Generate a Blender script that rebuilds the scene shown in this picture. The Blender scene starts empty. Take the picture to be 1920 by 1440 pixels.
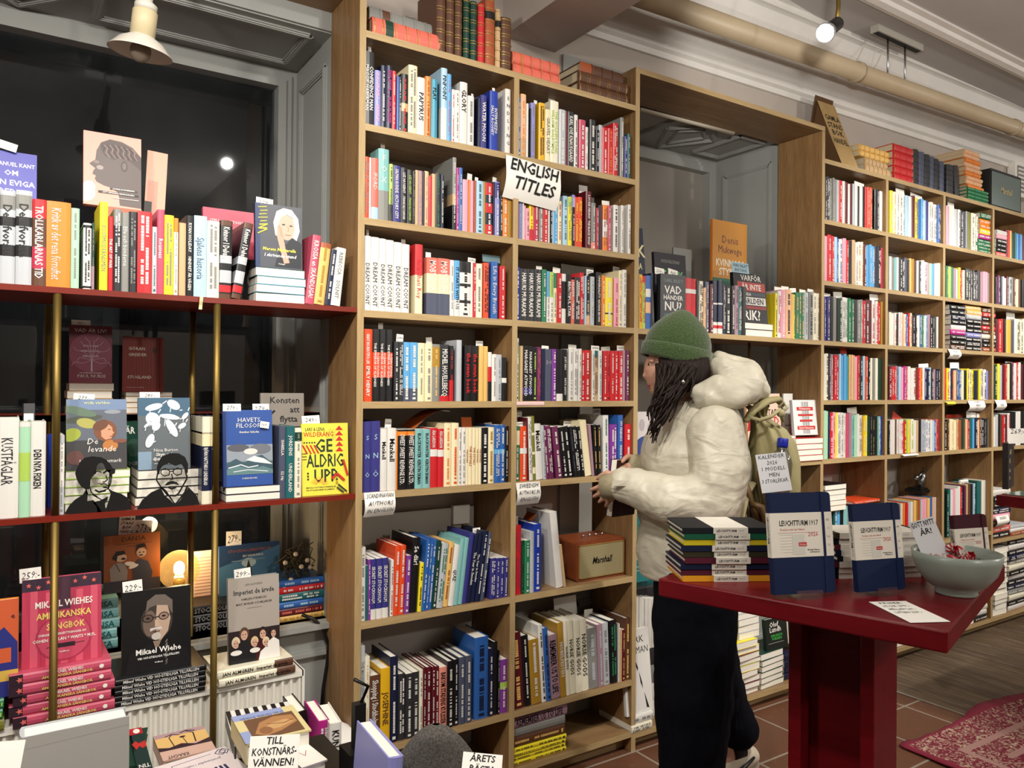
import bpy, math, random
from mathutils import Vector, Matrix

# ------------------------------------------------------------------ camera, world, lights, exposure
scn = bpy.context.scene
COL = scn.collection
YAW, PITCH, ROLL, FPX, EYE = math.radians(33.3756), math.radians(0.3164), math.radians(0.4608), 1442.0, 1.44
_cy, _sy, _cp, _sp = math.cos(YAW), math.sin(YAW), math.cos(PITCH), math.sin(PITCH)
CF = Vector((_sy*_cp, _cy*_cp, _sp)); _rt = Vector((_cy, -_sy, 0)); _up = _rt.cross(CF)
CR = _rt*math.cos(ROLL) + _up*math.sin(ROLL); CU = _up*math.cos(ROLL) - _rt*math.sin(ROLL)
EYEP = Vector((0, 0, EYE))
cam = bpy.data.cameras.new('camera'); cam.sensor_width = 36.0; cam.lens = FPX/1920*36.0; cam.clip_start = 0.02
camo = bpy.data.objects.new('camera', cam); COL.objects.link(camo)
camo.matrix_world = Matrix(((CR.x, CU.x, -CF.x, 0), (CR.y, CU.y, -CF.y, 0), (CR.z, CU.z, -CF.z, EYE), (0, 0, 0, 1)))
scn.camera = camo

wd = bpy.data.worlds.new('night'); scn.world = wd; wd.use_nodes = True
wd.node_tree.nodes['Background'].inputs[0].default_value = (0.035, 0.045, 0.07, 1)
wd.node_tree.nodes['Background'].inputs[1].default_value = 0.12

scn.view_settings.view_transform = 'Standard'; scn.view_settings.look = 'None'
scn.view_settings.exposure = 0.25; scn.view_settings.gamma = 1.0; scn.view_settings.use_curve_mapping = False
scn.cycles.max_bounces = 7; scn.cycles.diffuse_bounces = 3; scn.cycles.glossy_bounces = 3
scn.cycles.transmission_bounces = 6; scn.cycles.transparent_max_bounces = 10
scn.cycles.caustics_reflective = False; scn.cycles.caustics_refractive = False
scn.cycles.sample_clamp_indirect = 4.0

def spot_light(loc, target, watts, angle=110, blend=0.6, radius=0.03, col=(1.0, 0.9, 0.75)):
    l = bpy.data.lights.new('spot_lamp_light', 'SPOT'); l.energy = watts; l.color = col
    l.spot_size = math.radians(angle); l.spot_blend = blend; l.shadow_soft_size = radius
    o = bpy.data.objects.new('spot_lamp_light', l); COL.objects.link(o)
    o.location = loc; o.rotation_euler = (Vector(target)-Vector(loc)).to_track_quat('-Z', 'Y').to_euler()
    return o
# the shop's track spots, hung along the shelves at 2.6 - 2.9 m
NEUT = (1.0, .95, .88)
spot_light((0.40, 1.42, 2.58), (0.36, 2.6, 2.0), 16, 130, 0.5, .025, NEUT)        # by the display window
spot_light((-0.15, 0.60, 2.85), (0.40, 2.3, 1.15), 74, 80, 0.7, .03, NEUT)
spot_light((1.20, 0.70, 2.90), (1.42, 2.3, 1.6), 72, 88, 0.7, .03, NEUT)         # oak bookcase
spot_light((1.65, 0.55, 2.90), (1.55, 2.3, 0.65), 64, 62, 0.7, .03, NEUT)
spot_light((2.60, 0.70, 2.90), (2.72, 2.3, 0.45), 150, 54, 0.7, .03, NEUT)         # recess shelves
spot_light((3.65, 0.75, 2.90), (3.95, 2.3, 1.45), 88, 80, 0.7, .03, NEUT)         # far bookcase
spot_light((4.70, 0.75, 2.90), (4.85, 2.3, 1.4), 88, 80, 0.7, .03, NEUT)
spot_light((5.90, 0.80, 2.90), (5.80, 2.3, 1.20), 70, 80, 0.7, .03, NEUT)
spot_light((2.55, 0.30, 2.95), (1.80, 0.95, 1.0), 16, 80, 0.5, .03, NEUT)         # over the red table
spot_light((3.6, 0.2, 2.95), (3.7, 1.3, 0.0), 22, 90, 0.6, .03, NEUT)             # over the rug
spot_light((0.0, 0.55, 2.85), (0.38, 1.8, 0.6), 62, 84, 0.5, .03, NEUT)           # over the low display table
spot_light((1.30, 0.78, 2.25), (4.0, 2.45, 3.12), 105, 50, 0.5, .035, NEUT)       # tilted up to the cornice
def point_light(loc, watts, radius=.07, col=NEUT):                                # unseen fill points, added to lift walls, ceiling and unlit sides
    l = bpy.data.lights.new('fill_light', 'POINT'); l.energy = watts; l.color = col; l.shadow_soft_size = radius
    o = bpy.data.objects.new('fill_light', l); COL.objects.link(o); o.location = loc
point_light((-0.62, 1.15, 2.45), 46); point_light((1.4, -1.4, 2.5), 62); point_light((4.5, -1.0, 2.5), 80); point_light((7.2, 0.3, 2.5), 50)

random.seed(7)
# ------------------------------------------------------------------ pixel rays to points in the place
def ray(px, py): return CF + CR*((px-960)/FPX) - CU*((py-720)/FPX)
def at(px, py, Y):
    d = ray(px, py); return EYEP + d*(Y/d.y)
def atz(px, py, Z):
    d = ray(px, py); return EYEP + d*((Z-EYE)/d.z)
def atd(px, py, D): return EYEP + ray(px, py)*D
def srgb(c):
    if isinstance(c, str): c = tuple(int(c[i:i+2], 16) for i in (0, 2, 4))
    return tuple(((v/255/12.92) if v/255 <= 0.04045 else ((v/255+0.055)/1.055)**2.4) for v in c)

# ------------------------------------------------------------------ materials
MATS = {}
def mat(name, col=None, rough=0.5, metal=0.0, spec=0.4, **kw):
    if name in MATS: return MATS[name]
    m = bpy.data.materials.new(name); m.use_nodes = True; MATS[name] = m
    b = m.node_tree.nodes['Principled BSDF']
    if col is not None: b.inputs['Base Color'].default_value = (*srgb(col), 1)
    b.inputs['Roughness'].default_value = rough; b.inputs['Metallic'].default_value = metal
    b.inputs['Specular IOR Level'].default_value = spec
    for k, v in kw.items(): b.inputs[k.replace('_', ' ')].default_value = v
    return m
def nodes(m): return m.node_tree.nodes, m.node_tree.links, m.node_tree.nodes['Principled BSDF']
def coords(m, scale=(1, 1, 1), rot=(0, 0, 0), kind='Object'):
    n, l, b = nodes(m)
    tc = n.new('ShaderNodeTexCoord'); mp = n.new('ShaderNodeMapping')
    mp.inputs['Scale'].default_value = scale; mp.inputs['Rotation'].default_value = rot
    l.new(tc.outputs[kind], mp.inputs[0]); return mp.outputs[0]
def noise(m, vec, scale, detail=4, rough=0.55, dist=0.0):
    n, l, b = nodes(m); t = n.new('ShaderNodeTexNoise')
    t.inputs['Scale'].default_value = scale; t.inputs['Detail'].default_value = detail
    t.inputs['Roughness'].default_value = rough; t.inputs['Distortion'].default_value = dist
    l.new(vec, t.inputs['Vector']); return t.outputs['Fac']
def ramp(m, fac, stops, interp='LINEAR'):
    n, l, b = nodes(m); r = n.new('ShaderNodeValToRGB'); r.color_ramp.interpolation = interp
    e = r.color_ramp.elements
    while len(e) < len(stops): e.new(0.5)
    for i, (p, c) in enumerate(stops): e[i].position = p; e[i].color = (*srgb(c), 1)
    l.new(fac, r.inputs[0]); return r.outputs[0]
def mixc(m, fac, a, b_, mode='MIX'):
    n, l, b = nodes(m); x = n.new('ShaderNodeMix'); x.data_type = 'RGBA'; x.blend_type = mode
    if isinstance(fac, float): x.inputs[0].default_value = fac
    else: l.new(fac, x.inputs[0])
    for s, i in ((a, 6), (b_, 7)):
        if isinstance(s, (str, tuple)): x.inputs[i].default_value = (*srgb(s), 1)
        else: l.new(s, x.inputs[i])
    return x.outputs[2]
def setcol(m, sock): n, l, b = nodes(m); l.new(sock, b.inputs['Base Color'])
def bump(m, fac, strength=0.3, dist=0.002):
    n, l, b = nodes(m); u = n.new('ShaderNodeBump'); u.inputs['Strength'].default_value = strength
    u.inputs['Distance'].default_value = dist; l.new(fac, u.inputs['Height']); l.new(u.outputs[0], b.inputs['Normal'])

def wood(name, axis, c0, c1, c2, rough=0.45):
    m = mat(name, None, rough)
    sc = {'x': (0.9, 14, 14), 'y': (14, 0.9, 14), 'z': (14, 14, 0.9)}[axis]
    v = coords(m, sc); f = noise(m, v, 2.2, 6, 0.6, 0.6)
    v2 = coords(m, tuple(s*5 for s in sc)); f2 = noise(m, v2, 3.0, 3, 0.5)
    a = ramp(m, f, [(0.28, c0), (0.5, c1), (0.72, c2)])
    setcol(m, mixc(m, 0.35, a, ramp(m, f2, [(0.35, c0), (0.65, c2)]))); bump(m, f2, 0.12, 0.001)
    return m
OAKX = wood('oak_along_x', 'x', '6f5334', '876845', '9b7d56')
OAKZ = wood('oak_along_z', 'z', '755634', '8d6b45', 'a28055')
EDGEX = wood('oak_edge_x', 'x', '9c8358', 'ad9368', 'bba276', 0.5)
EDGEZ = wood('oak_edge_z', 'z', '9c8358', 'ad9368', 'bba276', 0.5)
def plaster(name, c0, c1, rough=0.85, sc=2.5):
    m = mat(name, None, rough); v = coords(m); f = noise(m, v, sc, 6, 0.6)
    setcol(m, ramp(m, f, [(0.3, c0), (0.7, c1)])); bump(m, noise(m, v, 60, 3), 0.08, 0.002); return m
WALL = plaster('wall_paint', 'b3a9a0', 'bbb2a9')
WHITE_TRIM = plaster('cornice_paint', 'dedbd5', 'e8e5df', 0.6, 5)
CEIL = plaster('ceiling_paint', 'b3aeaa', 'bdb8b4', 0.9, 1.2)
GREY_PAINT = plaster('grey_panel_paint', '9a9c98', 'a2a4a0', 0.45, 3)
RED_SHELF = plaster('red_shelf_paint', '6c1c0e', '782212', 0.35, 6)
def paint_red():
    m = mat('table_red_paint', None, 0.35, 0, 0.3); v = coords(m, (3, 18, 18)); f = noise(m, v, 2.0, 5)
    setcol(m, ramp(m, f, [(0.3, '5c0710'), (0.7, '6e0c15')])); bump(m, f, 0.05, 0.002); return m
TABLE_RED = paint_red()
BRASS = mat('brass', '7d6836', 0.48, 0.85)
BLACK = mat('black_metal', '0b0b0c', 0.45)
PAGES = mat('book_pages', 'e9e4d6', 0.85); PAGES_Y = mat('book_pages_aged', 'c9bb9c', 0.9)
PAPER = mat('white_paper', 'efece4', 0.8)
INK = mat('marker_ink', '141414', 0.7); PENCIL = mat('pen_ink', '2a2c30', 0.7)
STEEL = mat('steel', 'b9b9b9', 0.3, 1.0)

# ------------------------------------------------------------------ mesh builder
GLYPH = {}
class MB:
    def __init__(s): s.v, s.f, s.m, s.mats, s.sm = [], [], [], [], []
    def mi(s, m):
        if m not in s.mats: s.mats.append(m)
        return s.mats.index(m)
    def add(s, vs, fs, m, M=None, smooth=False):
        o = len(s.v); i = s.mi(m)
        if M is None: s.v += [tuple(p) for p in vs]
        else: s.v += [tuple(M @ Vector(p)) for p in vs]
        for f in fs: s.f.append(tuple(o+k for k in f)); s.m.append(i); s.sm.append(smooth)
    def box(s, x0, x1, y0, y1, z0, z1, m, M=None):
        s.add([(x0,y0,z0),(x1,y0,z0),(x1,y1,z0),(x0,y1,z0),(x0,y0,z1),(x1,y0,z1),(x1,y1,z1),(x0,y1,z1)],
              [(0,3,2,1),(4,5,6,7),(0,1,5,4),(1,2,6,5),(2,3,7,6),(3,0,4,7)], m, M)
    def prism(s, pts, z0, z1, m, M=None, smooth=False):           # pts counter-clockwise in xy, extruded in z
        n = len(pts)
        s.add([(x,y,z0) for x,y in pts]+[(x,y,z1) for x,y in pts],
              [tuple(range(n-1,-1,-1)), tuple(range(n,2*n))], m, M)
        s.add([(x,y,z0) for x,y in pts]+[(x,y,z1) for x,y in pts],
              [(i,(i+1)%n,n+(i+1)%n,n+i) for i in range(n)], m, M, smooth)
    def poly(s, pts, m, M=None): s.add(pts, [tuple(range(len(pts)))], m, M)
    def lathe(s, prof, m, M=None, n=32, cap=True):                # prof list of (r, z)
        vs, fs = [], []
        for r, z in prof:
            for k in range(n): a = 2*math.pi*k/n; vs.append((r*math.cos(a), r*math.sin(a), z))
        for j in range(len(prof)-1):
            for k in range(n): fs.append((j*n+k, j*n+(k+1)%n, (j+1)*n+(k+1)%n, (j+1)*n+k))
        if cap: fs.append(tuple(range(n-1,-1,-1))); fs.append(tuple((len(prof)-1)*n+k for k in range(n)))
        s.add(vs, fs, m, M, True)
    def tube(s, path, rad, m, n=10, M=None, cap=True, flat=1.0):
        path = [Vector(p) for p in path]; vs, fs = [], []
        if not isinstance(rad, (list, tuple)): rad = [rad]*len(path)
        up = Vector((0.13, 0.27, 0.95))
        for i, p in enumerate(path):
            t = (path[min(i+1, len(path)-1)]-path[max(i-1, 0)]).normalized()
            a = t.cross(up)
            if a.length < 0.05: a = t.cross(Vector((1, 0, 0)))
            a.normalize(); b = t.cross(a)
            for k in range(n):
                q = 2*math.pi*k/n; vs.append(p + a*rad[i]*math.cos(q) + b*rad[i]*math.sin(q)*flat)
        for j in range(len(path)-1):
            for k in range(n): fs.append((j*n+k, (j+1)*n+k, (j+1)*n+(k+1)%n, j*n+(k+1)%n))
        if cap: fs.append(tuple(range(n))); fs.append(tuple((len(path)-1)*n+k for k in range(n-1,-1,-1)))
        s.add(vs, fs, m, M, True)
    def ball(s, c, r, m, M=None, n=16, rot=None):
        if not isinstance(r, (list, tuple)): r = (r, r, r)
        R = rot if rot is not None else Matrix.Identity(3); c = Vector(c); vs, fs = [], []
        h = n//2
        for j in range(1, h):
            t = math.pi*j/h
            for k in range(n):
                a = 2*math.pi*k/n
                vs.append(c + R @ Vector((r[0]*math.sin(t)*math.cos(a), r[1]*math.sin(t)*math.sin(a), r[2]*math.cos(t))))
        vs += [c + R @ Vector((0, 0, r[2])), c + R @ Vector((0, 0, -r[2]))]; T, B = len(vs)-2, len(vs)-1
        for j in range(h-2):
            for k in range(n): fs.append((j*n+k, (j+1)*n+k, (j+1)*n+(k+1)%n, j*n+(k+1)%n))
        for k in range(n): fs.append((T, k, (k+1)%n)); fs.append((B, (h-2)*n+(k+1)%n, (h-2)*n+k))
        s.add(vs, fs, m, M, True)
    def text(s, st, M, cap, m, maxw=None, bold=False, align='c', squeeze=1.0, shear=0.0, jitter=0.0, track=0.0):
        """letters with baseline through M's origin, cap = capital height"""
        gl = [GLYPH[(c, bold)] for c in st if (c, bold) in GLYPH]
        k = cap/0.72
        w = sum(g[2]+track for g in gl)*k*squeeze
        if maxw and w > maxw:
            q = maxw/w; squeeze *= max(q, 0.55)
            if q < 0.55: k *= q/0.55
            w = sum(g[2]+track for g in gl)*k*squeeze
        x = {'c': -w/2, 'l': 0, 'r': -w}[align]
        for vs, fs, adv in gl:
            j = (random.uniform(-jitter, jitter)*cap if jitter else 0); rj = random.uniform(-jitter, jitter)*0.8 if jitter else 0
            s.add([(x+(p[0]+shear*p[1])*k*squeeze, p[1]*k + j + rj*p[0]*k, 0) for p in vs], fs, m, M)
            x += (adv+track)*k*squeeze
        return w
    def build(s, name, parent=None, M=None):
        me = bpy.data.meshes.new(name); me.from_pydata(s.v, [], s.f)
        for m in s.mats: me.materials.append(m)
        me.polygons.foreach_set('material_index', s.m); me.polygons.foreach_set('use_smooth', s.sm); me.update()
        o = bpy.data.objects.new(name, me); COL.objects.link(o)
        if M is not None: o.matrix_world = M
        if parent is not None: o.parent = parent
        return o
def tag(o, label=None, cat=None, group=None, kind=None):
    if label: o['label'] = label
    if cat: o['category'] = cat
    if group: o['group'] = group
    if kind: o['kind'] = kind
    return o
def empty(name, loc=(0, 0, 0), M=None):
    o = bpy.data.objects.new(name, None); COL.objects.link(o); o.empty_display_size = 0.05
    if M is not None: o.matrix_world = M
    elif loc is not None: o.location = loc
    return o
def wchild(o, parent):                                                  # part given in room coordinates
    o.parent = parent; o.matrix_parent_inverse = Matrix.Translation(-Vector(parent.location)); return o
def struct(mb, name): return tag(mb.build(name), kind='structure')
def T(x, y, z): return Matrix.Translation((x, y, z))
def R(deg, ax): return Matrix.Rotation(math.radians(deg), 4, ax)
PLANE_F = Matrix(((1,0,0,0),(0,0,-1,0),(0,1,0,0),(0,0,0,1)))       # text in xz facing -y
def PLANE_DOWN(x, y, z):                                              # text running down a spine that faces -y
    return Matrix(((0,1,0,x),(0,0,-1,y),(-1,0,0,z),(0,0,0,1)))
def frame(o, xdir, ydir):                                             # matrix with given local x / y directions
    x = Vector(xdir).normalized(); y = (Vector(ydir)-x*Vector(ydir).dot(x)).normalized(); z = x.cross(y); o = Vector(o)
    return Matrix(((x.x,y.x,z.x,o.x),(x.y,y.y,z.y,o.y),(x.z,y.z,z.z,o.z),(0,0,0,1)))

def load_glyphs():
    chars = "ABCDEFGHIJKLMNOPQRSTUVWXYZÅÄÖÜabcdefghijklmnopqrstuvwxyzåäöé0123456789.,:;-!?&+*'()/=●"
    tmp = []
    def mk(body, off):
        cu = bpy.data.curves.new('glyph', 'FONT'); cu.body = body; cu.size = 1; cu.resolution_u = 1; cu.offset = off
        o = bpy.data.objects.new('glyph', cu); COL.objects.link(o); tmp.append(o); return o
    jobs = [(c, b, mk(c, 0.018 if b else 0.0), mk(c+'H', 0.0)) for c in chars for b in (False, True)]
    href = mk('H', 0.0)
    bpy.context.view_layer.update(); dg = bpy.context.evaluated_depsgraph_get()
    def mesh(o):
        e = o.evaluated_get(dg); me = e.to_mesh()
        r = ([(v.co.x, v.co.y) for v in me.vertices], [tuple(p.vertices) for p in me.polygons]); e.to_mesh_clear(); return r
    hm = max(p[0] for p in mesh(href)[0])
    for c, b, o, oh in jobs:
        vs, fs = mesh(o); adv = max(p[0] for p in mesh(oh)[0]) - hm
        GLYPH[(c, b)] = (vs, fs, adv)
    for b in (False, True): GLYPH[(' ', b)] = ([], [], 0.28)
    for o in tmp:
        cu = o.data; bpy.data.objects.remove(o); bpy.data.curves.remove(cu)
load_glyphs()

# ------------------------------------------------------------------ the setting
YF, YW = 2.29, 2.56                       # shelf fronts, wall face
ZA = [2.572, 2.276, 1.977, 1.684, 1.394, 1.105, 0.696, 0.285, 0.08]    # shelf tops
b = MB(); fl = mat('floor_tiles', None, 0.5)
v = coords(fl); n_, l_, p_ = nodes(fl)
br = n_.new('ShaderNodeTexBrick'); br.offset = 0.0
br.inputs['Scale'].default_value = 1.0; br.inputs['Mortar Size'].default_value = 0.0055; br.inputs['Brick Width'].default_value = 0.335
br.inputs['Row Height'].default_value = 0.335; br.inputs['Mortar Smooth'].default_value = 0.2
br.inputs['Color1'].default_value = (*srgb('5c3a28'), 1); br.inputs['Color2'].default_value = (*srgb('66422f'), 1); br.inputs['Mortar'].default_value = (*srgb('8e8274'), 1)
mp_ = n_.new('ShaderNodeMapping'); mp_.inputs['Location'].default_value = (-0.10, 0.06, 0); l_.new(v, mp_.inputs[0]); l_.new(mp_.outputs[0], br.inputs['Vector'])
sp = ramp(fl, noise(fl, v, 42, 5, 0.7), [(0.62, '000000'), (0.70, 'ffffff')])
setcol(fl, mixc(fl, mixc(fl, 0.5, sp, '000000'), br.outputs['Color'], 'a08a78'))
b.box(-3, 3.58, -3, 2.9, -0.05, 0, fl); struct(b, 'floor')
b = MB(); wf = mat('worn_planks', None, 0.5)
v = coords(wf, (1, 1, 1)); n_, l_, p_ = nodes(wf)
br = n_.new('ShaderNodeTexBrick'); br.inputs['Scale'].default_value = 1.0; br.inputs['Mortar Size'].default_value = 0.002
br.inputs['Brick Width'].default_value = 2.3; br.inputs['Row Height'].default_value = 0.13
br.inputs['Color1'].default_value = (*srgb('46362a'), 1); br.inputs['Color2'].default_value = (*srgb('54422f'), 1); br.inputs['Mortar'].default_value = (*srgb('241a12'), 1)
mp_ = n_.new('ShaderNodeMapping'); mp_.inputs['Rotation'].default_value = (0, 0, math.pi/2); l_.new(v, mp_.inputs[0]); l_.new(mp_.outputs[0], br.inputs['Vector'])
gr = noise(wf, coords(wf, (22, 1.4, 1)), 2.5, 6, 0.65, 0.5)
cc = mixc(wf, ramp(wf, gr, [(0.45, '000000'), (0.75, 'ffffff')]), br.outputs['Color'], '7b6b56')
setcol(wf, mixc(wf, ramp(wf, noise(wf, coords(wf), 2.2, 5), [(0.5, '000000'), (0.62, '8a8a8a')]), cc, '3a2a1d')); bump(wf, gr, 0.2, 0.003)
b.box(3.58, 10, -3, 2.9, -0.05, 0.0, wf); struct(b, 'floor_planks')
b = MB(); b.box(3.572, 3.588, -3, 2.6, 0, 0.003, STEEL); struct(b, 'trim_1')

b = MB(); b.box(-3, 10, -3, 3.4, 3.3, 3.36, CEIL); struct(b, 'ceiling')
W1 = (-1.6, 0.935, 0.645, 2.66); W2 = (2.02, 3.345, 0.62, 2.73)        # window niches x0 x1 z0 z1
b = MB()
b.box(-3, W1[0], YW, 3.1, 0, 3.3, WALL); b.box(W1[1], W2[0], YW, 3.1, 0, 3.3, WALL); b.box(W2[1], 10, YW, 3.1, 0, 3.3, WALL)
for w in (W1, W2): b.box(w[0], w[1], YW, 3.1, 0, w[2], GREY_PAINT); b.box(w[0], w[1], YW, 3.1, w[3], 3.3, WALL)
struct(b, 'wall_window_side')
b = MB(); b.box(-3.1, -3, -3, 3.1, 0, 3.3, WALL); struct(b, 'wall_left')
b = MB(); b.box(10, 10.1, -3, 3.1, 0, 3.3, WALL); struct(b, 'wall_right')
b = MB(); b.box(-3, 10, -3.1, -3, 0, 3.3, WALL); struct(b, 'wall_room_side')
b = MB(); b.box(1.63, 1.884, -3, YW, 2.83, 3.3, WALL); struct(b, 'beam')

# window 1 : soffit panelling, reveal panels, casing, glass
GLASS = bpy.data.materials.new('night_glass'); GLASS.use_nodes = True
n_, l_ = GLASS.node_tree.nodes, GLASS.node_tree.links; n_.clear()
out = n_.new('ShaderNodeOutputMaterial'); tr = n_.new('ShaderNodeBsdfTransparent'); tr.inputs[0].default_value = (0.75, 0.78, 0.8, 1)
gl = n_.new('ShaderNodeBsdfGlossy'); gl.inputs['Roughness'].default_value = 0.02
df = n_.new('ShaderNodeBsdfDiffuse'); df.inputs[0].default_value = (0.30, 0.32, 0.34, 1)
fr = n_.new('ShaderNodeFresnel'); fr.inputs[0].default_value = 1.45
m1 = n_.new('ShaderNodeMixShader'); m2 = n_.new('ShaderNodeMixShader')
tcg = n_.new('ShaderNodeTexCoord'); ng = n_.new('ShaderNodeTexNoise'); ng.inputs['Scale'].default_value = 3; ng.inputs['Detail'].default_value = 6
l_.new(tcg.outputs['Object'], ng.inputs['Vector']); mg = n_.new('ShaderNodeMath'); mg.operation = 'MULTIPLY'; mg.inputs[1].default_value = 0.05
l_.new(ng.outputs['Fac'], mg.inputs[0]); l_.new(mg.outputs[0], m2.inputs[0])
l_.new(fr.outputs[0], m1.inputs[0]); l_.new(tr.outputs[0], m1.inputs[1]); l_.new(gl.outputs[0], m1.inputs[2])
l_.new(m1.outputs[0], m2.inputs[1]); l_.new(df.outputs[0], m2.inputs[2]); l_.new(m2.outputs[0], out.inputs[0])

def strip(b, p, q, wdt, hgt, m, nrm):                                  # a raised moulding with a stepped section between two points
    p, q, nrm = Vector(p), Vector(q), Vector(nrm); t = (q-p).normalized(); s_ = t.cross(nrm)
    for k, (ww, hh) in enumerate(((1, .45), (.62, .8), (.25, 1))):
        vs = [p-s_*wdt*ww/2, p+s_*wdt*ww/2, q+s_*wdt*ww/2, q-s_*wdt*ww/2]
        b.add([*vs, *[w_+nrm*hgt*hh for w_ in vs]], [(0,1,2,3),(7,6,5,4),(0,4,5,1),(1,5,6,2),(2,6,7,3),(3,7,4,0)], m)
def loop(b, pts, wdt, hgt, m, nrm):
    for i in range(len(pts)): strip(b, pts[i], pts[(i+1) % len(pts)], wdt, hgt, m, nrm)
def window(idx, w, yg, gmat, panes):
    x0, x1, z0, z1 = w
    b = MB()                                                           # panelled lining
    q_ = .004
    b.box(x0, x0+q_, YW-.002, yg, z0, z1, GREY_PAINT); b.box(x1-q_, x1, YW-.002, yg, z0, z1, GREY_PAINT); b.box(x0, x1, YW-.002, yg, z1-q_, z1, GREY_PAINT)
    b.box(x0-.10, x0, YW-.014, YW, z0, z1+.1, GREY_PAINT); b.box(x1, x1+.10, YW-.014, YW, z0, z1+.1, GREY_PAINT); b.box(x0, x1, YW-.014, YW, z1, z1+.1, GREY_PAINT)
    zs = z1-q_-.0002; dn = (0, 0, -1); xm = x0+(x1-x0)*0.64
    loop(b, [(xm+.22, YW+.05, zs), (x1-.07, YW+.05, zs), (x1-.07, yg-.10, zs), (xm+.22, yg-.10, zs)], .035, .012, GREY_PAINT, dn)
    loop(b, [(xm-.16, YW+.17, zs), (xm, YW+.03, zs), (xm+.16, YW+.17, zs), (xm, yg-.05, zs)], .03, .012, GREY_PAINT, dn)
    loop(b, [(xm-.09, YW+.17, zs), (xm, YW+.09, zs), (xm+.09, YW+.17, zs), (xm, yg-.12, zs)], .02, .010, GREY_PAINT, dn)
    loop(b, [(x0+.07, YW+.05, zs), (xm-.22, YW+.05, zs), (xm-.22, yg-.10, zs), (x0+.07, yg-.10, zs)], .035, .012, GREY_PAINT, dn)
    zc = 1.25
    for za, zb in ((z0+.06, zc-.08), (zc, z1-.10)):
        loop(b, [(x1-q_-.0002, YW+.06, za), (x1-q_-.0002, yg-.09, za), (x1-q_-.0002, yg-.09, zb), (x1-q_-.0002, YW+.06, zb)], .035, .012, GREY_PAINT, (-1, 0, 0))
    struct(b, 'trim_%d' % (idx+1))
    b = MB()                                                           # casing around the glass
    for k, (i, d) in enumerate(((.0, .035), (.028, .05), (.052, .062))):
        o = i; wd_ = .030
        b.box(x1-o-wd_, x1-o, yg-d+.01, yg+.03, z0, z1-o, GREY_PAINT); b.box(x0+o, x0+o+wd_, yg-d+.01, yg+.03, z0, z1-o, GREY_PAINT)
        b.box(x0+o+wd_, x1-o-wd_, yg-d+.01, yg+.03, z1-o-wd_, z1-o, GREY_PAINT)
    b.box(x0+.09, x1-.09, yg-.05, yg+.03, z0, z0+.05, GREY_PAINT)
    o = b.build('window_%d' % idx); tag(o, kind='structure')
    for i, (pa, pb) in enumerate(panes):
        g = MB(); g.box(pa, pb, yg+.0, yg+.006, z0+.05, z1-.08, gmat); g.build('pane', o)
    b = MB(); b.box(x0, x1, YW-.02, yg, z0-.03, z0, GREY_PAINT); b.box(x0, x1, YW-.045, YW-.0, z0-.022, z0-.004, GREY_PAINT)
    for zz in (.52, .18): b.box(x0, x1, YW-.012, YW, zz, zz+.03, GREY_PAINT); b.box(x0, x1, YW-.02, YW, zz+.008, zz+.02, GREY_PAINT)
    struct(b, 'trim_%d' % (idx+3))
window(1, W1, 2.97, GLASS, [(-1.55, 0.87)])
FROST = plaster('white_window_film', '918c84', '99948c', 0.3, 1.5)
window(2, W2, 3.02, FROST, [(2.06, 3.28)])
# the dark street outside
b = MB(); fac = plaster('street_facade', '2e3033', '383a3d', 0.9); fp = mat('facade_pilaster', '6a6d6c', 0.9)
b.box(-5, 6, 6.0, 6.3, 0, 8, fac)
for x in (-2.9, -1.75, -.6, .55, 1.7, 2.9): b.box(x, x+.10, 5.9, 6.0, 0, 8, fp)
for z in (1.1, 3.6): b.box(-5, 6, 5.93, 6.0, z, z+.2, fp)
struct(b, 'exterior_facade')
b = MB(); b.box(-5, 8, 3.1, 6.3, -.1, 0, fac); struct(b, 'street_pavement')

# cornice and ceiling moulding (runs a little askew to the shelves)
def sweep(b, prof, p, q, m):                                           # prof: (out, up) from wall corner
    p, q = Vector(p), Vector(q); n = Vector((-(q-p).y, (q-p).x, 0)).normalized()*-1
    n = Vector((n.x, n.y, 0)); 
    if n.y > 0: n = -n
    k = len(prof); vs = []
    for o in (p, q): vs += [o + n*a + Vector((0, 0, c)) for a, c in prof]
    b.add(vs, [(i, i+1, k+i+1, k+i) for i in range(k-1)], m)
prof = [(0, -.36), (.018, -.36), (.022, -.335), (.04, -.325), (.045, -.29), (.03, -.28), (.05, -.262), (.085, -.235), (.10, -.20), (.085, -.185), (.12, -.165), (.165, -.12), (.19, -.07), (.17, -.055), (.20, -.05), (.20, -.02), (.24, -.015), (.24, 0)]
b = MB(); sweep(b, prof, (1.884, 2.56, 3.3), (10, 2.56, 3.41), WHITE_TRIM); struct(b, 'trim_6')
b = MB(); sweep(b, [(0, -.2)]+[(a, c) for a, c in prof if c > -.2], (-3, 2.56, 3.3), (1.63, 2.56, 3.3), WHITE_TRIM); struct(b, 'trim_7')
b = MB(); sweep(b, [(0, 0), (.0, -.025), (.03, -.035), (.06, -.03), (.07, -.015), (.10, -.012), (.10, 0)], (1.884, 2.12, 3.3), (10, 2.12, 3.3), WHITE_TRIM); struct(b, 'trim_8')
# heating pipe under the cornice
PIPE = plaster('cream_pipe_paint', 'b3a184', 'bdab8e', 0.45, 4)
e = empty('heating_pipe', (1.9, 2.25, 2.985)); tag(e, 'thick cream heating pipe running along the cornice above the shelves', 'pipe')
b = MB(); b.tube([(0, 0, 0), (8.0, 0, .2)], .044, PIPE, 24); b.build('pipe_run', e)
for x in (1.62, 3.25, 4.9):
    b = MB(); b.tube([(x-.014, 0, x*.025), (x+.014, 0, x*.025)], .050, PIPE, 24); b.build('joint_collar', e)
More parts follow.
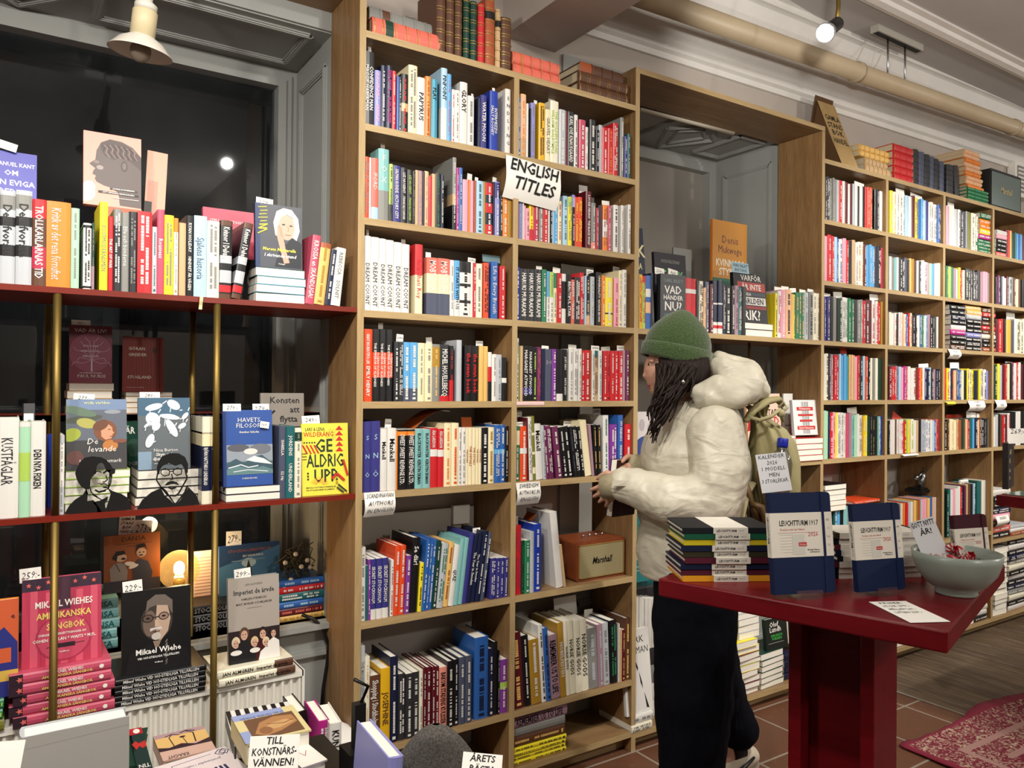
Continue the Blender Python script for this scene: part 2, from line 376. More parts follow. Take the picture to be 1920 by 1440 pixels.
# ------------------------------------------------------------------ bookcases
TH = .022
def board(parent, name, x0, x1, y0, y1, z0, z1, axis):
    b = MB(); m = {'x': OAKX, 'z': OAKZ}[axis]; em = {'x': EDGEX, 'z': EDGEZ}[axis]
    b.box(x0, x1, y0+.0015, y1, z0, z1, m); b.box(x0, x1, y0, y0+.0015, z0, z1, em)
    return wchild(b.build(name), parent)
def shelf(p, x0, x1, z, y1=2.545): return board(p, 'shelf', x0, x1, YF, y1, z-TH, z, 'x')
XL, XM, XR, XP, XQ, XS_, XT = .945, 1.508, 2.089, 3.325, 3.872, 5.01, 5.58
A = tag(empty('bookcase', (1.5, 2.4, 0)), 'tall light oak bookcase of two bays between display window and person in white coat', 'bookcase')
board(A, 'side_panel', XL-.022, XL, YF, 2.545, 0, 2.745, 'z')
board(A, 'divider', XM, XM+.022, YF, 2.545, ZA[8], ZA[0]-TH, 'z')
board(A, 'side_panel', XR, XR+.022, YF, 2.545, 0, 2.705, 'z')
shelf(A, XL, XR, ZA[0])
for z in ZA[1:8]: shelf(A, XL, XM, z); shelf(A, XM+.022, XR, z)
shelf(A, XL, XR, ZA[8])
board(A, 'plinth', XL, XR, YF+.05, YF+.07, 0, ZA[8]-TH, 'x')
Nf = tag(empty('window_surround', (2.7, 2.4, 0)), 'oak surround with bridging shelves around the recessed grey window behind the person', 'shelf unit')
board(Nf, 'top_board', XR, XP, YF, 2.55, 2.705, 2.727, 'x')
shelf(Nf, XR+.022, XP-.022, 1.684); shelf(Nf, XR+.022, XP-.022, 1.105); shelf(Nf, XR+.022, XP-.022, .07)
board(Nf, 'plinth', XR+.022, XP-.022, YF+.05, YF+.07, 0, .048, 'x')
b = MB(); b.tube([(0, 0, 0), (0, 0, .557)], .006, BRASS, 12); wchild(b.build('support_rod', None, T(at(1405, 650, 2.40).x, 2.40, 1.105)), Nf)
Wf = tag(empty('window_top_board', (-.3, 2.4, 2.73)), 'oak board across the top of the display window beside the bookcase', 'shelf')
board(Wf, 'board', -1.6, XL-.023, YF, 2.545, 2.723, 2.745, 'x')
B = tag(empty('bookcase', (4.5, 2.4, 0)), 'long light oak bookcase of square bays beyond the red table', 'bookcase')
board(B, 'side_panel', XP-.022, XP, YF, 2.545, 0, 2.703, 'z')
bx = [XP, XQ, 4.444, XS_, XT, 6.15]
for x in bx[1:]: board(B, 'upright', x-.022, x, YF, 2.545, .07, ZA[0]-TH, 'z')
shelf(B, XP, bx[-1], ZA[0])
for i in range(5):
    for z in (*ZA[1:6], .54 if i == 3 else .60): shelf(B, bx[i], bx[i+1]-.022, z)
shelf(B, XP, bx[-1], .07)
board(B, 'plinth', XP, bx[-1], YF+.05, YF+.07, 0, .048, 'x')

# ------------------------------------------------------------------ books
PAL = dict(wh=('white','dedbd4'), iv=('ivory','e6e0c8'), cr=('cream','e9dcb4'), bk=('black','121214'), ch=('charcoal','2b2c2f'), gy=('grey','84847f'),
 sv=('silver','b5b9bd'), sl=('slate','4a5064'), nv=('navy','141c3a'), ind=('indigo','36357c'), bl=('blue','2c5fa8'), cb=('cobalt','1d3aa0'), sk=('sky-blue','5aa3d6'),
 pb=('pale-blue','a9cbe0'), aq=('aqua','7fb6b4'), tq=('turquoise','3b93ad'), te=('teal','1d6063'), gn=('green','2c7a52'), dg=('bottle-green','123a2c'), ol=('olive','77762f'),
 li=('lime','a9c85a'), yl=('yellow','ecd92f'), mu=('mustard','e0ae1c'), go=('gold','e3b768'), oc=('ochre','a8802a'), og=('orange','e5822a'), ro=('vermilion','dc4a22'),
 co=('coral','dc6a5a'), sa=('salmon','e2907e'), pe=('peach','e6b489'), rd=('red','c4232a'), cm=('crimson','b02a44'), mr=('maroon','5a1520'), br=('brown','5b3a28'),
 ru=('rust','a1502c'), tn=('tan','c6a57a'), pk=('pink','e59fb0'), rs=('rose','bf4d66'), mg=('magenta','b22480'), pu=('purple','7d3a94'), pl=('plum','6a2a50'),
 lv=('lavender','8c8cc8'), mv=('mauve','a07f8c'), mi=('mint','a6d3b0'))
def cmat(c):
    n, h = PAL[c]; return mat('cover_'+n.replace('-', '_'), h, 0.38, 0, 0.45)
BOOKS = []      # every shelved or stacked book of the shop: dicts, built later
def book_geo(b, bp, M, k):
    t, h, d, c = k['t'], k['h'], k['d'], cmat(k['c']); hb = k['hb']; w = .003 if hb else .0012; bu = min(.004, t*.18)
    pts = [(-t/2, d), (-t/2, bu), (-t*.32, bu*.3), (0, 0), (t*.32, bu*.3), (t/2, bu), (t/2, d), (t/2-w, d), (t/2-w, bu+w), (-t/2+w, bu+w), (-t/2+w, d)]
    b.prism(pts, 0, h, c, M)
    e = .003 if hb else .0004
    (bp or b).box(-t/2+w, t/2-w, bu+w, d-e-.001, e, h-e, PAGES, M)
    y = -.0004
    for f0, f1, bc in k.get('bands', ()):
        z0, z1 = f0*h, f1*h; xs = [-t/2, -t*.32, 0, t*.32, t/2]; ys = [bu, bu*.3, 0, bu*.3, bu]
        vs = [(x, yy+y, z) for z in (z0, z1) for x, yy in zip(xs, ys)]
        b.add(vs, [(i, i+1, 6+i, 5+i) for i in range(4)], cmat(bc), M)
        b.poly([(-t/2-.0003, bu, z0), (-t/2-.0003, bu, z1), (-t/2-.0003, d, z1), (-t/2-.0003, d, z0)], cmat(bc), M)
    tx = k.get('text')
    if not tx: return
    tm = cmat(k['tc'])
    if tx == '=':                                                      # lettering too small to read: rows of short marks
        rnd = random.Random(int(t*1e5)+int(h*1e4)); st = rnd.randrange(4)
        cols = [(0, t*rnd.uniform(.10, .17))] if st < 3 or t < .016 else [(-t*.17, t*.10), (t*.17, t*.10)]
        for cx, x0 in cols:
            z = h*rnd.uniform(.88, .95); gap = h*rnd.uniform(.45, .7)
            while z > h*.12:
                L = rnd.uniform(.0018, .0052)*(1.5 if t > .025 else 1)
                if abs(z-gap) > h*.05: b.add([(cx-x0, y-.0002, z), (cx+x0, y-.0002, z), (cx+x0, y-.0002, z-L), (cx-x0, y-.0002, z-L)], [(0, 3, 2, 1)], tm, M)
                z -= L + (.0013 if rnd.random() < .82 else .006)
        if st % 2 == 0: b.add([(-t*.2, y-.0002, h*.07), (t*.2, y-.0002, h*.07), (t*.2, y-.0002, h*.035), (-t*.2, y-.0002, h*.035)], [(0, 3, 2, 1)], tm, M)
        return
    if tx[0] == '^':                                                   # letters stacked down the spine
        s_ = tx[1:]; n = len(s_)
        for i, ch in enumerate(s_):
            z = h*(k.get('t1', .92) - (k.get('t1', .92)-k.get('t0', .12))*(i+.8)/n)
            b.text(ch, M @ T(0, y-.0003, z) @ PLANE_F, min(t*.55, h*.62/n), tm)
        return
    lines = tx.split('|'); n = len(lines); t0, t1 = k.get('t0', .06), k.get('t1', .95)
    if ';' in tx: lines = tx.split(';'); n = 1                          # parts one after another
    for i, ln in enumerate(lines):
        if ';' in tx:
            L = len(lines); za = h*(t1-(t1-t0)*i/L); zb = h*(t1-(t1-t0)*(i+1)/L); cap = t*(.52 if k.get('big') else .40); x = -cap/2
        else:
            za, zb = h*t1, h*t0; cap = t*(.58 if n == 1 else .66/n)*k.get('tz', 1); x = t*(.5-(i+.5)/n)*.86-cap/2
        b.text(ln, M @ PLANE_DOWN(x, y-.0003, (za+zb)/2), cap, tm, (za-zb)*.94, bold=k.get('bold', True))
def spec(M, t, h, d, c, row, **k):
    k.update(M=M, t=t, h=h, d=d, c=c, row=row); k.setdefault('hb', h > .213 or t > .034)
    BOOKS.append(k); return k
def parse_row(row, ox, oy, s, z, start, lines, YS=2.30, dep=(.128, .15), xmax=None):
    """each line: right-edge top colour [textcolour] [band tokens f0-f1col] [@lean] : text ; a leading _ means an empty gap up to that edge"""
    rnd = random.Random(row); x = start
    for ln in lines.strip().split('\n'):
        for piece in ln.split(' , '):
            piece = piece.strip()
            if not piece: continue
            if piece[0] == '_': x = float(piece[1:]); continue
            head, _, txt = piece.partition(':'); tk = head.split(); x1, top = float(tk[0]), float(tk[1]); c = tk[2]
            k = {}; lean = 0
            for q in tk[3:]:
                if q[0] == '@': lean = float(q[1:])
                elif q[0] == '%': k['tz'] = float(q[1:])
                elif q[0] == '~': a_, b_ = q[1:].split('-'); k['t0'], k['t1'] = float(a_), float(b_)
                elif q == 'reg': k['bold'] = False
                elif '-' in q and q[0] in '.0123456789':
                    a_, rest = q.split('-'); i = 0
                    while i < len(rest) and (rest[i].isdigit() or rest[i] == '.'): i += 1
                    k.setdefault('bands', []).append((float(a_), float(rest[:i]), rest[i:]))
                else: k['tc'] = q
            if txt.strip(): k['text'] = txt.strip(); k.setdefault('tc', 'wh')
            xa, xb = (at(ox+v/s, oy+top/s, YS).x for v in (x, x1))
            if lean: 
                pz = at(ox+(x+x1)/2/s, oy+top/s, YS)
            if xmax and xb > xmax: xb = xmax
            t = max(xb-xa-.0006, .004); cx = (xa+xb)/2
            h = at(ox+(x+x1)/2/s, oy+top/s, YS).z - z
            ya = YS + rnd.uniform(-.002, .003)
            d = rnd.uniform(*dep) if h < .215 else rnd.uniform(.15, .175)
            if lean:
                h = h/math.cos(math.radians(lean)); t *= math.cos(math.radians(lean))
                px_ = xb if lean > 0 else xa
                M = T(px_, ya, z+.0003) @ R(lean, 'Y') @ T(-t/2 if lean > 0 else t/2, 0, 0)
            else: M = T(cx, ya, z)
            spec(M, t, h, d, c, row, **k); x = x1

parse_row('first row, bay by display window', 670, 60, 6, ZA[1], 82, """
200 215 ch wh: CONFIDENCE MAN|MAGGIE HABERMAN
270 432 lv pk:= , 335 375 nv wh 0.1-.5nv:= , 400 375 nv mg:= , 446 435 rd wh:= , 474 500 bl , 500 500 bk wh:= , 580 470 bk rd .36-.5tn:=
680 375 cr gy:= , 770 510 wh bk: PAPYRUS , 835 500 og ru:= , 905 535 tq bk ~.55-.96: PLAY
_950
1020 405 pb bk ~.5-.96 .0-.45wh: PINPOINT , 1068 470 sk rs:= , 1100 645 wh rd:= , 1160 655 wh gy:= , 1245 565 wh bk ~.45-.95: GLORY , 1318 720 wh gy:=
_1362
1395 740 nv sl:= , 1465 710 ind wh: WATER MOON
_1496
1585 665 cb wh: INTERMEZZO|SALLY ROONEY
_1672
1735 640 wh bk:^ENDLING
""")
parse_row('first row, bay by standing person', 950, 130, 6.858, ZA[1], 150, """
183 365 bl wh:= , 255 320 pe og 0-.3tn:= , 283 440 wh
_300
318 500 bk , 378 430 lv gy:=
_425
505 430 mu br:= , 575 515 cr gy: GRAVEL HEART , 680 405 iv li: THE GOLDEN ROAD|WILLIAM DALRYMPLE , 765 520 sv wh:= , 795 540 mr , 875 545 ch wh: KARL OVE KNAUSGAARD
920 585 wh bk:=
_937
1022 650 rs wh:= , 1060 740 wh gy:=
_1075
1150 650 ch wh:= , 1196 780 bk wh:= , 1240 715 sv pk:= , 1310 750 rd wh:= , 1378 760 rd og:= , 1440 690 rd wh:=
_1470
1515 620 gy wh:=
_1525
1560 860 ind wh:= , 1592 830 te wh:=
""")
parse_row('second row, bay by display window', 670, 250, 6, ZA[2], 82, """
140 262 ro gy:= , 164 270 wh , 243 280 co wh 0-.2pb ~.3-.95 reg: IFORD , 362 175 aq wh 0-.42gy ~.5-.95:^FOX , 404 345 li bk 0-.3ch:=
498 360 ind wh: SALMAN RUSHDIE;VICTORY CITY , 566 385 bk wh: LIZ NUGENT;STRANGE SALLY DIAMOND , 628 410 bk li: LIZ NUGENT;STRANGE SALLY DIAMOND , 655 425 bk gy:= , 690 415 tn , 742 420 mv tn:=
762 430 bk , 810 425 pe mv:= , 845 480 rd , 885 455 tn , 945 450 bk gn:= , 978 470 nv wh:=
_1080
1122 270 gy wh 0-.35bk .35-.5tn:= , 1150 385 mg wh:= , 1190 385 bl wh:= , 1255 520 pk , 1275 520 og , 1318 530 pk , 1340 530 ru , 1425 535 pb te:= , 1450 540 oc
1535 545 nv wh .75-.98rd .42-.6rd .02-.2rd:= , 1555 545 nv , 1608 545 lv wh .7-.98ind:= , 1638 690 bk wh:= , 1700 715 og wh:= , 1744 715 oc
""")
parse_row('second row, bay by standing person', 950, 320, 7.385, ZA[2], 150, """
180 440 pl , 225 440 lv gy:= , 238 450 wh , 275 480 pk wh:= , 325 520 pk bk:= , 385 430 yl rd 0-.3rd:= , 460 430 cm wh:= , 515 450 gy wh:= , 585 440 rd wh:=
605 450 wh , 635 450 bk wh:= , 656 430 pb , 715 440 sk wh:= , 768 420 cr rd:=
_786
855 350 pb te:= , 912 365 yl gy .8-.98li:= , 952 325 bk wh .75-.98lv:= , 1003 365 ro yl:= , 1058 365 ro yl:=
_1105
1183 285 mr wh: LOUISE PENNY;THE BLACK WOLF , 1245 445 gy wh 0-.15sa:= , 1280 515 cm wh:= , 1312 480 ch , 1340 470 mr , 1410 475 og ru .3-.68wh:= , 1450 480 rs wh:=
_1493
1560 475 wh bk:=
_1590
1625 480 wh gy:=
_1686
1725 470 wh bk:=
""")
parse_row('third row, bay by display window', 670, 430, 6, ZA[3], 82, """
160 72 wh ch ~.04-.68 reg: DREAM COUNT , 250 88 wh ch ~.04-.68 reg: DREAM COUNT , 328 105 wh ch ~.04-.68 reg: DREAM COUNT , 420 120 wh ch ~.04-.68 reg: DREAM COUNT , 508 145 wh ch ~.04-.68 reg: DREAM COUNT , 595 168 wh ch ~.04-.68 reg: DREAM COUNT
_655
740 170 cr rd .56-1rd reg: Arundhati Roy
_785
915 318 co wh 0-.38sl .38-.72cr ~.4-.97: MOBY DICK , 1050 328 co wh 0-.38sl .38-.72cr ~.4-.97: MOBY DICK , 1098 345 wh gy:= , 1158 350 sk bk 0-.3wh: IT STARTS WITH US , 1283 362 wh bk .8-1bk .55-.6bk .25-.3bk:=
1308 375 wh , 1340 375 rd wh:= , 1418 385 iv gy:=
_1428
1490 375 ro bk:=
_1512
1588 365 bl wh reg: Life in Every Breath
_1605
1672 415 rd wh:=
""")
parse_row('third row, bay by standing person', 950, 470, 7.385, ZA[3], 137, """
190 225 cb wh:= , 295 250 ch wh: HARUKI MURAKAMI , 395 255 ch wh: HARUKI MURAKAMI , 495 260 ch wh: HARUKI MURAKAMI , 560 260 gn wh:= , 600 285 wh gy .5-1sk:= , 655 295 wh gy .5-1li:= , 705 310 cr gn .7-1gn:=
770 310 rd wh:= , 835 320 bk wh 0-.3wh .85-1wh , 900 330 bk wh: BEAUTIFUL STAR , 950 400 co wh:= , 1025 370 ch wh:= , 1085 305 rd wh:= , 1108 345 pb , 1165 350 bk go 0-.2pe:= , 1222 360 sv gy:=
_1245
1318 300 bk wh: UNIVERSALITY;NATASHA BROWN , 1370 345 og wh:= , 1475 375 yl wh .25-.28bk:=
_1495
1565 378 pk cm:= , 1612 275 cr gy:= , 1668 265 wh gy:=
""")
parse_row('fourth row, bay by display window', 670, 600, 6.4, ZA[4], 82, """
192 108 ro wh: GREAT BIG BEAUTIFUL LIFE;EMILY HENRY , 276 108 bk wh .33-.68ro: OCEAN VUONG|THE EMPEROR OF GLADNESS , 358 110 bk wh .33-.68ro: OCEAN VUONG|THE EMPEROR OF GLADNESS , 435 115 bk wh .33-.68ro: OCEAN VUONG|THE EMPEROR OF GLADNESS
_445
502 260 ch wh:= , 558 262 ch wh:= , 645 265 sk wh 0-.22sl:= , 737 268 sk wh 0-.22sl:= , 818 275 cr gy:= , 905 280 cr gy:= , 1000 290 gy go .6-.95oc:= , 1110 295 ch wh 0-.1rd: MICHEL HOUELLEBECQ , 1158 310 bk rd 0-.38rd:=
_1197
1260 240 sv
_1292
1380 305 bk rd:the swan book , 1465 310 bk rd:the swan book , 1523 310 go , 1578 315 go , 1622 385 wh mg 0-.4bk .4-.7rd , 1680 410 wh gy:= , 1740 415 sv gy:= , 1798 450 bk wh .42-.53wh
""")
parse_row('fourth row, bay by standing person', 950, 620, 7.385, ZA[4], 142, """
170 105 wh bk:= , 190 210 ol , 230 210 tn , 303 208 bk wh 0.12-.24ind: MARGARET ATWOOD , 365 212 bk wh 0.12-.24ind: MARGARET ATWOOD , 430 235 bk li:= , 490 225 pl rs:= , 545 250 nv , 637 260 sl wh ~.55-.95 %.5: DAYS|OF|A BOOK
700 255 pu wh:= , 785 258 bk wh 0-.14wh , 845 260 bk wh: JUST KIDS;PATTI SMITH
_875
940 250 wh gy:= , 1000 250 wh gy:= , 1043 250 wh gy:= , 1092 270 rd wh:= , 1165 270 rd wh:= , 1185 270 ru , 1225 275 wh gy:= , 1275 275 tn br .86-1te:= , 1325 275 wh gy:= , 1338 290 mr
1400 278 rd wh:= , 1438 285 rd bk:= , 1500 280 rd wh:= , 1557 282 rd wh:= , 1615 285 rd wh:= , 1655 270 mv , 1697 270 pl wh:=
""")
parse_row('fifth row, bay by display window', 670, 760, 6.4, ZA[5], 78, """
170 195 ind pb ~.16-.95:^SNÖ , 285 190 ind pb ~.16-.95:^SNÖ , 367 282 wh bk ~.45-.85: Mankell , 472 275 wh bk ~.45-.85: Mankell , 492 305 og
605 292 bk wh .9-.97og: SWEET SWEET REVENGE LTD. , 697 290 bk wh .9-.97og: SWEET SWEET REVENGE LTD. , 797 288 aq bk: BLACKWATER;KERSTIN EKMAN , 886 288 aq bk: BLACKWATER;KERSTIN EKMAN , 975 272 rd wh .52-.64wh ~.66-.97: ÅSA LARSSON , 1047 282 rd wh .52-.64wh ~.66-.97: ÅSA LARSSON
1137 215 cr og:= , 1222 212 cr ro:= , 1258 265 wh gy:= , 1310 270 wh gy:= , 1342 272 cr ru: THE DETAILS , 1388 272 cr ru: THE DETAILS , 1428 272 cr ru: THE DETAILS , 1460 272 cr ru: THE DETAILS , 1492 272 cr ru: THE DETAILS
1577 268 bk wh:= , 1655 265 cr oc:= , 1720 235 bl wh .5-.58sk:= , 1780 235 bl wh .5-.58sk:= , 1824 250 bk wh:=
""", dep=(.12, .135))
parse_row('fifth row, bay by standing person', 950, 760, 7.385, ZA[5], 122, """
198 290 gn wh .66-.92cr:= , 300 290 ro wh .5-.6wh:=
320 175 mr @-2 , 378 165 wh gy @-2.5:= , 420 150 ol bk .1-.2cr .4-.44cr .7-.74cr @-2.5 , 522 262 wh bk @-4 ~.5-.9: Mankell , 562 285 sv gy @-4:= , 604 285 pl wh @-5.5:= , 668 288 pl wh @-5.5:= 
_705
790 300 pl wh @-7.5:= , 862 308 bk wh @-7.5:= , 938 298 bk wh @-8:= , 985 298 bk sl @-8:= , 1052 298 bk wh @-8:= , 1102 298 bk wh @-8:= , 1192 215 cr tn @-8 , 1226 265 mv @-6 , 1272 270 bk go @-3:= , 1318 272 bk go @-2:=
_1355
1432 140 wh te @-1:= , 1448 265 pu , 1542 265 pu wh:=
_1550
1620 135 bl wh: MY FRIENDS;FREDRIK BACKMAN
_1640
1735 262 rd wh:=
""")
parse_row('sixth row, bay by display window', 660, 970, 6.194, ZA[6], 106, """
168 352 wh gy:= , 190 560 te , 222 490 pu wh:= , 288 490 ind wh 0-.17wh ~.25-.9: SECRET STOCKHOLM , 358 480 ind wh 0-.17wh ~.25-.9: SECRET STOCKHOLM , 428 472 ind wh 0-.17wh ~.25-.9: SECRET STOCKHOLM
_448
484 500 wh cm @1:= , 548 340 ro wh @2:= , 612 335 ro wh @2:= , 672 452 pu wh @2.5:= , 762 245 bk wh @3 ~.55-.97: Se där! , 808 535 yl bk @3.5:= , 858 275 bl wh @5:= , 886 270 bl wh @5:= , 936 268 bl wh @5:= , 986 285 dg wh @5:=
1062 320 sv gn @6:= , 1122 305 go ru @6.5:= , 1184 340 wh bk @7: QUIZ , 1236 262 aq @7 , 1288 255 aq @7 , 1340 200 ind lv @7.5 , 1392 225 nv wh @8: The Year in Sweden , 1436 222 nv wh @8: The Year in Sweden , 1498 180 nv wh @8:= , 1540 195 sl wh @8:=
_1604
1668 480 ind wh @1.5:= , 1714 478 ind wh @1.5:= , 1766 476 ind wh @1.5:= , 1812 474 ind wh @1.5:=
""")
parse_row('sixth row, bay by standing person', 950, 920, 6.856, ZA[6], 102, """
198 452 rd cm:= , 236 642 dg gn:= , 306 640 gn wh:= , 362 530 sv gy , 458 432 cb wh:=
_655
745 275 wh br @-7 , 772 690 tn @-8
""")
parse_row('seventh row, bay by display window', 660, 1140, 5.142, ZA[7], 82, """
128 370 sv gy: THE MAGNIFICENT BOOK OF TREASURES , 178 475 iv tn:= , 280 655 br wh ~.3-.96: Shopping i Stockholm , 372 582 mu br ~.25-.7: JOSEPHINE , 450 472 nv wh:= , 520 640 ch wh:= , 592 635 ch wh:= , 655 622 ch wh:= , 690 600 iv gy:= , 722 578 mr wh:= , 772 575 mr wh:= , 806 570 mr wh:= , 844 566 mr wh:=
925 575 sa bk: BAKOM STADENS KULISSER , 985 515 bk wh:= , 1035 500 bk wh:= , 1098 478 sl wh:= , 1160 462 sl wh:=
_1190
1322 285 bl nv:= , 1372 395 nv wh:= , 1410 330 bk , 1425 410 bk wh:=
_1436
1505 500 pu wh .45-.58li:=
""", dep=(.17, .19))
parse_row('seventh row, bay by standing person', 950, 1100, 4.236, ZA[7], 64, """
150 368 mr go @-4:= , 208 388 bk wh @-4:= , 290 420 oc wh @-4:= , 325 300 wh bk @-4.5:= , 362 325 bl nv @-4.5:= , 442 385 mv bk @-5: REMEMBER US TO LIFE , 486 285 oc wh @-4.5: NOBELFESTEN
516 272 iv ch @-4: NORSE GODS , 562 268 iv ch @-4: NORSE GODS , 610 268 iv ch @-3.5: NORSE GODS , 664 258 iv ch @-3.5: NORSE GODS , 738 330 gy sv @-3.5:= , 782 300 mv sv @-3:= , 832 290 sv gy @-3:= , 890 268 bk gn @-2:= , 898 295 wh , 918 335 tn , 944 342 mr go:= , 985 250 br go:=
""", dep=(.17, .19))
# niche shelf behind the woollen hat
parse_row('row behind the green hat', 1180, 480, 5.053, 1.684, 75, """
95 172 ch gy:= , 130 178 mu rd:= , 160 188 li rd .88-1rd:= , 208 185 bl wh .3-.5pe .6-.75wh , 230 162 nv
_530
640 212 rd wh .0-.12wh .72-.8wh , 668 232 ch gy:= , 708 238 iv bk:= , 730 300 pe gy:= , 768 242 sl wh:= , 800 265 mr wh:= , 845 232 nv wh 0-.1wh .1-.16rd .16-.22wh .55-.58wh , 888 234 nv wh 0-.1wh .1-.16rd .16-.22wh .55-.58wh , 915 275 nv wh:= , 972 280 bk wh:= , 1002 285 bk wh:= , 1038 280 mv bk:= , 1072 295 te wh:= , 1116 290 bk aq
_1390
1410 352 yl ch:= , 1442 330 wh rd:= , 1486 320 pk wh:= , 1540 320 pe bk:= , 1562 360 go , 1578 365 yl gy:= , 1606 345 gn pe:= , 1634 345 gn pe:= , 1664 348 gn pe:= , 1706 345 sv gy:= , 1746 340 gy bk:= , 1782 350 iv gy:= , 1814 355 iv gy:=
""")
# far bookcase: colours only, widths shared out over the run
def far_row(row, x0, t0, x1, t1, z, cols, YS=2.305, dep=(.12, .14)):
    rnd = random.Random(row); c = cols.split(); W = [rnd.uniform(.75, 1.25) for _ in c]; S = sum(W); x = x0
    for w, q in zip(W, c):
        xn = x+(x1-x0)*w/S; f = ((x+xn)/2-x0)/(x1-x0); top = t0+(t1-t0)*f + rnd.uniform(-2, 2.2)
        xa, xb = at(x, top, YS).x, at(xn, top, YS).x
        if q != '__':
            k = {}
            qs = q.split('/'); 
            if len(qs) > 1: k = dict(text='=', tc=qs[1])
            if len(qs) > 2: k['bands'] = [(.35, .6, qs[2])]
            spec(T((xa+xb)/2, YS+rnd.uniform(-.002, .004), z), max(xb-xa-.0008, .004), max(.1, at((x+xn)/2, top, YS).z-z), rnd.uniform(*dep), qs[0], row, **k)
        x = xn
FB = ('first', 'second', 'third', 'fourth')
def frow(r, bay, *a): far_row('%s row of far bookcase, %s bay' % (('first', 'second', 'third', 'fourth', 'fifth', 'sixth')[r], FB[bay]), *a)
frow(0, 0, 1548, 331, 1660, 360, ZA[1], 'ch/wh ch/wh gy/sv gy/sv gy sv rd/wh wh mr wh mr sv wh bk wh bk rd ro/wh ro/wh __ bk bk/wh wh bk')
frow(0, 1, 1670, 355, 1768, 385, ZA[1], 'yl/wh iv/go wh/gy wh/gy wh/gy pb wh mr yl/gy bl sk/wh pb ind wh/gy wh/gy wh/gy bl/wh yl/rd')
frow(0, 2, 1775, 385, 1836, 405, ZA[1], 'pk iv wh sv wh/bk bk/wh sl gy ol iv/gy iv/gy iv/gy')
frow(0, 3, 1888, 430, 1925, 445, ZA[1], 'mr rd go dg te sk bl sk nv rd')
frow(1, 0, 1548, 440, 1657, 464, ZA[2], 'pk rd/wh rd/wh pb bl/wh wh/bl pk rd/wh bk tn wh/gy wh/og iv/og mr/wh sk sk/wh sk/wh nv bk/wh cm')
frow(1, 1, 1670, 480, 1768, 496, ZA[2], 'wh gy aq wh bk/wh bk/wh sl ch/rd go oc br wh ch/wh wh wh/bk pk mi sk wh iv iv')
frow(1, 2, 1776, 500, 1858, 512, ZA[2], 'gn/li li gn mv sv yl/bk rd/wh cr bk/wh bk/wh bk/wh bk/wh nv/wh bk mv pk pk gy')
frow(1, 3, 1868, 517, 1925, 524, ZA[2], 'bk/pu pl/wh nv wh wh mr/wh sv/bk gy br/wh cr br bk bk')
frow(2, 0, 1547, 555, 1658, 566, ZA[3], 'ind/wh ind/wh bk gy bk dg/wh wh/gy wh/gn gn/wh gn/wh ch gy/wh gy/wh rd/wh mr/wh mr wh/rd wh/rd rd/wh oc')
frow(2, 1, 1668, 585, 1760, 593, ZA[3], 'iv wh wh/rd bk wh/pk wh/pk tn iv/rd bl/wh rd/wh cr/rd bk/wh bk/wh wh bl/wh gn/wh wh pb/bl mv bk/wh bk/wh ch wh')
frow(2, 3, 1868, 600, 1925, 598, ZA[3], 'mr rd/wh rd bk go mu sl wh iv/bk iv/bk iv')
frow(3, 0, 1546, 662, 1655, 672, ZA[4], 'wh iv/bk ch/wh mv/wh rd/wh rd/wh pb sk sk tq go/wh pe tn pk rd/pe ch/wh pb ro/wh bk/wh iv gy iv dg dg')
frow(3, 1, 1667, 687, 1768, 692, ZA[4], 'mr/wh rd/wh rd/wh mv/sl pb pk mg/wh rs/wh wh wh wh/rd br/rd rd/wh og/rd wh ind/wh nv/wh pb/wh ch/wh mv nv/wh nv/wh bk/wh')
frow(3, 2, 1772, 692, 1860, 694, ZA[4], 'ro/rd yl/rd wh/bl nv/rd pe sl/wh bl/wh cr bk yl/pu wh/pu yl/bk nv ch yl/wh wh/bk wh/bk lv yl/nv')
frow(3, 3, 1866, 684, 1925, 680, ZA[4], 'dg/wh yl sv mr rd/wh cr bk pl/wh wh rd/wh wh mr bk')
frow(4, 0, 1545, 770, 1658, 782, ZA[5], 'mi mi nv/bl rd/wh pk/rd yl wh/gy wh/gy wh/pk rs mv aq/te mi wh wh/gy mu/wh yl/wh dg bk/gy bk/ol bk aq/wh cb/wh')
frow(4, 1, 1666, 788, 1766, 787, ZA[5], 'bk/wh wh wh br wh/pk wh/pk wh/rd rd/yl li/yl yl/wh iv/li wh tn bk sv/bl sv/bl wh/bl wh/bl wh pb bl/wh co/nv cm/bl')
frow(4, 2, 1772, 786, 1858, 785, ZA[5], 'bk/wh br/go cr cr/tn cr tn/rd ru dg br/gn pe rd/wh te sk nv/wh pe br/wh bk/wh bk/gy ch gy')
frow(4, 3, 1864, 780, 1925, 770, ZA[5], 'wh sv bk br rd/wh mr wh/rd bk bk wh wh bk bk')
far_row('low row of far bookcase, second bay', 1690, 945, 1768, 928, .60, 'wh og rd sv wh go oc ru sv pk pk go bl pe wh wh br', 2.32)
far_row('low row of far bookcase, third bay', 1776, 920, 1858, 896, .60, 'dg/wh te wh pk wh wh rd/wh bk pl tn br bk pb/nv dg te te iv wh pk mg', 2.32)
far_row('low row of far bookcase, first bay', 1565, 950, 1640, 948, .60, 'te/wh sk bk aq gy wh nv bk sv pb wh te', 2.32)
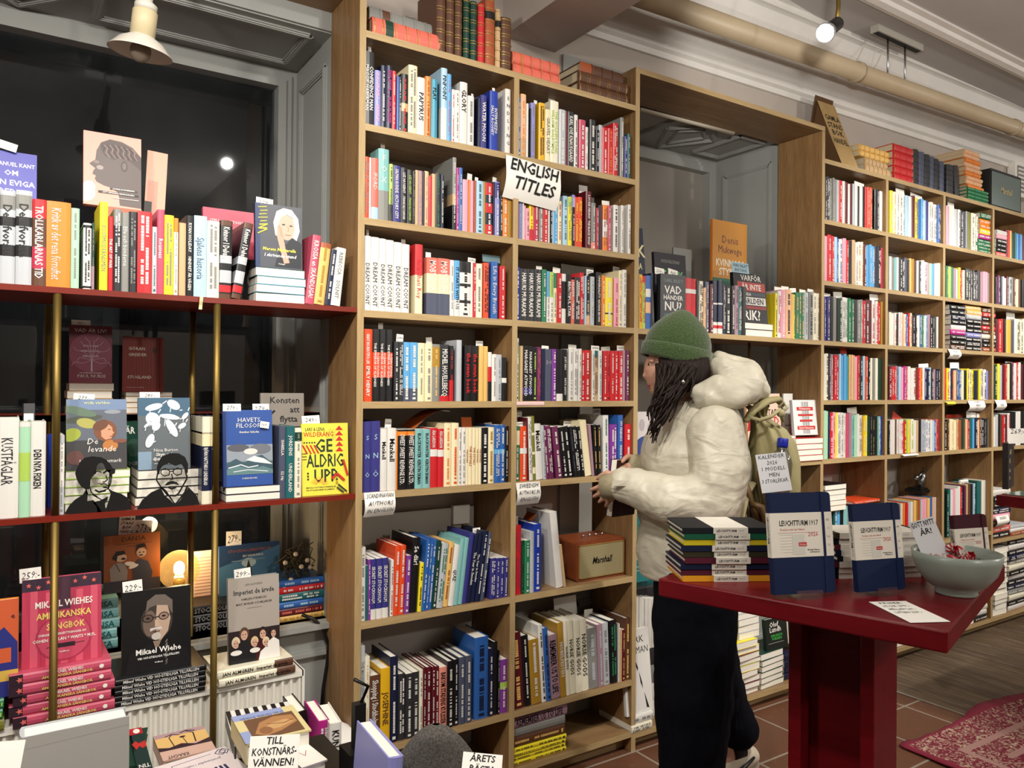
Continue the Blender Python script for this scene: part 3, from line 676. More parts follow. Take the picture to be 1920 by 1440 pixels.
# ------------------------------------------------------------------ lying, face-out and antique books
def hexmat(c, rough=0.4): return cmat(c) if c in PAL else mat('print_'+c, c, rough, 0, 0.4)
def draw(b, ops, w, h, M):
    """printed artwork on a w x h plane; fractions of the sheet; each op a hair above the last"""
    e = .0003
    for op in ops:
        k = op[0]; P = M @ T(0, 0, e); e += .00008
        if k == 'r': _, u0, v0, u1, v1, c = op; b.poly([(u0*w,v0*h,0),(u1*w,v0*h,0),(u1*w,v1*h,0),(u0*w,v1*h,0)], hexmat(c), P)
        elif k == 'e':
            _, u, v, ru, rv, c = op[:6]; rot = math.radians(op[6]) if len(op) > 6 else 0; vs = []
            for i in range(22):
                a = 2*math.pi*i/22; x, y = ru*w*math.cos(a), rv*h*math.sin(a)
                vs.append((min(max(u*w+x*math.cos(rot)-y*math.sin(rot), 0), w), min(max(v*h+x*math.sin(rot)+y*math.cos(rot), 0), h), 0))
            b.poly(vs, hexmat(c), P)
        elif k == 'p': b.poly([(min(max(u, 0), 1)*w, min(max(v, 0), 1)*h, 0) for u, v in op[1]], hexmat(op[2]), P)
        elif k == 'l':
            pts = [Vector((u*w, v*h, 0)) for u, v in op[1]]; wd = op[2]*w/2; m = hexmat(op[3])
            for p, q in zip(pts, pts[1:]):
                n = Vector((-(q-p).y, (q-p).x, 0)).normalized()*wd; b.poly([p-n, q-n, q+n, p+n], m, P)
        elif k == 't':
            _, st, u, v, cap, c = op[:6]; o = op[6] if len(op) > 6 else {}
            b.text(st, P @ T(u*w, v*h, 0) @ R(o.get('rot', 0), 'Z'), cap*h, hexmat(c), o.get('mw', .92)*w, o.get('b', True), o.get('a', 'c'), o.get('sq', 1), o.get('sh', 0), o.get('j', 0), o.get('tr', 0))
def lay(row, xr, y, z, L, t, d, c, fore=False, yaw=0, **k):             # flat book; xr = right end of its front edge
    M = T(xr, y, z+t/2) @ R(yaw, 'Z')
    M = M @ (T(-L, d, 0) @ R(180, 'Z') if fore else T(0, 0, 0)) @ R(-90, 'Y')
    return spec(M, t, L, d, c, row, lying=True, **k)
def stack(row, pxl, pxr, Y, z, items, d=.15, yaw=0, name=None, jit=.004, **kk):
    """items bottom to top: (thickness, colour, text, textcolour, fore)"""
    rnd = random.Random(row+str(pxl)); py = 900; n = len(items); ords = ['lowest', 'second lowest', 'third lowest', 'fourth lowest', 'fifth lowest', 'sixth lowest', 'seventh lowest', 'eighth lowest', 'ninth lowest', 'tenth lowest', 'eleventh lowest', 'twelfth lowest', 'thirteenth lowest']
    for i, it in enumerate(items):
        t, c = it[:2]; tx = it[2] if len(it) > 2 else None; tc = it[3] if len(it) > 3 else 'wh'; fore = it[4] if len(it) > 4 else False
        yy = Y+rnd.uniform(0, jit); xa, xb = at(pxl, 800, yy).x, at(pxr, 800, yy).x
        L = (xb-xa)/math.cos(math.radians(yaw)); dx = rnd.uniform(-jit, jit)
        k = dict(kk)
        if name:
            o = 'only' if n == 1 else ('topmost' if i == n-1 else ords[i]); k['label'] = '%s %s book of %s' % (o, PAL[c][0], name)
            k['group'] = 'books in '+name
        if tx: k['text'] = tx; k['tc'] = tc
        lay(row, xb+dx, yy, z, L, t, d, c, fore, yaw+rnd.uniform(-1, 1)*jit*200, **k); z += t+.0004
    return z
def face(label, xl, Y, z, w, h, t, c, art, tilt=0, yaw=0, roll=0, **k):
    """front cover towards the room; xl = left end of the spine"""
    M = T(xl, Y, z) @ R(yaw, 'Z') @ R(roll, 'Y') @ R(-tilt, 'X') @ T(0, t/2, 0) @ R(-90, 'Z')
    return spec(M, t, h, w, c, 'face', label=label, art=art, hb=True, **k)
def facepx(label, p0, p1, Y, c, art, t=.02, tilt=0, yaw=0, z=None, roll=0, **k):
    """p0 lower-left, p1 upper-right pixel of the cover on the plane y=Y"""
    a, b_ = at(*p0, Y), at(p1[0], p0[1], Y); zt = at((p0[0]+p1[0])/2, p1[1], Y).z; zb = at((p0[0]+p1[0])/2, p0[1], Y).z
    if z is None: z = zb
    return face(label, a.x, Y, z, (b_.x-a.x)/math.cos(math.radians(yaw)), (zt-z)/math.cos(math.radians(tilt)), t, c, art, tilt, yaw, roll, **k)

RZ, RL = 1.691, 1.104                                                    # the two red shelves
# top red shelf: spines
parse_row('row on upper red shelf', 0, 340, 5.647, RZ, -30, """
0 80 sv bk .1-.25bk .35-.5bk .6-.8bk , 170 95 sv bk .3-.42bk .62-.72bk .8-.95gy ~.2-.95: De ofvorste , 345 95 sv bk .3-.42bk .62-.72bk .8-.95gy ~.2-.95: De ofvorste
495 190 br wh .78-1rd .2-.45cm: TROLLKARLARNAS TID , 755 215 og wh reg: Kritik av det rena förnuftet , 845 285 mi gy reg:=
_885
975 440 wh bk .93-.97bk .02-.05bk:= , 1005 440 dg gy 0-.35mv:=
_1060
1150 215 yl gy reg ~.2-.75: POSTMODERNISMEN , 1206 370 rd wh: THE ART OF WAR , 1290 295 ch wh .8-1gy:= , 1372 330 gy wh ~.3-.85 reg: Elle och bönderna , 1460 320 ch gy:= , 1615 320 rd wh:=
1668 480 sv te:= , 1745 300 rs wh ~.38-.7: Rousseau , 1845 358 yl gy:= , 1892 390 wh og .82-1og:=
""", dep=(.15, .16))
parse_row('row on upper red shelf', 320, 370, 5.333, RZ, 88, """
158 255 tn br , 238 180 bk wh: RYAN HOLIDAY;HINDRET ÄR VÄGEN , 368 185 pb sl ~.2-.75 reg: Själens historia , 492 238 iv gy:=
610 230 bk wh 0-.06br .08-.17rd .2-.36sv .45-.55sv .93-1br @1 ~.5-.93: Kvinnor I Debatt
705 250 bk wh 0-.06br .08-.17rd .2-.36sv .45-.55sv .93-1br @9 ~.5-.93: Kvinnor I Debatt
""", dep=(.15, .16))
parse_row('row on upper red shelf', 320, 370, 5.333, RZ, 1355, """
1440 375 rs wh @6: KROSSA en SKÄNDLIGA! , 1545 455 go oc @6.5 .92-1ru:= , 1605 520 nv wh @7:= , 1700 505 wh gy @6: REBECCA;SOLNIT
""", dep=(.15, .16))
face('violet blue book cover with white capitals standing behind the speckled grey spines', at(-29, 395, 2.47).x, 2.47, RZ, at(69, 395, 2.47).x-at(-29, 395, 2.47).x, (at(20, 277, 2.47).z-RZ)/math.cos(math.radians(6)), .022, 'ind',
     [('r',0,0,1,1,'4a4aa8'),('t','IMMANUEL KANT',.5,.895,.028,'wh'),('t','OM',.5,.828,.038,'wh'),('t','DEN EVIGA',.5,.756,.040,'wh'),('t','FREDEN',.5,.690,.040,'wh')], tilt=6)
head = [('r',0,0,1,1,'e9a08f'),('e',.02,.16,.18,.12,'f2e6e0'),('e',.10,.24,.10,.08,'f0ddd6'),
 ('p',[(.20,.62),(.22,.75),(.30,.87),(.45,.93),(.65,.92),(.85,.86),(1,.74),(1,.02),(.62,.03),(.60,.20),(.48,.26),(.34,.28),(.22,.32),(.19,.36),(.21,.40),(.15,.42),(.17,.47),(.20,.50),(.12,.54),(.10,.56)],'5b4f4c'),
 ('p',[(.28,.85),(.45,.92),(.70,.90),(1,.74),(1,.55),(.8,.66),(.62,.70),(.5,.64),(.42,.72),(.30,.76)],'4a3d3a'),
 ('e',.22,.59,.05,.022,'7d6c66'),('e',.28,.52,.06,.03,'9a8c87'),('e',.70,.58,.06,.075,'3c3331'),('e',.70,.58,.035,.05,'6d5c57')]
for i in range(12):
    a = i*.08; head.append(('l',[(.30+a*.6,.86-abs(i-5)*.006),(.36+a*.6,.80),(.33+a*.62,.74),(.40+a*.6,.68)],.014,'96786e' if i % 2 else '2f2725'))
head += [('r',.25,.175,.95,.205,'2a2626'),('r',.45,.235,.93,.262,'3a3331'),('t','ATT UPPFINNA RENÄSSANSEN',.6,.18,.02,'wh'),('t','JONNA BORNEMARK',.69,.24,.02,'wh'),('r',.5,.12,.95,.13,'cfc5c0')]
zt = at(210, 388, 2.47).z
stack('behind', 190, 262, 2.46, RZ, [(.06, 'rd', None), (.05, 'cr', None), (max(.03, zt-RZ-.1115), 'ru', None)], d=.13, name='the stack under the pink sculpture-head cover', jit=.002)
facepx('pink cover with dark bronze head in profile standing above the spines on upper red shelf', (156, 388), (265, 249), 2.47, 'co', head, t=.022, tilt=5, z=zt)
facepx('peach cover edge with rust patches leaning behind the pink sculpture-head cover', (262, 400), (301, 276), 2.515, 'pe', [('r',0,0,1,1,'d9a48c'),('r',.1,0,.6,.8,'c98e7a'),('r',.0,.40,.35,.66,'1c1716'),('r',.8,.1,1,.25,'7a3a22'),('r',.82,.5,1,.62,'7a3a22')], t=.012, tilt=4, z=RZ, roll=3)
face('rose red cover with fine white author line behind the two tilted black spines', at(383, 470, 2.49).x, 2.49, RZ, .155, at(420, 388, 2.49).z-RZ, .03, 'rs', [('r',0,0,1,1,'b5475c'),('t','STELLAN OTTOSSON',.5,.86,.028,'e8c0c0'),('p',[(.3,.1),(.7,.1),(.5,.2)],'8c2f45')], tilt=5)
face('dark photo cover with a boy\'s face low between tilted spine and stack', at(452, 540, 2.40).x, 2.40, RZ, .07, .135, .012, 'bk', [('r',0,0,1,1,'1d1d1f'),('e',.55,.55,.3,.24,'8d7f76'),('e',.52,.80,.36,.16,'26211e'),('e',.42,.56,.07,.02,'1a1614'),('e',.68,.56,.07,.02,'1a1614'),('r',.45,.36,.65,.385,'4a3b36')])
z4 = stack('ms', 478, 569, 2.31, RZ, [(.028, 'tq', None, 'wh', True), (.024, 'tq', None, 'wh', True), (.024, 'tq', None, 'wh', True), (.026, 'te', None, 'wh', True)], d=.14, name='the four-book stack under the grey-haired woman portrait')
woman = [('r',0,0,1,1,'474a52'),('r',0,0,.1,1,'24365c'),('p',[(.40,.02),(.98,.02),(.99,.42),(.80,.52),(.66,.40),(.5,.30)],'20242b'),
 ('p',[(.42,.52),(.38,.72),(.45,.90),(.60,.965),(.78,.95),(.92,.82),(.95,.62),(.88,.46),(.80,.50),(.55,.48)],'c9c4bd'),
 ('e',.665,.66,.175,.205,'d0a58f'),('p',[(.47,.78),(.56,.90),(.72,.90),(.86,.78),(.80,.84),(.66,.86),(.55,.82)],'dedad4'),
 ('e',.60,.70,.035,.014,'4a3a34'),('e',.76,.69,.035,.014,'4a3a34'),('l',[(.69,.68),(.71,.61),(.68,.595)],.012,'a87763'),('l',[(.63,.54),(.70,.535),(.75,.545)],.016,'9d5a50'),
 ('p',[(.46,.66),(.51,.70),(.56,.58),(.60,.46),(.64,.30),(.72,.10),(.60,.08),(.52,.30),(.46,.48)],'c99d86'),('l',[(.50,.68),(.55,.50)],.01,'9b7462'),('l',[(.54,.66),(.585,.48)],.01,'9b7462'),
 ('t','Merete Mazzarella',.5,.27,.05,'e9dc4a',{'sh':.2}),('t','I skrivande stund',.52,.175,.052,'e6e6e6',{'sh':.2}),('t','Förlaget',.55,.06,.022,'wh')]
for i in range(7): woman.append(('l',[(.06+.02*(i % 3),.60+i*.055),(.24+.02*(i % 2),.62+i*.055)],.016,'d8cf3c'))
woman += [('l',[(.05,.52),(.25,.60),(.06,.60),(.26,.68),(.08,.66)],.02,'e4da3e')]
facepx('slate cover with portrait of grey-haired woman and yellow script on the four-book stack', (479, 513), (567, 383), 2.315, 'nv', woman, t=.024, tilt=4, z=z4)

# lower red shelf
parse_row('row on lower red shelf', 0, 700, 4.965, RL, -30, """
182 415 wh ch ~.32-.82 reg: KUSTFÅGLAR , 288 455 mi ch .38-.68li .95-1wh , 432 450 wh bk ~.28-.72: DEN NYA FISKEN
""", dep=(.16, .17))
face('blue spine end partly hidden behind white patterned fish book', at(88, 870, 2.45).x, 2.45, RL, .03, .20, .02, 'cb', [])
for lb, p0, p1, Y, c in (('white book block seen from above behind the lime spine', (42, 800), (66, 757), 2.50, 'ch'),):
    facepx(lb, p0, p1, Y, c, [('r',.12,0,.9,.9,'efece4')], t=.02, tilt=10, z=RL)
parse_row('row on lower red shelf', 0, 700, 4.965, RL, 553, """
605 578 sv gy .35-.9wh:=
""")
zl = stack('dl', 122, 243, 2.34, RL, [(.021, 'li', None, 'wh', True)]*4 + [(.021, 'li', None, 'wh', True)], d=.16, name='the lime-edged stack behind first silhouette bookend')
levande = [('r',0,0,1,1,'5d6470'),('r',0,0,1,.42,'3a3a3c'),('r',0,.85,1,1,'7286a6'),('e',.26,.72,.34,.05,'4c5148',8),('e',.33,.66,.17,.07,'a8a456',-12),('e',.08,.5,.16,.09,'9aa63c',20),('e',.76,.82,.14,.03,'8d939b'),('e',.2,.83,.3,.06,'5f7562',-14),
 ('e',.64,.55,.19,.15,'7a4a30'),('p',[(.56,.62),(.66,.66),(.75,.60),(.76,.54),(.79,.52),(.76,.50),(.74,.44),(.64,.42),(.57,.47)],'c99474'),('e',.56,.63,.14,.07,'6a4430',30),('l',[(.68,.565),(.73,.57)],.012,'3d2a20'),('l',[(.71,.465),(.76,.475)],.014,'8d4a40'),
 ('e',.72,.34,.13,.08,'b5743a'),('e',.88,.4,.12,.03,'7a4a3a'),('e',.14,.18,.14,.10,'5e3c38'),
 ('t','vrida världen',.5,.93,.045,'dfe6a0',{'b':False,'mw':.7}),('t','De',.42,.365,.085,'wh',{'b':False,'sh':.2}),('t','levande',.58,.255,.085,'wh',{'b':False,'sh':.2}),('t','Jonas Bornemark',.55,.10,.055,'wh',{'b':False,'sh':.2})]
facepx('grey green cover with dreamy woman among fish, behind first black silhouette', (124, 893), (238, 749), 2.345, 'li', levande, t=.024, tilt=8, z=zl)
zn = stack('dn', 258, 374, 2.35, RL, [(.024, 'ch', None, 'wh', True)]*3 + [(.026, 'ch', None, 'wh', True)], d=.16, name='the dark stack behind second silhouette bookend')
nb = [('r',0,0,1,1,'5c6469'),('r',0,.75,1,1,'3f6078'),('r',0,0,.25,.25,'8097ac')]
for (x, y, rx, ry, a) in ((.30,.87,.17,.045,15),(.68,.90,.14,.06,-35),(.28,.70,.13,.10,40),(.60,.73,.2,.035,-10),(.64,.57,.075,.14,28),(.34,.60,.10,.05,60),(.84,.60,.09,.035,35),(.22,.40,.075,.10,-20),(.17,.62,.08,.02,40),(.90,.74,.09,.03,50)):
    nb += [('e',x,y,rx,ry,'d3dbe0',a),('e',x+.02,y+.02,rx*.6,ry*.5,'eef1f2',a)]
    ca, sa = math.cos(math.radians(a)), math.sin(math.radians(a)); nb += [('l',[(x+rx*ca,y+rx*sa),(x+rx*1.5*ca,y+rx*1.3*sa+.03)],.022,'d3dbe0'),('l',[(x-rx*.4*ca,y-rx*.4*sa),(x-rx*.5,y-rx*.4-.05)],.02,'c2ccd2')]
nb += [('t','Nina Burton',.52,.245,.045,'wh',{'b':False}),('t','Skyn och',.5,.185,.045,'wh'),('t','djupens värld',.52,.125,.045,'wh'),('l',[(.3,.08),(.8,.08)],.01,'wh')]
facepx('slate cover swirling with white animals, behind second black silhouette', (259, 889), (357, 746), 2.355, 'sl', nb, t=.024, tilt=6, z=zn)
parse_row('row on lower red shelf', 320, 700, 5.333, RL, 320, """
408 432 nv wh .8-1iv 0-.15iv .66-.82cr ~.2-.66: BJÖRN NATTHIKO LINDEBLAD , 490 432 nv wh .8-1iv 0-.15iv .66-.82cr ~.2-.66: BJÖRN NATTHIKO LINDEBLAD
_1090
1160 530 sl wh ~.12-.9: ISABELLA;52 Hz , 1248 530 te wh: JORDENS;UNDERLAND , 1320 555 iv gy .82-.95dg:=
""", dep=(.145, .15))
zh = stack('dh', 424, 525, 2.30, RL, [(.022, 'nv', None, 'wh', True), (.021, 'nv', None, 'wh', True)], d=.15, name='the navy pair under the stormy sea cover')
sea = [('r',0,0,1,1,'2b4f96'),('r',0,0,.06,1,'1c3568'),('r',.07,.15,1,.54,'8d96a0'),('r',.07,.15,1,.32,'4d6a70'),('e',.3,.50,.22,.05,'56585f'),('e',.75,.48,.22,.07,'6c7078'),('e',.55,.45,.14,.04,'d8d4cc'),
 ('p',[(.07,.30),(.25,.36),(.42,.30),(.60,.38),(.78,.40),(1,.28),(1,.20),(.07,.20)],'3c5560'),('p',[(.45,.34),(.62,.39),(.82,.35),(1,.27),(.8,.29),(.62,.31)],'d9e0df'),('p',[(.07,.22),(.3,.27),(.5,.22),(.8,.25),(1,.20),(1,.15),(.07,.15)],'5d7d80'),('l',[(.1,.24),(.35,.28),(.5,.24),(.7,.26)],.02,'e4eaea'),('l',[(.2,.19),(.5,.21),(.9,.18)],.015,'d2dcdc'),
 ('t','HAVETS',.52,.84,.06,'wh',{'b':False}),('t','FILOSOFI',.52,.765,.06,'wh',{'b':False}),('t','Gunther Scholtz',.52,.695,.028,'wh'),('t','OCEAN BOOKS',.52,.09,.02,'wh')]
facepx('royal blue cover with painted stormy sea standing on the navy pair', (419, 901), (512, 769), 2.31, 'cb', sea, t=.022, tilt=5, z=zh)
ge = [('r',0,0,1,1,'ebdc4c'),('t','LARS & LENA',.28,.895,.05,'26392c',{'a':'c','mw':.42}),('t','WILDERÄNG',.36,.815,.066,'c4302a',{'mw':.64}),('t','GE',.47,.60,.185,'26392c',{'sq':.8}),('t','ALDRIG',.5,.395,.18,'26392c',{'mw':.80}),('t','UPP',.5,.185,.18,'26392c',{'sq':.8}),
 ('t','MENTALA OCH FYSISKA FÖRBEREDELSER',.4,.10,.022,'26392c',{'mw':.64}),('t','FÖR ATT KLARA KRISEN TILLSAMMANS',.38,.065,.022,'26392c',{'mw':.6})]
for i in range(5): ge.append(('p',[(.72,.90-i*.075),(.89,.90-i*.075),(.805,.965-i*.075)],'c4302a'))
for i in range(4): ge.append(('p',[(.0+i*.08,.70),(.035+i*.08,.70),(.13+i*.08,.58),(.095+i*.08,.58)],'c4302a'))
for i in range(5): ge.append(('e',.05+i*.055,.735,.016,.011,'26392c'))
for i in range(3): ge += [('e',.12,.31-i*.04,.02,.014,'26392c'),('r',.0,.50+i*.04,.1,.508+i*.04,'26392c')]
for i in range(12): a = math.pi*(.08+i*.07); ge.append(('l',[(.36+.07*math.cos(a),.13+.05*math.sin(a)),(.36+.2*math.cos(a),.13+.13*math.sin(a))],.005,'c4302a'))
for i in range(12): a = math.pi*2*i/12; ge.append(('l',[(.62+.05*math.cos(a),.84+.04*math.sin(a)),(.62+.12*math.cos(a),.84+.09*math.sin(a))],.004,'26392c'))
ge += [('l',[(.62,.22),(.74,.29),(.90,.19)],.05,'c4302a'),('l',[(.88,.48),(.97,.26)],.045,'c4302a'),('l',[(.76,.14),(.95,.03)],.03,'26392c'),('l',[(.73,.10),(.88,.02)],.03,'26392c'),('p',[(.70,.20),(.76,.20),(.73,.24)],'26392c'),('p',[(.70,.155),(.76,.155),(.73,.19)],'b57a2a')]
facepx('bright yellow cover with big dark capitals and red arrows against the oak panel', (567, 923), (654, 794), 2.315, 'yl', ge, t=.012, tilt=4, z=RL)
facepx('grey cover with fat black title letters in the back corner by the window frame', (489, 800), (570, 737), 2.50, 'gy', [('r',0,0,1,1,'8c857c'),('t','Konsten',.55,.70,.19,'bk',{'mw':.8}),('t','att',.78,.42,.19,'bk',{'mw':.3}),('t','flytta',.64,.14,.19,'bk',{'mw':.6}),('l',[(.2,.35),(.32,.48)],.05,'bk')], t=.02, tilt=3)
stack('kb', 487, 572, 2.50, RL, [(.05, 'pe', None), (.05, 'wh', None), (.05, 'nv', None), (.05, 'wh', None), (.045, 'gy', None)], d=.1, name='the stack under the grey art book in the corner')
# rear ledge behind the lower red shelf
RR = 1.352
b = MB(); b.box(-1.5, .9, 2.56, 2.86, RR-.018, RR, RED_SHELF); b.box(-1.5, .9, 2.56, 2.575, RR-.018, RR, RED_SHELF); RLEDGE = b
facepx('dark green cover with fine tree drawing half hidden between the two display stacks', (232, 905), (268, 790), 2.56, 'dg', [('t','ÄR L',.45,.84,.09,'wh',{'mw':.8}),('t','LOGINS',.5,.42,.05,'gy'),('t','HEMLIG',.5,.28,.05,'gy'),('t','KAPIT',.5,.14,.05,'gy'),('e',.5,.65,.4,.12,'2c4a3c')], t=.02, z=RL)
z_ = stack('vl', 127, 211, 2.66, RR, [(.023, 'tn', None, 'wh', True)]*4, d=.13, name='the stack under the burgundy tree cover')
tree = [('r',0,0,1,1,'7d1c38'),('r',0,.78,1,1,'5d1026'),('e',.5,.53,.5,.34,'93405a'),('t','VAD ÄR LIV?',.5,.88,.065,'e0d4d4',{'b':False}),('t','BIOLOGINS',.5,.63,.032,'e0c8cc',{'mw':.5}),('t','HEMLIGHETER I',.5,.54,.032,'e0c8cc',{'mw':.65}),('t','FEM KAPITEL',.5,.45,.032,'e0c8cc',{'mw':.55}),('t','AV NOBELPRISTAGAREN',.5,.165,.022,'e0c8cc'),('t','PAUL NURSE',.52,.095,.055,'e0d4d4',{'b':False}),('l',[(.52,.2),(.52,.45)],.035,'d9c4c8')]
for sg in (-1, 1):
    for (a, bb, c_) in ((.28,.44,.20),(.36,.56,.34),(.20,.66,.46),(.10,.74,.56),(.40,.36,.12)): tree.append(('l',[(.52,.40),(.52+sg*a*.5,bb-.02),(.52+sg*a,bb),(.52+sg*(a+.06),bb-.06 if c_ < .3 else bb+.06)],.014,'c99aa6'))
facepx('burgundy cover with pale round tree drawing on the rear ledge by the window', (129, 722), (210, 610), 2.66, 'mr', tree, t=.018, tilt=3, z=z_)
z_ = stack('sl', 233, 320, 2.68, RR, [(.018, 'tn', None, 'wh', True), (.016, 'cr', None, 'wh', True), (.018, 'tn', None, 'wh', True), (.014, 'ch', None, 'wh', True)], d=.12, name='the stack under the red plank cover')
pl = [('r',0,0,1,1,'8a2a1e')]
for i in range(14): pl.append(('l',[(.03+i*.072,0),(.04+i*.072+.01*math.sin(i*2.1),.5),(.03+i*.072,1)],.006,'56160f'))
pl += [('e',.78,.76,.06,.05,'4a120c'),('t','GÖRAN',.14,.76,.055,'e6d8cf',{'a':'l'}),('t','GREIDER',.14,.65,.055,'e6d8cf',{'a':'l'}),('t','STUGLAND',.12,.24,.055,'e6d8cf',{'a':'l'}),('t','EN BERÄTTELSE OM SVERIGE',.1,.07,.016,'d0b0a5',{'a':'l'})]
facepx('red wood-grain cover with pale capitals on the rear ledge by the window', (229, 742), (306, 632), 2.68, 'rd', pl, t=.02, tilt=3, yaw=-4, z=z_)

# books on the radiator and window sill
RAD = .568
zp = stack('sb', 26, 217, 2.315, RAD, [(.0268, 'rs', None)]*5, d=.20, name='the pink songbook stack on the radiator', jit=.006, songbook=1)
song = [('r',0,0,1,1,'b83a54'),('r',0,.86,1,1,'3c2a3a')]
for i in range(5): song.append(('r',.1+i*.19,.0,.19+i*.19,.86-.03*(i % 2),'d0566c'))
song += [('e',.52,.30,.36,.27,'a83450'),('e',.52,.30,.33,.25,'c24a62'),('e',.52,.64,.22,.14,'a83450'),('r',.45,.62,.60,1,'4a2c3a'),('r',.40,.185,.66,.235,'33222c'),('l',[(.3,.2),(.78,.22)],.01,'33222c')]
for i, (x, y) in enumerate(((.08,.93),(.2,.9),(.32,.95),(.66,.93),(.78,.96),(.9,.92))): song.append(('p',[(x+.035*math.cos(math.radians(90+j*72+(36 if q else 0)))*(.45 if q else 1), y+.03*math.sin(math.radians(90+j*72+(36 if q else 0)))*(.45 if q else 1)) for j in range(5) for q in (0, 1)],'d86a60'))
song += [('t','MIKAEL WIEHES',.52,.66,.075,'f2ece0',{'sq':.8,'mw':.84}),('t','AMERIKANSKA',.52,.53,.075,'e8cf70',{'sq':.8,'mw':.84}),('t','SÅNGBOK',.54,.40,.075,'e8cf70',{'sq':.8,'mw':.6}),('t','SVENSKA ÖVERSÄTTNINGAR AV',.5,.335,.025,'f2ece0',{'mw':.6}),('t','COHEN * DYLAN * WAITS * M.FL.',.53,.27,.034,'f2ece0',{'mw':.8}),('t','Ordfront',.52,.13,.02,'f2ece0')]
facepx('pink cover with guitar and star pattern leaning on the songbook stack', (40, 1262), (190, 1085), 2.35, 'rs', song, t=.03, tilt=7, z=zp)
zk = stack('wb', 221, 391, 2.318, RAD, [(.0145, 'bk', 'Mikael Wiehe VID HÖGTIDLIGA TILLFÄLLEN', 'wh')]*5, d=.19, name='the black stack under the bearded man portrait')
man = [('r',0,0,1,1,'0e0e0f'),('e',.50,.60,.23,.23,'3a332e'),('p',[(.34,.72),(.36,.86),(.48,.93),(.62,.92),(.73,.84),(.73,.66),(.66,.78),(.50,.80),(.40,.78)],'6b6058'),('p',[(.50,.80),(.66,.78),(.70,.62),(.66,.46),(.56,.36),(.50,.37),(.48,.58)],'b79c88'),('e',.40,.58,.10,.16,'6e5c50'),
 ('e',.60,.655,.075,.05,'15110f'),('e',.60,.655,.062,.04,'93796a'),('e',.60,.655,.03,.012,'120e0d'),('e',.37,.645,.08,.05,'15110f'),('e',.37,.645,.066,.04,'5d4c42'),('e',.37,.645,.03,.012,'120e0d'),('l',[(.45,.65),(.53,.655)],.014,'15110f'),('l',[(.68,.66),(.72,.68)],.012,'15110f'),
 ('p',[(.47,.62),(.51,.62),(.54,.535),(.47,.53)],'c0a590'),('p',[(.40,.52),(.56,.53),(.58,.49),(.47,.50),(.40,.48)],'c9c2ba'),('e',.49,.415,.07,.045,'bfb7ae'),('l',[(.44,.475),(.54,.475)],.012,'5a3d36'),('p',[(.44,.36),(.56,.36),(.52,.28),(.47,.28)],'8a7566'),
 ('p',[(.05,0),(.10,.24),(.40,.33),(.48,.26),(.58,.32),(.95,.22),(1,0)],'161517')]
for i in range(14): x = .62+(i*37 % 37)/100; y = .05+(i*53 % 29)/100; man.append(('l',[(x,y),(x+.03,y+.03)],.012,'6f675f'))
man += [('t','Mikael Wiehe',.52,.215,.068,'f0eee8',{'mw':.72}),('t','VID HÖGTIDLIGA TILLFÄLLEN',.52,.155,.026,'f0eee8',{'mw':.62}),('t','Ordfront',.52,.09,.018,'f0eee8')]
facepx('black cover with spectacled bearded man portrait on the radiator', (228, 1280), (358, 1108), 2.35, 'bk', man, t=.02, tilt=6, z=zk)
zi = stack('im', 412, 556, 2.32, RAD, [(.024, 'iv', 'JAN ALMGREN;Imperiet de ärvde', 'bk'), (.024, 'iv', 'JAN ALMGREN;Imperiet de ärvde', 'bk')], d=.16, yaw=2, name='the pale pair on the radiator end', bands=[(.0, .25, 'br')])
fam = [('r',0,0,1,1,'a59c92'),('r',0,0,1,.38,'2a1e20'),('t','JAN ALMGREN',.5,.90,.026,'3a3634',{'mw':.34,'b':False}),('t','Imperiet de ärvde',.5,.80,.06,'16202a',{'mw':.8}),('t','FAMILJEN STENBECKS',.5,.73,.026,'3a3634',{'mw':.5}),('t','MAKT, MÖRDER OCH MILJARDER',.5,.675,.026,'3a3634',{'mw':.7}),('r',.36,.63,.66,.634,'5a5450')]
for (x, y, r, hc, bc) in ((.14,.24,.07,'d8c8a8','1c1a1c'),(.30,.33,.08,'5a4030','1c1a1e'),(.50,.22,.065,'d6b98c','17161a'),(.66,.31,.075,'2a1c18','401418'),(.72,.20,.06,'d9c3a0','e8e4de'),(.87,.30,.06,'2a2220','e6e2da')):
    fam += [('p',[(x-.15,0),(x-.11,y-.10),(x,y-.05),(x+.11,y-.10),(x+.14,0)],bc),('e',x,y+.01,r*1.15,r*.95,hc),('e',x,y-.01,r*.8,r*.72,'c9a08a'),('e',x-.025,y,.012,.006,'2a1c18'),('e',x+.025,y,.012,.006,'2a1c18'),('l',[(x-.02,y-.03),(x+.02,y-.03)],.008,'8a4a44')]
fam += [('e',.14,.13,.11,.03,'e6e2da'),('e',.50,.13,.10,.03,'e6e2da')]
facepx('warm grey cover with old family group photograph on the radiator end', (429, 1230), (525, 1084), 2.35, 'gy', fam, t=.026, tilt=5, z=zi)
SILL = .645
zd = stack('da', 150, 226, 2.60, SILL, [(.030, 'aq', 'DANSA', 'te')]*5, d=.2, name='the turquoise stack on the window sill')
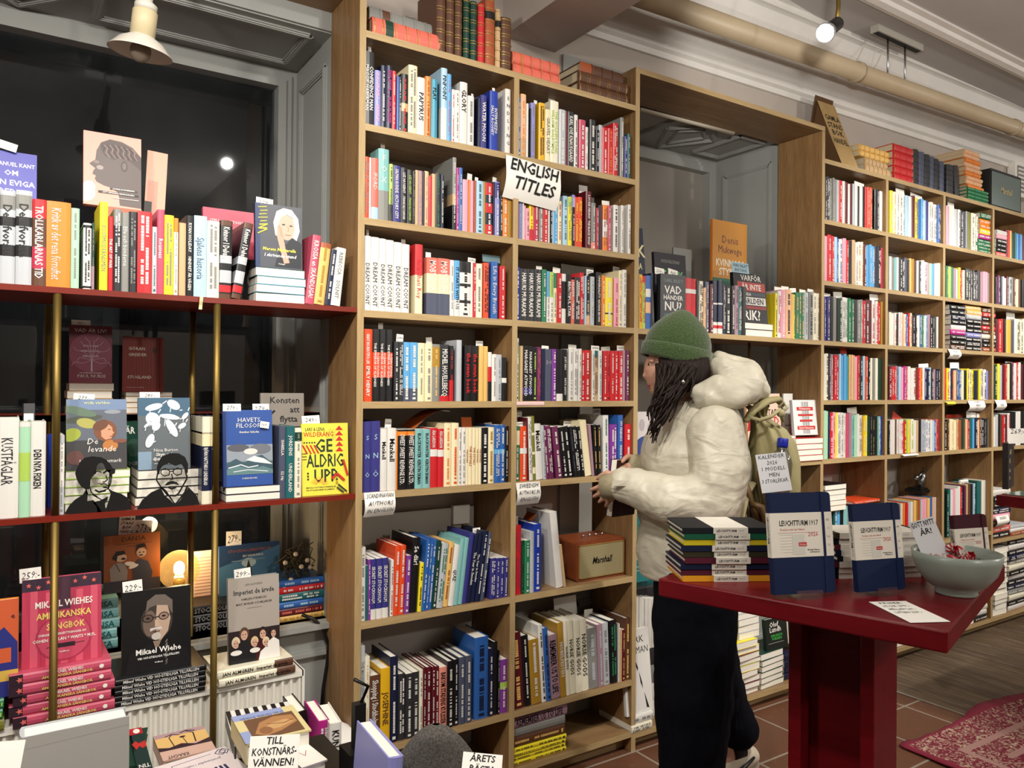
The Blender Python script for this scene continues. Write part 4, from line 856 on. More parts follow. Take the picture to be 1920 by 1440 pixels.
dansa = [('r',0,0,1,1,'8a4e26'),('t','DANSA',.52,.88,.085,'1c1512',{'mw':.62,'b':False}),('r',.2,.83,.85,.836,'3a2416'),('t','EN HANDBOK',.5,.78,.018,'3a2416',{'mw':.3}),
 ('p',[(.12,.2),(.10,.42),(.20,.52),(.36,.50),(.42,.36),(.40,.2)],'8a8580'),('e',.30,.60,.10,.07,'c0a48c'),('p',[(.14,.6),(.22,.72),(.36,.72),(.38,.66),(.24,.64),(.22,.54)],'17130f'),('e',.34,.58,.04,.02,'17130f'),
 ('p',[(.52,.2),(.50,.44),(.62,.56),(.78,.50),(.86,.3),(.84,.2)],'3a3a44'),('e',.66,.66,.09,.08,'b5987f'),('p',[(.56,.66),(.58,.80),(.72,.82),(.77,.70),(.72,.76),(.60,.74)],'15110e'),('e',.63,.665,.02,.01,'15110e'),('e',.70,.665,.02,.01,'15110e'),('e',.655,.615,.04,.012,'15110e'),('e',.46,.48,.10,.04,'d6d0c8',-12),('e',.52,.43,.09,.03,'d6d0c8',18),('l',[(.2,.52),(.28,.36)],.012,'15110e'),('r',0,0,1,.2,'3c3a44')]
facepx('brown cover with two drawn dancing men leaning on the window sill', (194, 1142), (300, 1003), 2.66, 'br', dansa, t=.02, tilt=5, z=zd)
zb = stack('sk', 362, 440, 2.62, SILL, [(.028, 'bk', 'STOCKHOLM', 'gy'), (.028, 'bk', 'STOCKHOLM', 'gy'), (.028, 'bk', 'STOCKHOLM', 'gy')], d=.2, name='the black stack behind the second brass pole')
facepx('blue sky cover with dark church spire on the window sill', (412, 1160), (526, 1022), 2.70, 'bl', [('r',0,0,1,1,'3f6f9c'),('p',[(0,.72),(1,.95),(1,1),(0,1)],'1f3d66'),('r',0,0,1,.2,'a5bac4'),('r',0,0,1,.1,'26323a'),('e',.48,.75,.12,.06,'9dbccf'),('p',[(.42,.1),(.42,.62),(.475,.80),(.53,.62),(.53,.1)],'2b2622'),('t','STOCKHOLMSKYRKOR',.5,.90,.04,'8a5a58',{'mw':.86}),('t','EN VANDRING',.55,.83,.03,'c7d3da',{'mw':.45}),('r',.2,.78,.75,.79,'7d97ac')], t=.02, tilt=5, z=SILL)
zz = stack('cr', 527, 610, 2.58, SILL, [(.020, 'go', '=', 'oc'), (.024, 'mr', '=', 'co'), (.022, 'bl', '=', 'pb'), (.028, 'te', '=', 'wh'), (.022, 'rd', '=', 'wh'), (.022, 'bl', '=', 'pb')], d=.16, name='the mixed stack in the sill corner')
facepx('orange cover with deep blue figure at the frame edge on the radiator', (-60, 1282), (34, 1132), 2.33, 'og', [('r',0,0,1,1,'c65a34'),('p',[(.45,0),(.42,.62),(.7,.72),(.98,.55),(1,0)],'2a2f78'),('r',.6,.35,.85,.5,'c65a34'),('r',.5,.16,1,.27,'c9a64a'),('t','e',.88,.8,.06,'3a2430')], t=.035, tilt=6, z=RAD+.081)
stack('gl', -60, 12, 2.315, RAD, [(.03, 'ol', None), (.025, 'gn', '=', 'li'), (.025, 'gn', '=', 'li')], d=.2, name='the green stack at the frame edge')

# bottom compartment stack, niche items, far stacks
stack('bs', 962, 1066, 2.30, ZA[8], [(.0155, 'yl', '=', 'ch'), (.0155, 'yl', '=', 'ch'), (.0155, 'yl', '=', 'ch'), (.0155, 'yl', '=', 'ch'), (.036, 'br', '=', 'go'), (.034, 'gy', None), (.042, 'mv', 'REMEMBER US TO LIFE', 'bk')], d=.2, name='the flat stack in the lowest oak compartment', jit=.006)
# niche upper shelf
N1 = 1.684
z_ = stack('kv', 1318, 1390, 2.46, N1, [(.03, 'og', None), (.035, 'og', None), (.03, 'og', 'KVINNORS STYRKA', 'wh'), (.03, 'og', 'KVINNORS STYRKA', 'wh'), (.026, 'og', 'KVINNORS STYRKA', 'wh')], d=.12, name='the orange stack in the window recess')
facepx('orange and green cover standing on the orange stack in the window recess', (1336, 498), (1400, 416), 2.47, 'og', [('r',0,0,1,1,'c98a34'),('r',0,0,1,.32,'2f6a52'),('t','Denis',.5,.74,.09,'5a2430',{'b':False}),('t','Mukwege',.5,.62,.09,'5a2430',{'b':False,'mw':.7}),('t','KVINNORS',.5,.465,.085,'efe6d0',{'mw':.82}),('t','STYRKA',.5,.36,.085,'efe6d0',{'mw':.64}),('e',.22,.16,.1,.14,'7fa08e'),('r',.4,.2,.9,.22,'8fb09e'),('r',.4,.14,.8,.16,'8fb09e')], t=.02, z=z_)
facepx('dark cover with green title letters standing behind other books in the recess', (1233, 570), (1292, 474), 2.46, 'ch', [('r',0,0,1,1,'26262c'),('t','GUSTAV KÄLLSTRAND',.5,.88,.04,'gy',{'mw':.6}),('t','TÄNK',.55,.66,.13,'6fbf7a',{'mw':.7}),('l',[(.1,.5),(.9,.4)],.01,'454552')], t=.02, tilt=4, z=N1)
facepx('navy cover with cream letters at the oak upright of the window recess', (1160, 560), (1218, 420), 2.42, 'nv', [('r',0,0,1,1,'232c3e'),('t','BOK',.62,.72,.12,'e2d3a0',{'mw':.8}),('t','ÄGARNA',.6,.6,.06,'e2d3a0',{'mw':.6}),('r',.5,.54,.95,.55,'e2d3a0'),('r',.5,.46,.95,.47,'c8c2b0')], t=.02, tilt=6, z=N1)
facepx('grey board standing behind the dark green-lettered cover in the recess', (1262, 560), (1296, 466), 2.52, 'gy', [], t=.01, z=N1)
facepx('black cover with white question title standing among the spines behind the green hat', (1238, 600), (1282, 515), 2.302, 'ch', [('r',0,0,1,1,'3a3b3e'),('t','CARL BILDT',.5,.86,.06,'7d8a88',{'b':False}),('t','VAD',.5,.66,.14,'wh',{'mw':.8}),('t','HÄNDER',.5,.55,.08,'wh',{'mw':.8}),('t','NU?',.5,.36,.16,'wh',{'mw':.8}),('t','I DEN NYA',.5,.24,.06,'3f9aa8',{'mw':.7}),('t','OREDAN',.5,.14,.06,'3f9aa8',{'mw':.6})], t=.03, yaw=-4, z=N1)
z_ = stack('vi', 1396, 1448, 2.30, N1, [(.031, 'bk', None, 'wh', True), (.029, 'bk', None, 'wh', True)], d=.14, name='the pair under the striped question cover')
facepx('striped black and red question cover standing on a pair of black books', (1381, 602), (1440, 512), 2.31, 'bk', [('r',0,0,1,1,'2c2c2e'),('r',.1,.64,.97,.82,'b04a44'),('r',.1,.545,.97,.62,'4b5058'),('r',.1,.36,.97,.52,'cfccc6'),('r',.1,.28,.97,.34,'8a3a38'),('t','VARFÖR',.53,.85,.115,'wh',{'mw':.8}),('t','ÄR INTE',.53,.67,.115,'e8e5de',{'mw':.82}),('t','HELA',.4,.55,.06,'wh',{'mw':.4}),('t','VÄRLDEN',.53,.385,.115,'26262a',{'mw':.84}),('t','RIK?',.5,.06,.2,'wh',{'mw':.8})], t=.025, tilt=5, z=z_)
# niche middle shelf behind coat and backpack
N2 = 1.105
stack('y4', 1192, 1240, 2.42, N2, [(.028, 'bk', None)]*2 + [(.026, 'mu', '=', 'bk')]*4, d=.14, name='the yellow-edged stack left of the hair')
facepx('pale drawing cover with flames and night sky beside the person\'s hair', (1192, 852), (1228, 772), 2.30, 'sv', [('r',0,0,1,1,'c9c2c0'),('e',.5,.42,.55,.18,'3a4780'),('p',[(0,.1),(.05,.3),(.2,.24),(.3,.42),(.45,.26),(.6,.5),(.7,.28),(.9,.36),(1,.1)],'e8a02c'),('p',[(.15,.1),(.3,.3),(.45,.14),(.6,.34),(.8,.1)],'f4d05a'),('e',.3,.78,.15,.1,'a8a0a4'),('e',.7,.72,.12,.09,'aaa4a8'),('e',.4,.05,.1,.04,'5a5a58')], t=.014, z=N2)
zc = stack('fb', 1463, 1492, 2.30, N2, [(.05, 'wh', None, 'wh', True), (.05, 'wh', None, 'wh', True), (.02, 'wh', None, 'wh', True)], d=.14, name='the white stack behind the backpack')
stack('fc', 1494, 1543, 2.28, N2, [(.027, 'rd', None, 'wh', True)]*4, d=.14, name='the red-edged stack by the far oak upright')
facepx('white cover with barcode stripes and red label bars beside the backpack', (1490, 825), (1528, 750), 2.32, 'sv', [('r',0,0,1,1,'dcdad6')]+[('r',.36+i*.035,.04,.36+i*.035+(.02 if i % 3 else .01),.95,'77777a') for i in range(9)]+[('r',.16,.70,.86,.80,'c03030'),('r',.2,.54,.84,.60,'b83a38'),('r',.26,.38,.8,.44,'b83a38'),('r',.14,.16,.9,.26,'c03030'),('t','Förbannelsen',.51,.725,.06,'wh',{'mw':.62}),('t','Karin Pettersson',.52,.18,.06,'wh',{'mw':.7})], t=.02, tilt=6, yaw=-6, z=zc)
facepx('pinkish cover with large red and black lettering behind the backpack', (1405, 845), (1468, 738), 2.36, 'pe', [('r',0,0,1,1,'d8b8a4'),('p',[(0,.45),(.05,.75),(.35,.78),(.35,.5)],'a01c20'),('t','SEIERSTAD',.55,.68,.09,'1a1716',{'mw':.75}),('t','OFRED',.6,.53,.13,'b02428',{'mw':.7}),('t','RE',.7,.36,.14,'b02428',{'mw':.3}),('t','NYO',.8,.2,.05,'8a4a44',{'mw':.2}),('r',.4,.85,.44,.98,'8a8a88'),('r',.48,.85,.5,.98,'8a8a88'),('e',.5,.9,.05,.04,'c0442c')], t=.02, tilt=4, z=N2)
facepx('white card edge rising behind the backpack', (1412, 745), (1432, 728), 2.34, 'wh', [], t=.004)
facepx('small white booklet behind the barcode cover', (1469, 790), (1486, 738), 2.42, 'wh', [('r',.2,.5,.8,.52,'gy')], t=.01, z=N2)
# niche lower part
N3 = .07
face('teal cover with faint white letters beside the person\'s coat', at(1190, 1110, 2.33).x, 2.33, .655, .17, .30, .02, 'te', [('r',0,0,1,1,'2a7a7c'),('t','LJUS',.2,.42,.08,'c9dcd8',{'mw':.4}),('t','NYTT',.28,.3,.07,'c9dcd8',{'mw':.4}),('r',.04,.2,.5,.21,'9ec4c2'),('r',.04,.15,.46,.16,'9ec4c2')], tilt=3)
stack('tp', 1192, 1260, 2.42, .40, [(.05, 'gy', None), (.05, 'ch', None), (.05, 'gy', None), (.05, 'ch', None), (.05, 'te', None)], d=.1, name='the dark stack under the teal cover')
parse_row('white run low beside the trousers', 1180, 1080, 4.0, .36, 42, """
72 160 wh gy , 92 165 wh gy , 118 160 wh gy , 140 170 wh gy , 170 170 wh gy , 205 172 wh
""", YS=2.36)
stack('wu', 1192, 1260, 2.36, N3, [(.07, 'wh', None), (.07, 'wh', None), (.075, 'gy', None), (.07, 'ch', None)], d=.14, name='the stack under the white run beside the trousers')
zw = stack('wk', 1189, 1228, 2.285, N3, [(.032, 'iv', '=', 'gy'), (.034, 'wh', '=', 'gy')], d=.2, name='the white pair on the floor shelf by the oak upright')
facepx('white cover with black feather and large letters low beside the trousers', (1176, 1300), (1225, 1185), 2.30, 'wh', [('r',0,0,1,1,'e6e4de'),('t','DARK',.42,.84,.085,'1a1a1a',{'b':False}),('t','WOMAN',.5,.71,.085,'1a1a1a',{'b':False,'mw':.9}),('p',[(.42,.66),(.52,.54),(.50,.50),(.44,.56)],'1a1a1a'),('p',[(.54,.50),(.64,.36),(.66,.28),(.58,.36)],'1a1a1a'),('p',[(.70,.24),(.86,.04),(.76,.05)],'2a2a2a')], t=.02, tilt=6, z=zw)
zf = stack('pa', 1382, 1426, 2.30, N3, [(.026, 'mr', None, 'wh', True)]*3 + [(.028, 'mr', None, 'wh', True), (.03, 'yl', None, 'wh', True), (.02, 'dg', None, 'wh', True), (.028, 'mr', None, 'wh', True), (.028, 'yl', None, 'wh', True), (.03, 'yl', None, 'wh', True)], d=.14, yaw=3, name='the leaning white stack behind the trousers', jit=.012)
stack('pb', 1386, 1424, 2.32, zf, [(.03, 'sv', None, 'wh', True)]*3 + [(.026, 'sv', None, 'wh', True)]*4, d=.14, name='the grey-backed pile on top of the leaning white stack', jit=.01)
zg = stack('pc', 1428, 1472, 2.31, N3, [(.026, 'dg', None, 'wh', True)]*5 + [(.03, 'dg', None, 'wh', True)], d=.14, yaw=4, name='the dark green stack on the floor shelf', jit=.008)
facepx('dark cover with white and green lettering on the dark green stack', (1438, 1225), (1478, 1160), 2.32, 'dg', [('r',0,0,1,1,'1d221e'),('t','Olof',.4,.72,.17,'wh',{'mw':.7}),('t','Lundh',.45,.56,.17,'wh',{'mw':.8}),('t','DEN BÄSTA',.5,.40,.08,'3faa4a',{'mw':.8}),('t','PUBLIKEN',.5,.30,.08,'3faa4a',{'mw':.7}),('r',.1,.2,.8,.22,'gy')], t=.02, tilt=6, z=zg)
facepx('cream cover with wavy dark shape beside the table leg', (1474, 1222), (1500, 1150), 2.34, 'iv', [('r',0,0,1,1,'cfc8b4'),('p',[(.2,0),(.25,.9),(.5,.7),(.75,.9),(.8,.1),(.5,.35)],'22242c'),('t','NATT',.6,.9,.06,'3a3a3a')], t=.02, tilt=6, z=zg)
stack('pd', 1474, 1505, 2.32, N3, [(.03, 'nv', None)]*4, d=.15, name='the navy stack beside the table leg')
# far bookcase: flat stacks
def blocks(row, px0, px1, Y, z, n, cols, t=.024, d=.14, fore=False, jit=.006):
    c = cols.split(); stack(row, px0, px1, Y, z, [(t, c[i % len(c)], '=' if not fore else None, 'wh', fore) for i in range(n)], d=d, jit=jit)
blocks('s1', 1782, 1810, 2.30, ZA[3], 9, 'br bk bk pu wh bk nv bk bk'.replace('pu', 'mg'), .0285); blocks('s2', 1811, 1839, 2.30, ZA[3], 10, 'bk ch bk lv bk bk bk sv go go', .0262); blocks('s3', 1841, 1866, 2.30, ZA[3], 10, 'ru bk bk iv br rd br bk rd br', .0258)
blocks('s4', 1832, 1864, 2.30, ZA[1], 4, 'gn gn gn gn', .02); blocks('s5', 1836, 1858, 2.30, ZA[1]+.085, 4, 'mg yl og og', .03); blocks('s6', 1838, 1858, 2.30, ZA[1]+.21, 1, 'gn', .03)
blocks('s7', 1867, 1886, 2.30, ZA[1], 6, 'co bk bk bk pk wh', .027)
blocks('t1', 1548, 1588, 2.30, .845, 5, 'tn tn wh gy bk', .026, fore=True); blocks('t2', 1600, 1650, 2.31, .86, 1, 'ro', .016)
blocks('t3', 1862, 1895, 2.30, .54, 8, 'bk co bk pk nv bk bk wh', .037); blocks('t4', 1896, 1930, 2.30, .54, 3, 'ru wh sv', .02)
for i, (a, c, n, cols) in enumerate(((1700, 1718, 8, 'gy bk wh'), (1719, 1745, 9, 'iv bk wh go'), (1746, 1768, 9, 'wh bk nv gy'), (1775, 1800, 9, 'wh gy iv bk yl'), (1801, 1828, 10, 'wh bk sl wh go bk'), (1829, 1853, 10, 'bk wh iv mu wh wh'), (1866, 1890, 13, 'wh gy bk iv wh mr wh bk'), (1892, 1925, 14, 'wh bk iv gy nv bk'), (1560, 1600, 9, 'wh bk gy'), (1610, 1655, 8, 'wh iv bk'), (1660, 1697, 8, 'bk wh iv'))):
    blocks('u%d' % i, a, c, 2.30, .07, n, cols, .031, .15, fore=(i % 2 == 0), jit=.012)

# antique volumes on top of the bookcases
ANT = []
def antique(label, xr, y, z, L, t, d, c, label_c=None, lying=True, gilt=True, nb=5, yaw=0, lean=0, group=None):
    b, bp = MB(), MB(); m = mat('leather_'+PAL[c][0], PAL[c][1], 0.5); g = mat('gilt', 'b59a55', 0.4, 0.6)
    h = L; pts = [(-t/2, d), (-t/2, .006), (-t*.40, .002), (-t*.22, -.001), (0, -.002), (t*.22, -.001), (t*.40, .002), (t/2, .006), (t/2, d), (t/2-.003, d), (t/2-.003, .008), (-t/2+.003, .008), (-t/2+.003, d)]
    b.prism(pts, 0, h, m, None, False); bp.box(-t/2+.003, t/2-.003, .008, d-.004, .004, h-.004, PAGES_Y)
    xs = [p[0]*1.02 for p in pts[1:8]]; ys = [p[1] for p in pts[1:8]]
    def band(z0, z1, out, mm):
        vs = [(x, yy-out, zz) for zz in (z0, z1) for x, yy in zip(xs, ys)]; n = len(xs)
        b.add(vs, [(i, i+1, n+i+1, n+i) for i in range(n-1)], mm)
        if out > .001: b.add([(x, yy+o, zz) for zz in (z0, z1) for x, yy, o in [(x, yy, oo) for oo in (-out, 0) for x, yy in zip(xs, ys)]], [(i, n+i, n+i+1, i+1) for i in range(n-1)]+[(2*n+i, 2*n+i+1, 3*n+i+1, 3*n+i) for i in range(n-1)], mm)
    for i in range(1, nb+1):
        zc = h*i/(nb+1); band(zc-.003, zc+.003, .0022, m)
        if gilt: band(zc-.0055, zc-.0035, .0004, g); band(zc+.0035, zc+.0055, .0004, g)
    if gilt: band(.006, .009, .0004, g); band(h-.009, h-.006, .0004, g)
    if label_c: band(h*4/(nb+1)+.008, h*min(5, nb)/(nb+1)-.006, .0007, mat('leather_'+PAL[label_c][0], PAL[label_c][1], 0.5))
    if lying: M = T(xr, y, z+t/2) @ R(yaw, 'Z') @ R(-90, 'Y')
    else: M = T(xr-t/2, y, z) @ R(lean, 'Y')
    o = b.build('antique_book', None, M); bp.build('page_block', o)
    return tag(o, label, 'antique book', group or 'antique leather volumes on top of the bookcases')
zA = ZA[0]
def xat(px, Y, z=2.6): 
    lo, hi = -2.0, 9.0
    for _ in range(40):
        mid = (lo+hi)/2; w = Vector((mid, Y, z))-EYEP
        if 960+FPX*w.dot(CR)/w.dot(CF) < px: lo = mid
        else: hi = mid
    return lo
def ant_px(label, p0, p1, Y, z, t, d, c, **k):
    a, b_ = xat(p0, Y, z), xat(p1, Y, z)
    if k.get('lying', True): return antique(label, b_, Y, z, b_-a, t, d, c, **k)
    return antique(label, b_, Y, z, t, b_-a-.001, d, c, **k)
ant_px('thick coral leather volume with green label lying at the tall oak side panel', 698, 825, 2.31, zA, .062, .2, 'co', label_c='dg')
ant_px('faded grey green volume lying on top of the coral leather volume', 692, 818, 2.35, zA+.063, .050, .18, 'gy', label_c='br', gilt=False)
for lb, a, b_, h, c, lc in (('first of three tall brown gilt volumes beside the coral volume', 819, 836, .235, 'br', None), ('second of three tall brown gilt volumes beside the coral volume', 837, 852, .232, 'br', None), ('third of three tall brown gilt volumes, beside the dark green pair', 853, 867, .228, 'br', None),
  ('dark green gilt volume beside the brown gilt volumes', 869, 881, .215, 'dg', None), ('dark green gilt volume beside the red leather spine', 882, 895, .215, 'dg', None), ('slim red leather volume standing between dark green and rust volumes', 896, 909, .215, 'rd', None),
  ('tall rust leather volume with two black labels on the oak bookcase', 910, 928, .245, 'ru', 'bk'), ('narrow tan parchment volume with black label on the oak bookcase', 929, 939, .215, 'tn', 'bk'), ('dark brown volume with gilt flower stamps, last of the upright old volumes', 940, 959, .195, 'br', None)):
    ant_px(lb, a, b_, 2.31, zA, h, .15, c, label_c=lc, lying=False)
ant_px('lower rose leather volume lying beside upright dark brown volume', 962, 1050, 2.31, zA, .042, .15, 'co', label_c='oc', nb=4)
ant_px('upper rose leather volume lying beside upright dark brown volume', 961, 1049, 2.31, zA+.043, .042, .15, 'co', label_c='oc', nb=4)
ant_px('lowest dark brown gilt volume lying at the niche corner', 1085, 1177, 2.31, zA, .043, .2, 'br', nb=4)
ant_px('middle dark brown gilt volume lying at the niche corner', 1085, 1177, 2.31, zA+.044, .043, .2, 'br', nb=4)
ant_px('topmost marbled brown volume lying at the niche corner', 1090, 1168, 2.33, zA+.088, .046, .19, 'br', label_c='ru', nb=3, gilt=False)
for lb, a, b_, dz, t, c in (('lowest cream ribbed volume beside the cardboard sign', 1622, 1670, 0, .05, 'tn'), ('second tan gilt volume above the cream ribbed one', 1622, 1664, .051, .036, 'tn'), ('third gold volume in the pile beside the cardboard sign', 1612, 1668, .088, .03, 'go'), ('topmost gold volume in the pile beside the cardboard sign', 1612, 1668, .119, .03, 'go')):
    ant_px(lb, a, b_, 2.32, zA, t, .14, c) if dz == 0 else ant_px(lb, a, b_, 2.33, zA+dz, t, .14, c)
for i, o_ in enumerate(('lowest', 'second lowest', 'middle', 'second', 'topmost')):
    ant_px('%s red cloth volume in the flat red pile above far bookcase' % o_, 1676, 1712, 2.31, zA+i*.0395, .039, .16, 'rd', nb=2)
for i, (a, b_) in enumerate(((1713, 1723), (1724, 1734), (1735, 1744), (1745, 1752), (1753, 1761), (1763, 1771), (1776, 1789))):
    ant_px('%s from red pile of seven upright black volumes above far bookcase' % ('first', 'second', 'third', 'fourth', 'fifth', 'sixth', 'last and thickest')[i], a, b_, 2.31, zA, .20-.004*i, .13, 'sl' if i % 2 else 'ch', lying=False, gilt=False)
ant_px('black volume leaning against the orange paper-bound pile', 1792, 1800, 2.31, zA, .185, .13, 'ch', lying=False, gilt=False, lean=-5)
for i in range(9):
    ant_px('%s orange paper-bound volume in the tall ragged pile' % ('lowest', 'second lowest', 'third lowest', 'fourth lowest', 'middle', 'fourth', 'third', 'second', 'topmost')[i], 1813+(-1)**i*1.2-i*.6, 1843+(-1)**i*1.2-i*.9, 2.33, zA+.084+i*.0255, .025, .17, 'pe' if i % 3 else 'og', nb=1, gilt=False)
for i in range(4):
    ant_px('%s green cloth volume under the orange ragged pile' % ('lowest', 'second lowest', 'third', 'topmost')[i], 1815, 1853, 2.31, zA+i*.021, .0205, .16, 'gn', nb=2)

# ------------------------------------------------------------------ labels and building of all the books
SKIPMAX = 300
def area(k):
    c = k['M'] @ Vector((0, 0, k['h']/2)); dd = (c-EYEP).dot(CF); return k['h']*(k['d'] if k.get('art') is not None else k['t'])/dd/dd
def kind(k): return 'hardback_book' if k['hb'] else 'paperback'
USED = {}
def make_labels():
    rows = {}
    for k in BOOKS: rows.setdefault(k['row'], []).append(k)
    ORD = ['first', 'second', 'third', 'fourth', 'fifth', 'sixth', 'seventh', 'eighth', 'ninth', 'tenth', 'eleventh', 'twelfth', 'thirteenth', 'fourteenth', 'fifteenth', 'sixteenth']
    NUM = ['no', 'one', 'two', 'three', 'four', 'five', 'six', 'seven', 'eight', 'nine', 'ten', 'eleven', 'twelve', 'thirteen', 'fourteen', 'fifteen']
    for r, ks in rows.items():
        if any('label' in k for k in ks): 
            for k in ks: k.setdefault('group', None)
            continue
        hs = sorted(k['h'] for k in ks); med = hs[len(hs)//2]
        for k in ks:
            k['size'] = 'tall' if k['h'] > med*1.13 else 'short' if k['h'] < med*.87 else 'thick' if k['t'] > .033 else 'slim' if k['t'] < .012 else ''
            k['kn'] = 'hardback' if k['hb'] else 'paperback'
            k['group'] = 'books in the ' + r
        for i, k in enumerate(ks):
            col = PAL[k['c']][0]; base = ' '.join(x for x in (k['size'], col, k['kn']) if x)
            same = [q for q in ks if q['c'] == k['c'] and q['size'] == k['size'] and q['kn'] == k['kn']]
            L = PAL[ks[i-1]['c']][0] if i else None; Rr = PAL[ks[i+1]['c']][0] if i+1 < len(ks) else None
            tcn = (' with %s lettering' % PAL[k['tc']][0]) if k.get('text') and k.get('tc') in PAL else ''
            samec = [q for q in ks if q['c'] == k['c']]; o = samec.index(k)
            cands = []
            if len(same) == 1: cands += ['%s%s, %s' % (base, tcn, r)]
            if L and Rr: cands.append('%s between %s and %s books, %s' % (base, L, Rr, r))
            cands.append('%s of %s %s books counting from left, %s' % (ORD[min(o, 15)], NUM[min(len(samec), 15)], col, r))
            pick = None
            for c_ in cands:
                if len(c_.split()) > 16 or len(c_.split()) < 4: continue
                if c_ in USED: continue
                if ' between ' in c_:
                    tw = [q for j, q in enumerate(ks) if q is not k and q['c'] == k['c'] and 0 < j < len(ks)-1 and PAL[ks[j-1]['c']][0] == L and PAL[ks[j+1]['c']][0] == Rr]
                    if tw: continue
                pick = c_; break
            pick = pick or cands[-1]
            USED[pick] = 1; k['label'] = pick
make_labels()
def build_books():
    for k in BOOKS: k['area'] = area(k)
    keep = set()
    for kn in ('hardback_book', 'paperback'):
        ks = sorted((k for k in BOOKS if kind(k) == kn), key=lambda k: -k['area'])
        keep |= {id(k) for k in ks[:SKIPMAX]}
    rest = MB(); I = Matrix.Identity(4)
    for k in BOOKS:
        if id(k) not in keep: book_geo(rest, None, k['M'], k); continue
        b, bp = MB(), MB(); near = k['area'] > .0008 or k.get('lying') or k['h'] > .235 or k['M'].translation.z < 1.2
        book_geo(b, bp if near else None, I, k)
        if k.get('art'):
            FP = Matrix(((0,0,1,k['t']/2),(1,0,0,0),(0,1,0,0),(0,0,0,1))); draw(b, k['art'], k['d'], k['h'], FP)
        if k.get('songbook'):
            m1, m2, m3 = hexmat('f2ece0'), hexmat('e8cf70'), hexmat('33222c'); t, h = k['t'], k['h']
            b.box(-t/2, t/2, -.0006, .0001, h*.87, h, m3); b.text('MIKAEL WIEHES', PLANE_DOWN(t*.08, -.0008, h*.44), t*.27, m1, h*.4, True); b.text('AMERIKANSKA SÅNGBOK', PLANE_DOWN(-t*.30, -.0008, h*.44), t*.27, m2, h*.5, True)
            b.text('●', PLANE_DOWN(-t*.2, -.0008, h*.1), t*.4, m1)
            b.prism([(.3*t*math.cos(math.radians(90+i*36))*(1 if i % 2 == 0 else .45), .3*t*math.sin(math.radians(90+i*36))*(1 if i % 2 == 0 else .45)) for i in range(10)], 0, .0004, hexmat('d86a60'), T(0, -.0007, h*.9) @ PLANE_F)
        o = b.build(kind(k), None, k['M'])
        if bp.v: bp.build('page_block', o)
        tag(o, k['label'], 'book', k.get('group'))
    if rest.v: tag(rest.build('books'), 'hundreds of small bright spines filling the bays of the far oak bookcase', 'books', kind='stuff')
build_books()
# ------------------------------------------------------------------ display window fittings
def slab(name, label, cat, x0, x1, y0, y1, z0, z1, m, group=None):
    b = MB(); b.box(0, x1-x0, 0, y1-y0, 0, z1-z0, m); return tag(b.build(name, None, T(x0, y0, z0)), label, cat, group)
slab('red_shelf', 'long red painted shelf carrying the upper row of spines across the window', 'shelf', -1.5, .922, 2.29, 2.62, RZ-.016, RZ-.0005, RED_SHELF)
slab('red_shelf', 'long red painted shelf with two black silhouette bookends', 'shelf', -1.5, .922, 2.29, 2.545, RL-.016, RL-.0005, RED_SHELF)
tag(RLEDGE.build('red_ledge'), 'narrow red ledge behind, under burgundy and red wood-grain covers', 'shelf')
for lb, px, Y in (('brass pole in front of the pink songbook', 105, 2.299), ('brass pole between black and grey portrait covers', 405, 2.299), ('rear brass pole behind the one at the songbook', 88, 2.66), ('rear brass pole between the display covers and glowing globe lamp', 360, 2.60)):
    X = at(px, 800, Y).x
    e = tag(empty('brass_pole', (X, Y, 0)), lb, 'pole', 'brass shelf poles in the display window')
    for z0, z1 in ((0, RL-.017), (RL, RZ-.017)):
        b = MB(); b.tube([(0, 0, z0), (0, 0, z1)], .0095, BRASS, 14); b.build('tube', e)
# radiator
RADW = plaster('radiator_enamel', 'e2ded2', 'e9e5da', 0.35, 4)
e = tag(empty('radiator', (0, 2.42, 0)), 'white ribbed radiator under the display window carrying stacked books', 'radiator')
b = MB(); pts = []; n = 64; x0, x1 = -.9, .775
for i in range(n*4+1):
    x = x0+(x1-x0)*i/(n*4); ph = i % 4; pts.append((x, 2.335+(.012 if ph in (0, 1) else 0)))
pts += [(x1, 2.49), (x0, 2.49)]
b.prism(pts, .12, .55, RADW); wchild(b.build('ribbed_panel'), e)
b = MB(); b.box(x0, x1, 2.330, 2.50, .55, .5675, RADW); b.box(x1-.004, x1+.004, 2.330, 2.50, .12, .5675, RADW); wchild(b.build('top_cover'), e)
for x in (-.7, .6):
    b = MB(); b.box(x, x+.04, 2.38, 2.44, 0, .12, RADW); wchild(b.build('foot'), e)
# enamel lamp above the window books
LAMPW = mat('white_enamel', 'd9d4c8', 0.3); CREAM = mat('cream_plastic', 'd2c39c', 0.45)
lp = at(265, 84, 2.40)
e = tag(empty('window_lamp', None, T(*lp) @ R(5, 'Y') @ R(6, 'X')), 'white enamel lamp with flat shade and cream socket hanging in window', 'lamp')
b = MB(); b.lathe([(.0, .026), (.03, .026), (.034, .022), (.060, .006), (.083, -.022), (.085, -.024), (.081, -.022), (.058, .002), (.03, .018), (0, .018)], LAMPW, n=40, cap=False); b.build('lamp_shade', e)
b = MB(); b.lathe([(.033, .022), (.033, .092), (.030, .096)], CREAM, n=28); b.build('socket', e)
b = MB(); b.lathe([(.030, .096), (.030, .112), (.016, .122), (.016, .16)], LAMPW, n=24); b.tube([(0, 0, .15), (.006, .02, .26)], .012, LAMPW, 12); b.build('stem', e)
b = MB(); b.ball((0, 0, -.018), (.028, .028, .032), mat('dull_bulb', '8d8272', 0.15), n=20); b.build('bulb', e)
BAT = mat('batten_plastic', 'c9c0ae', 0.4)
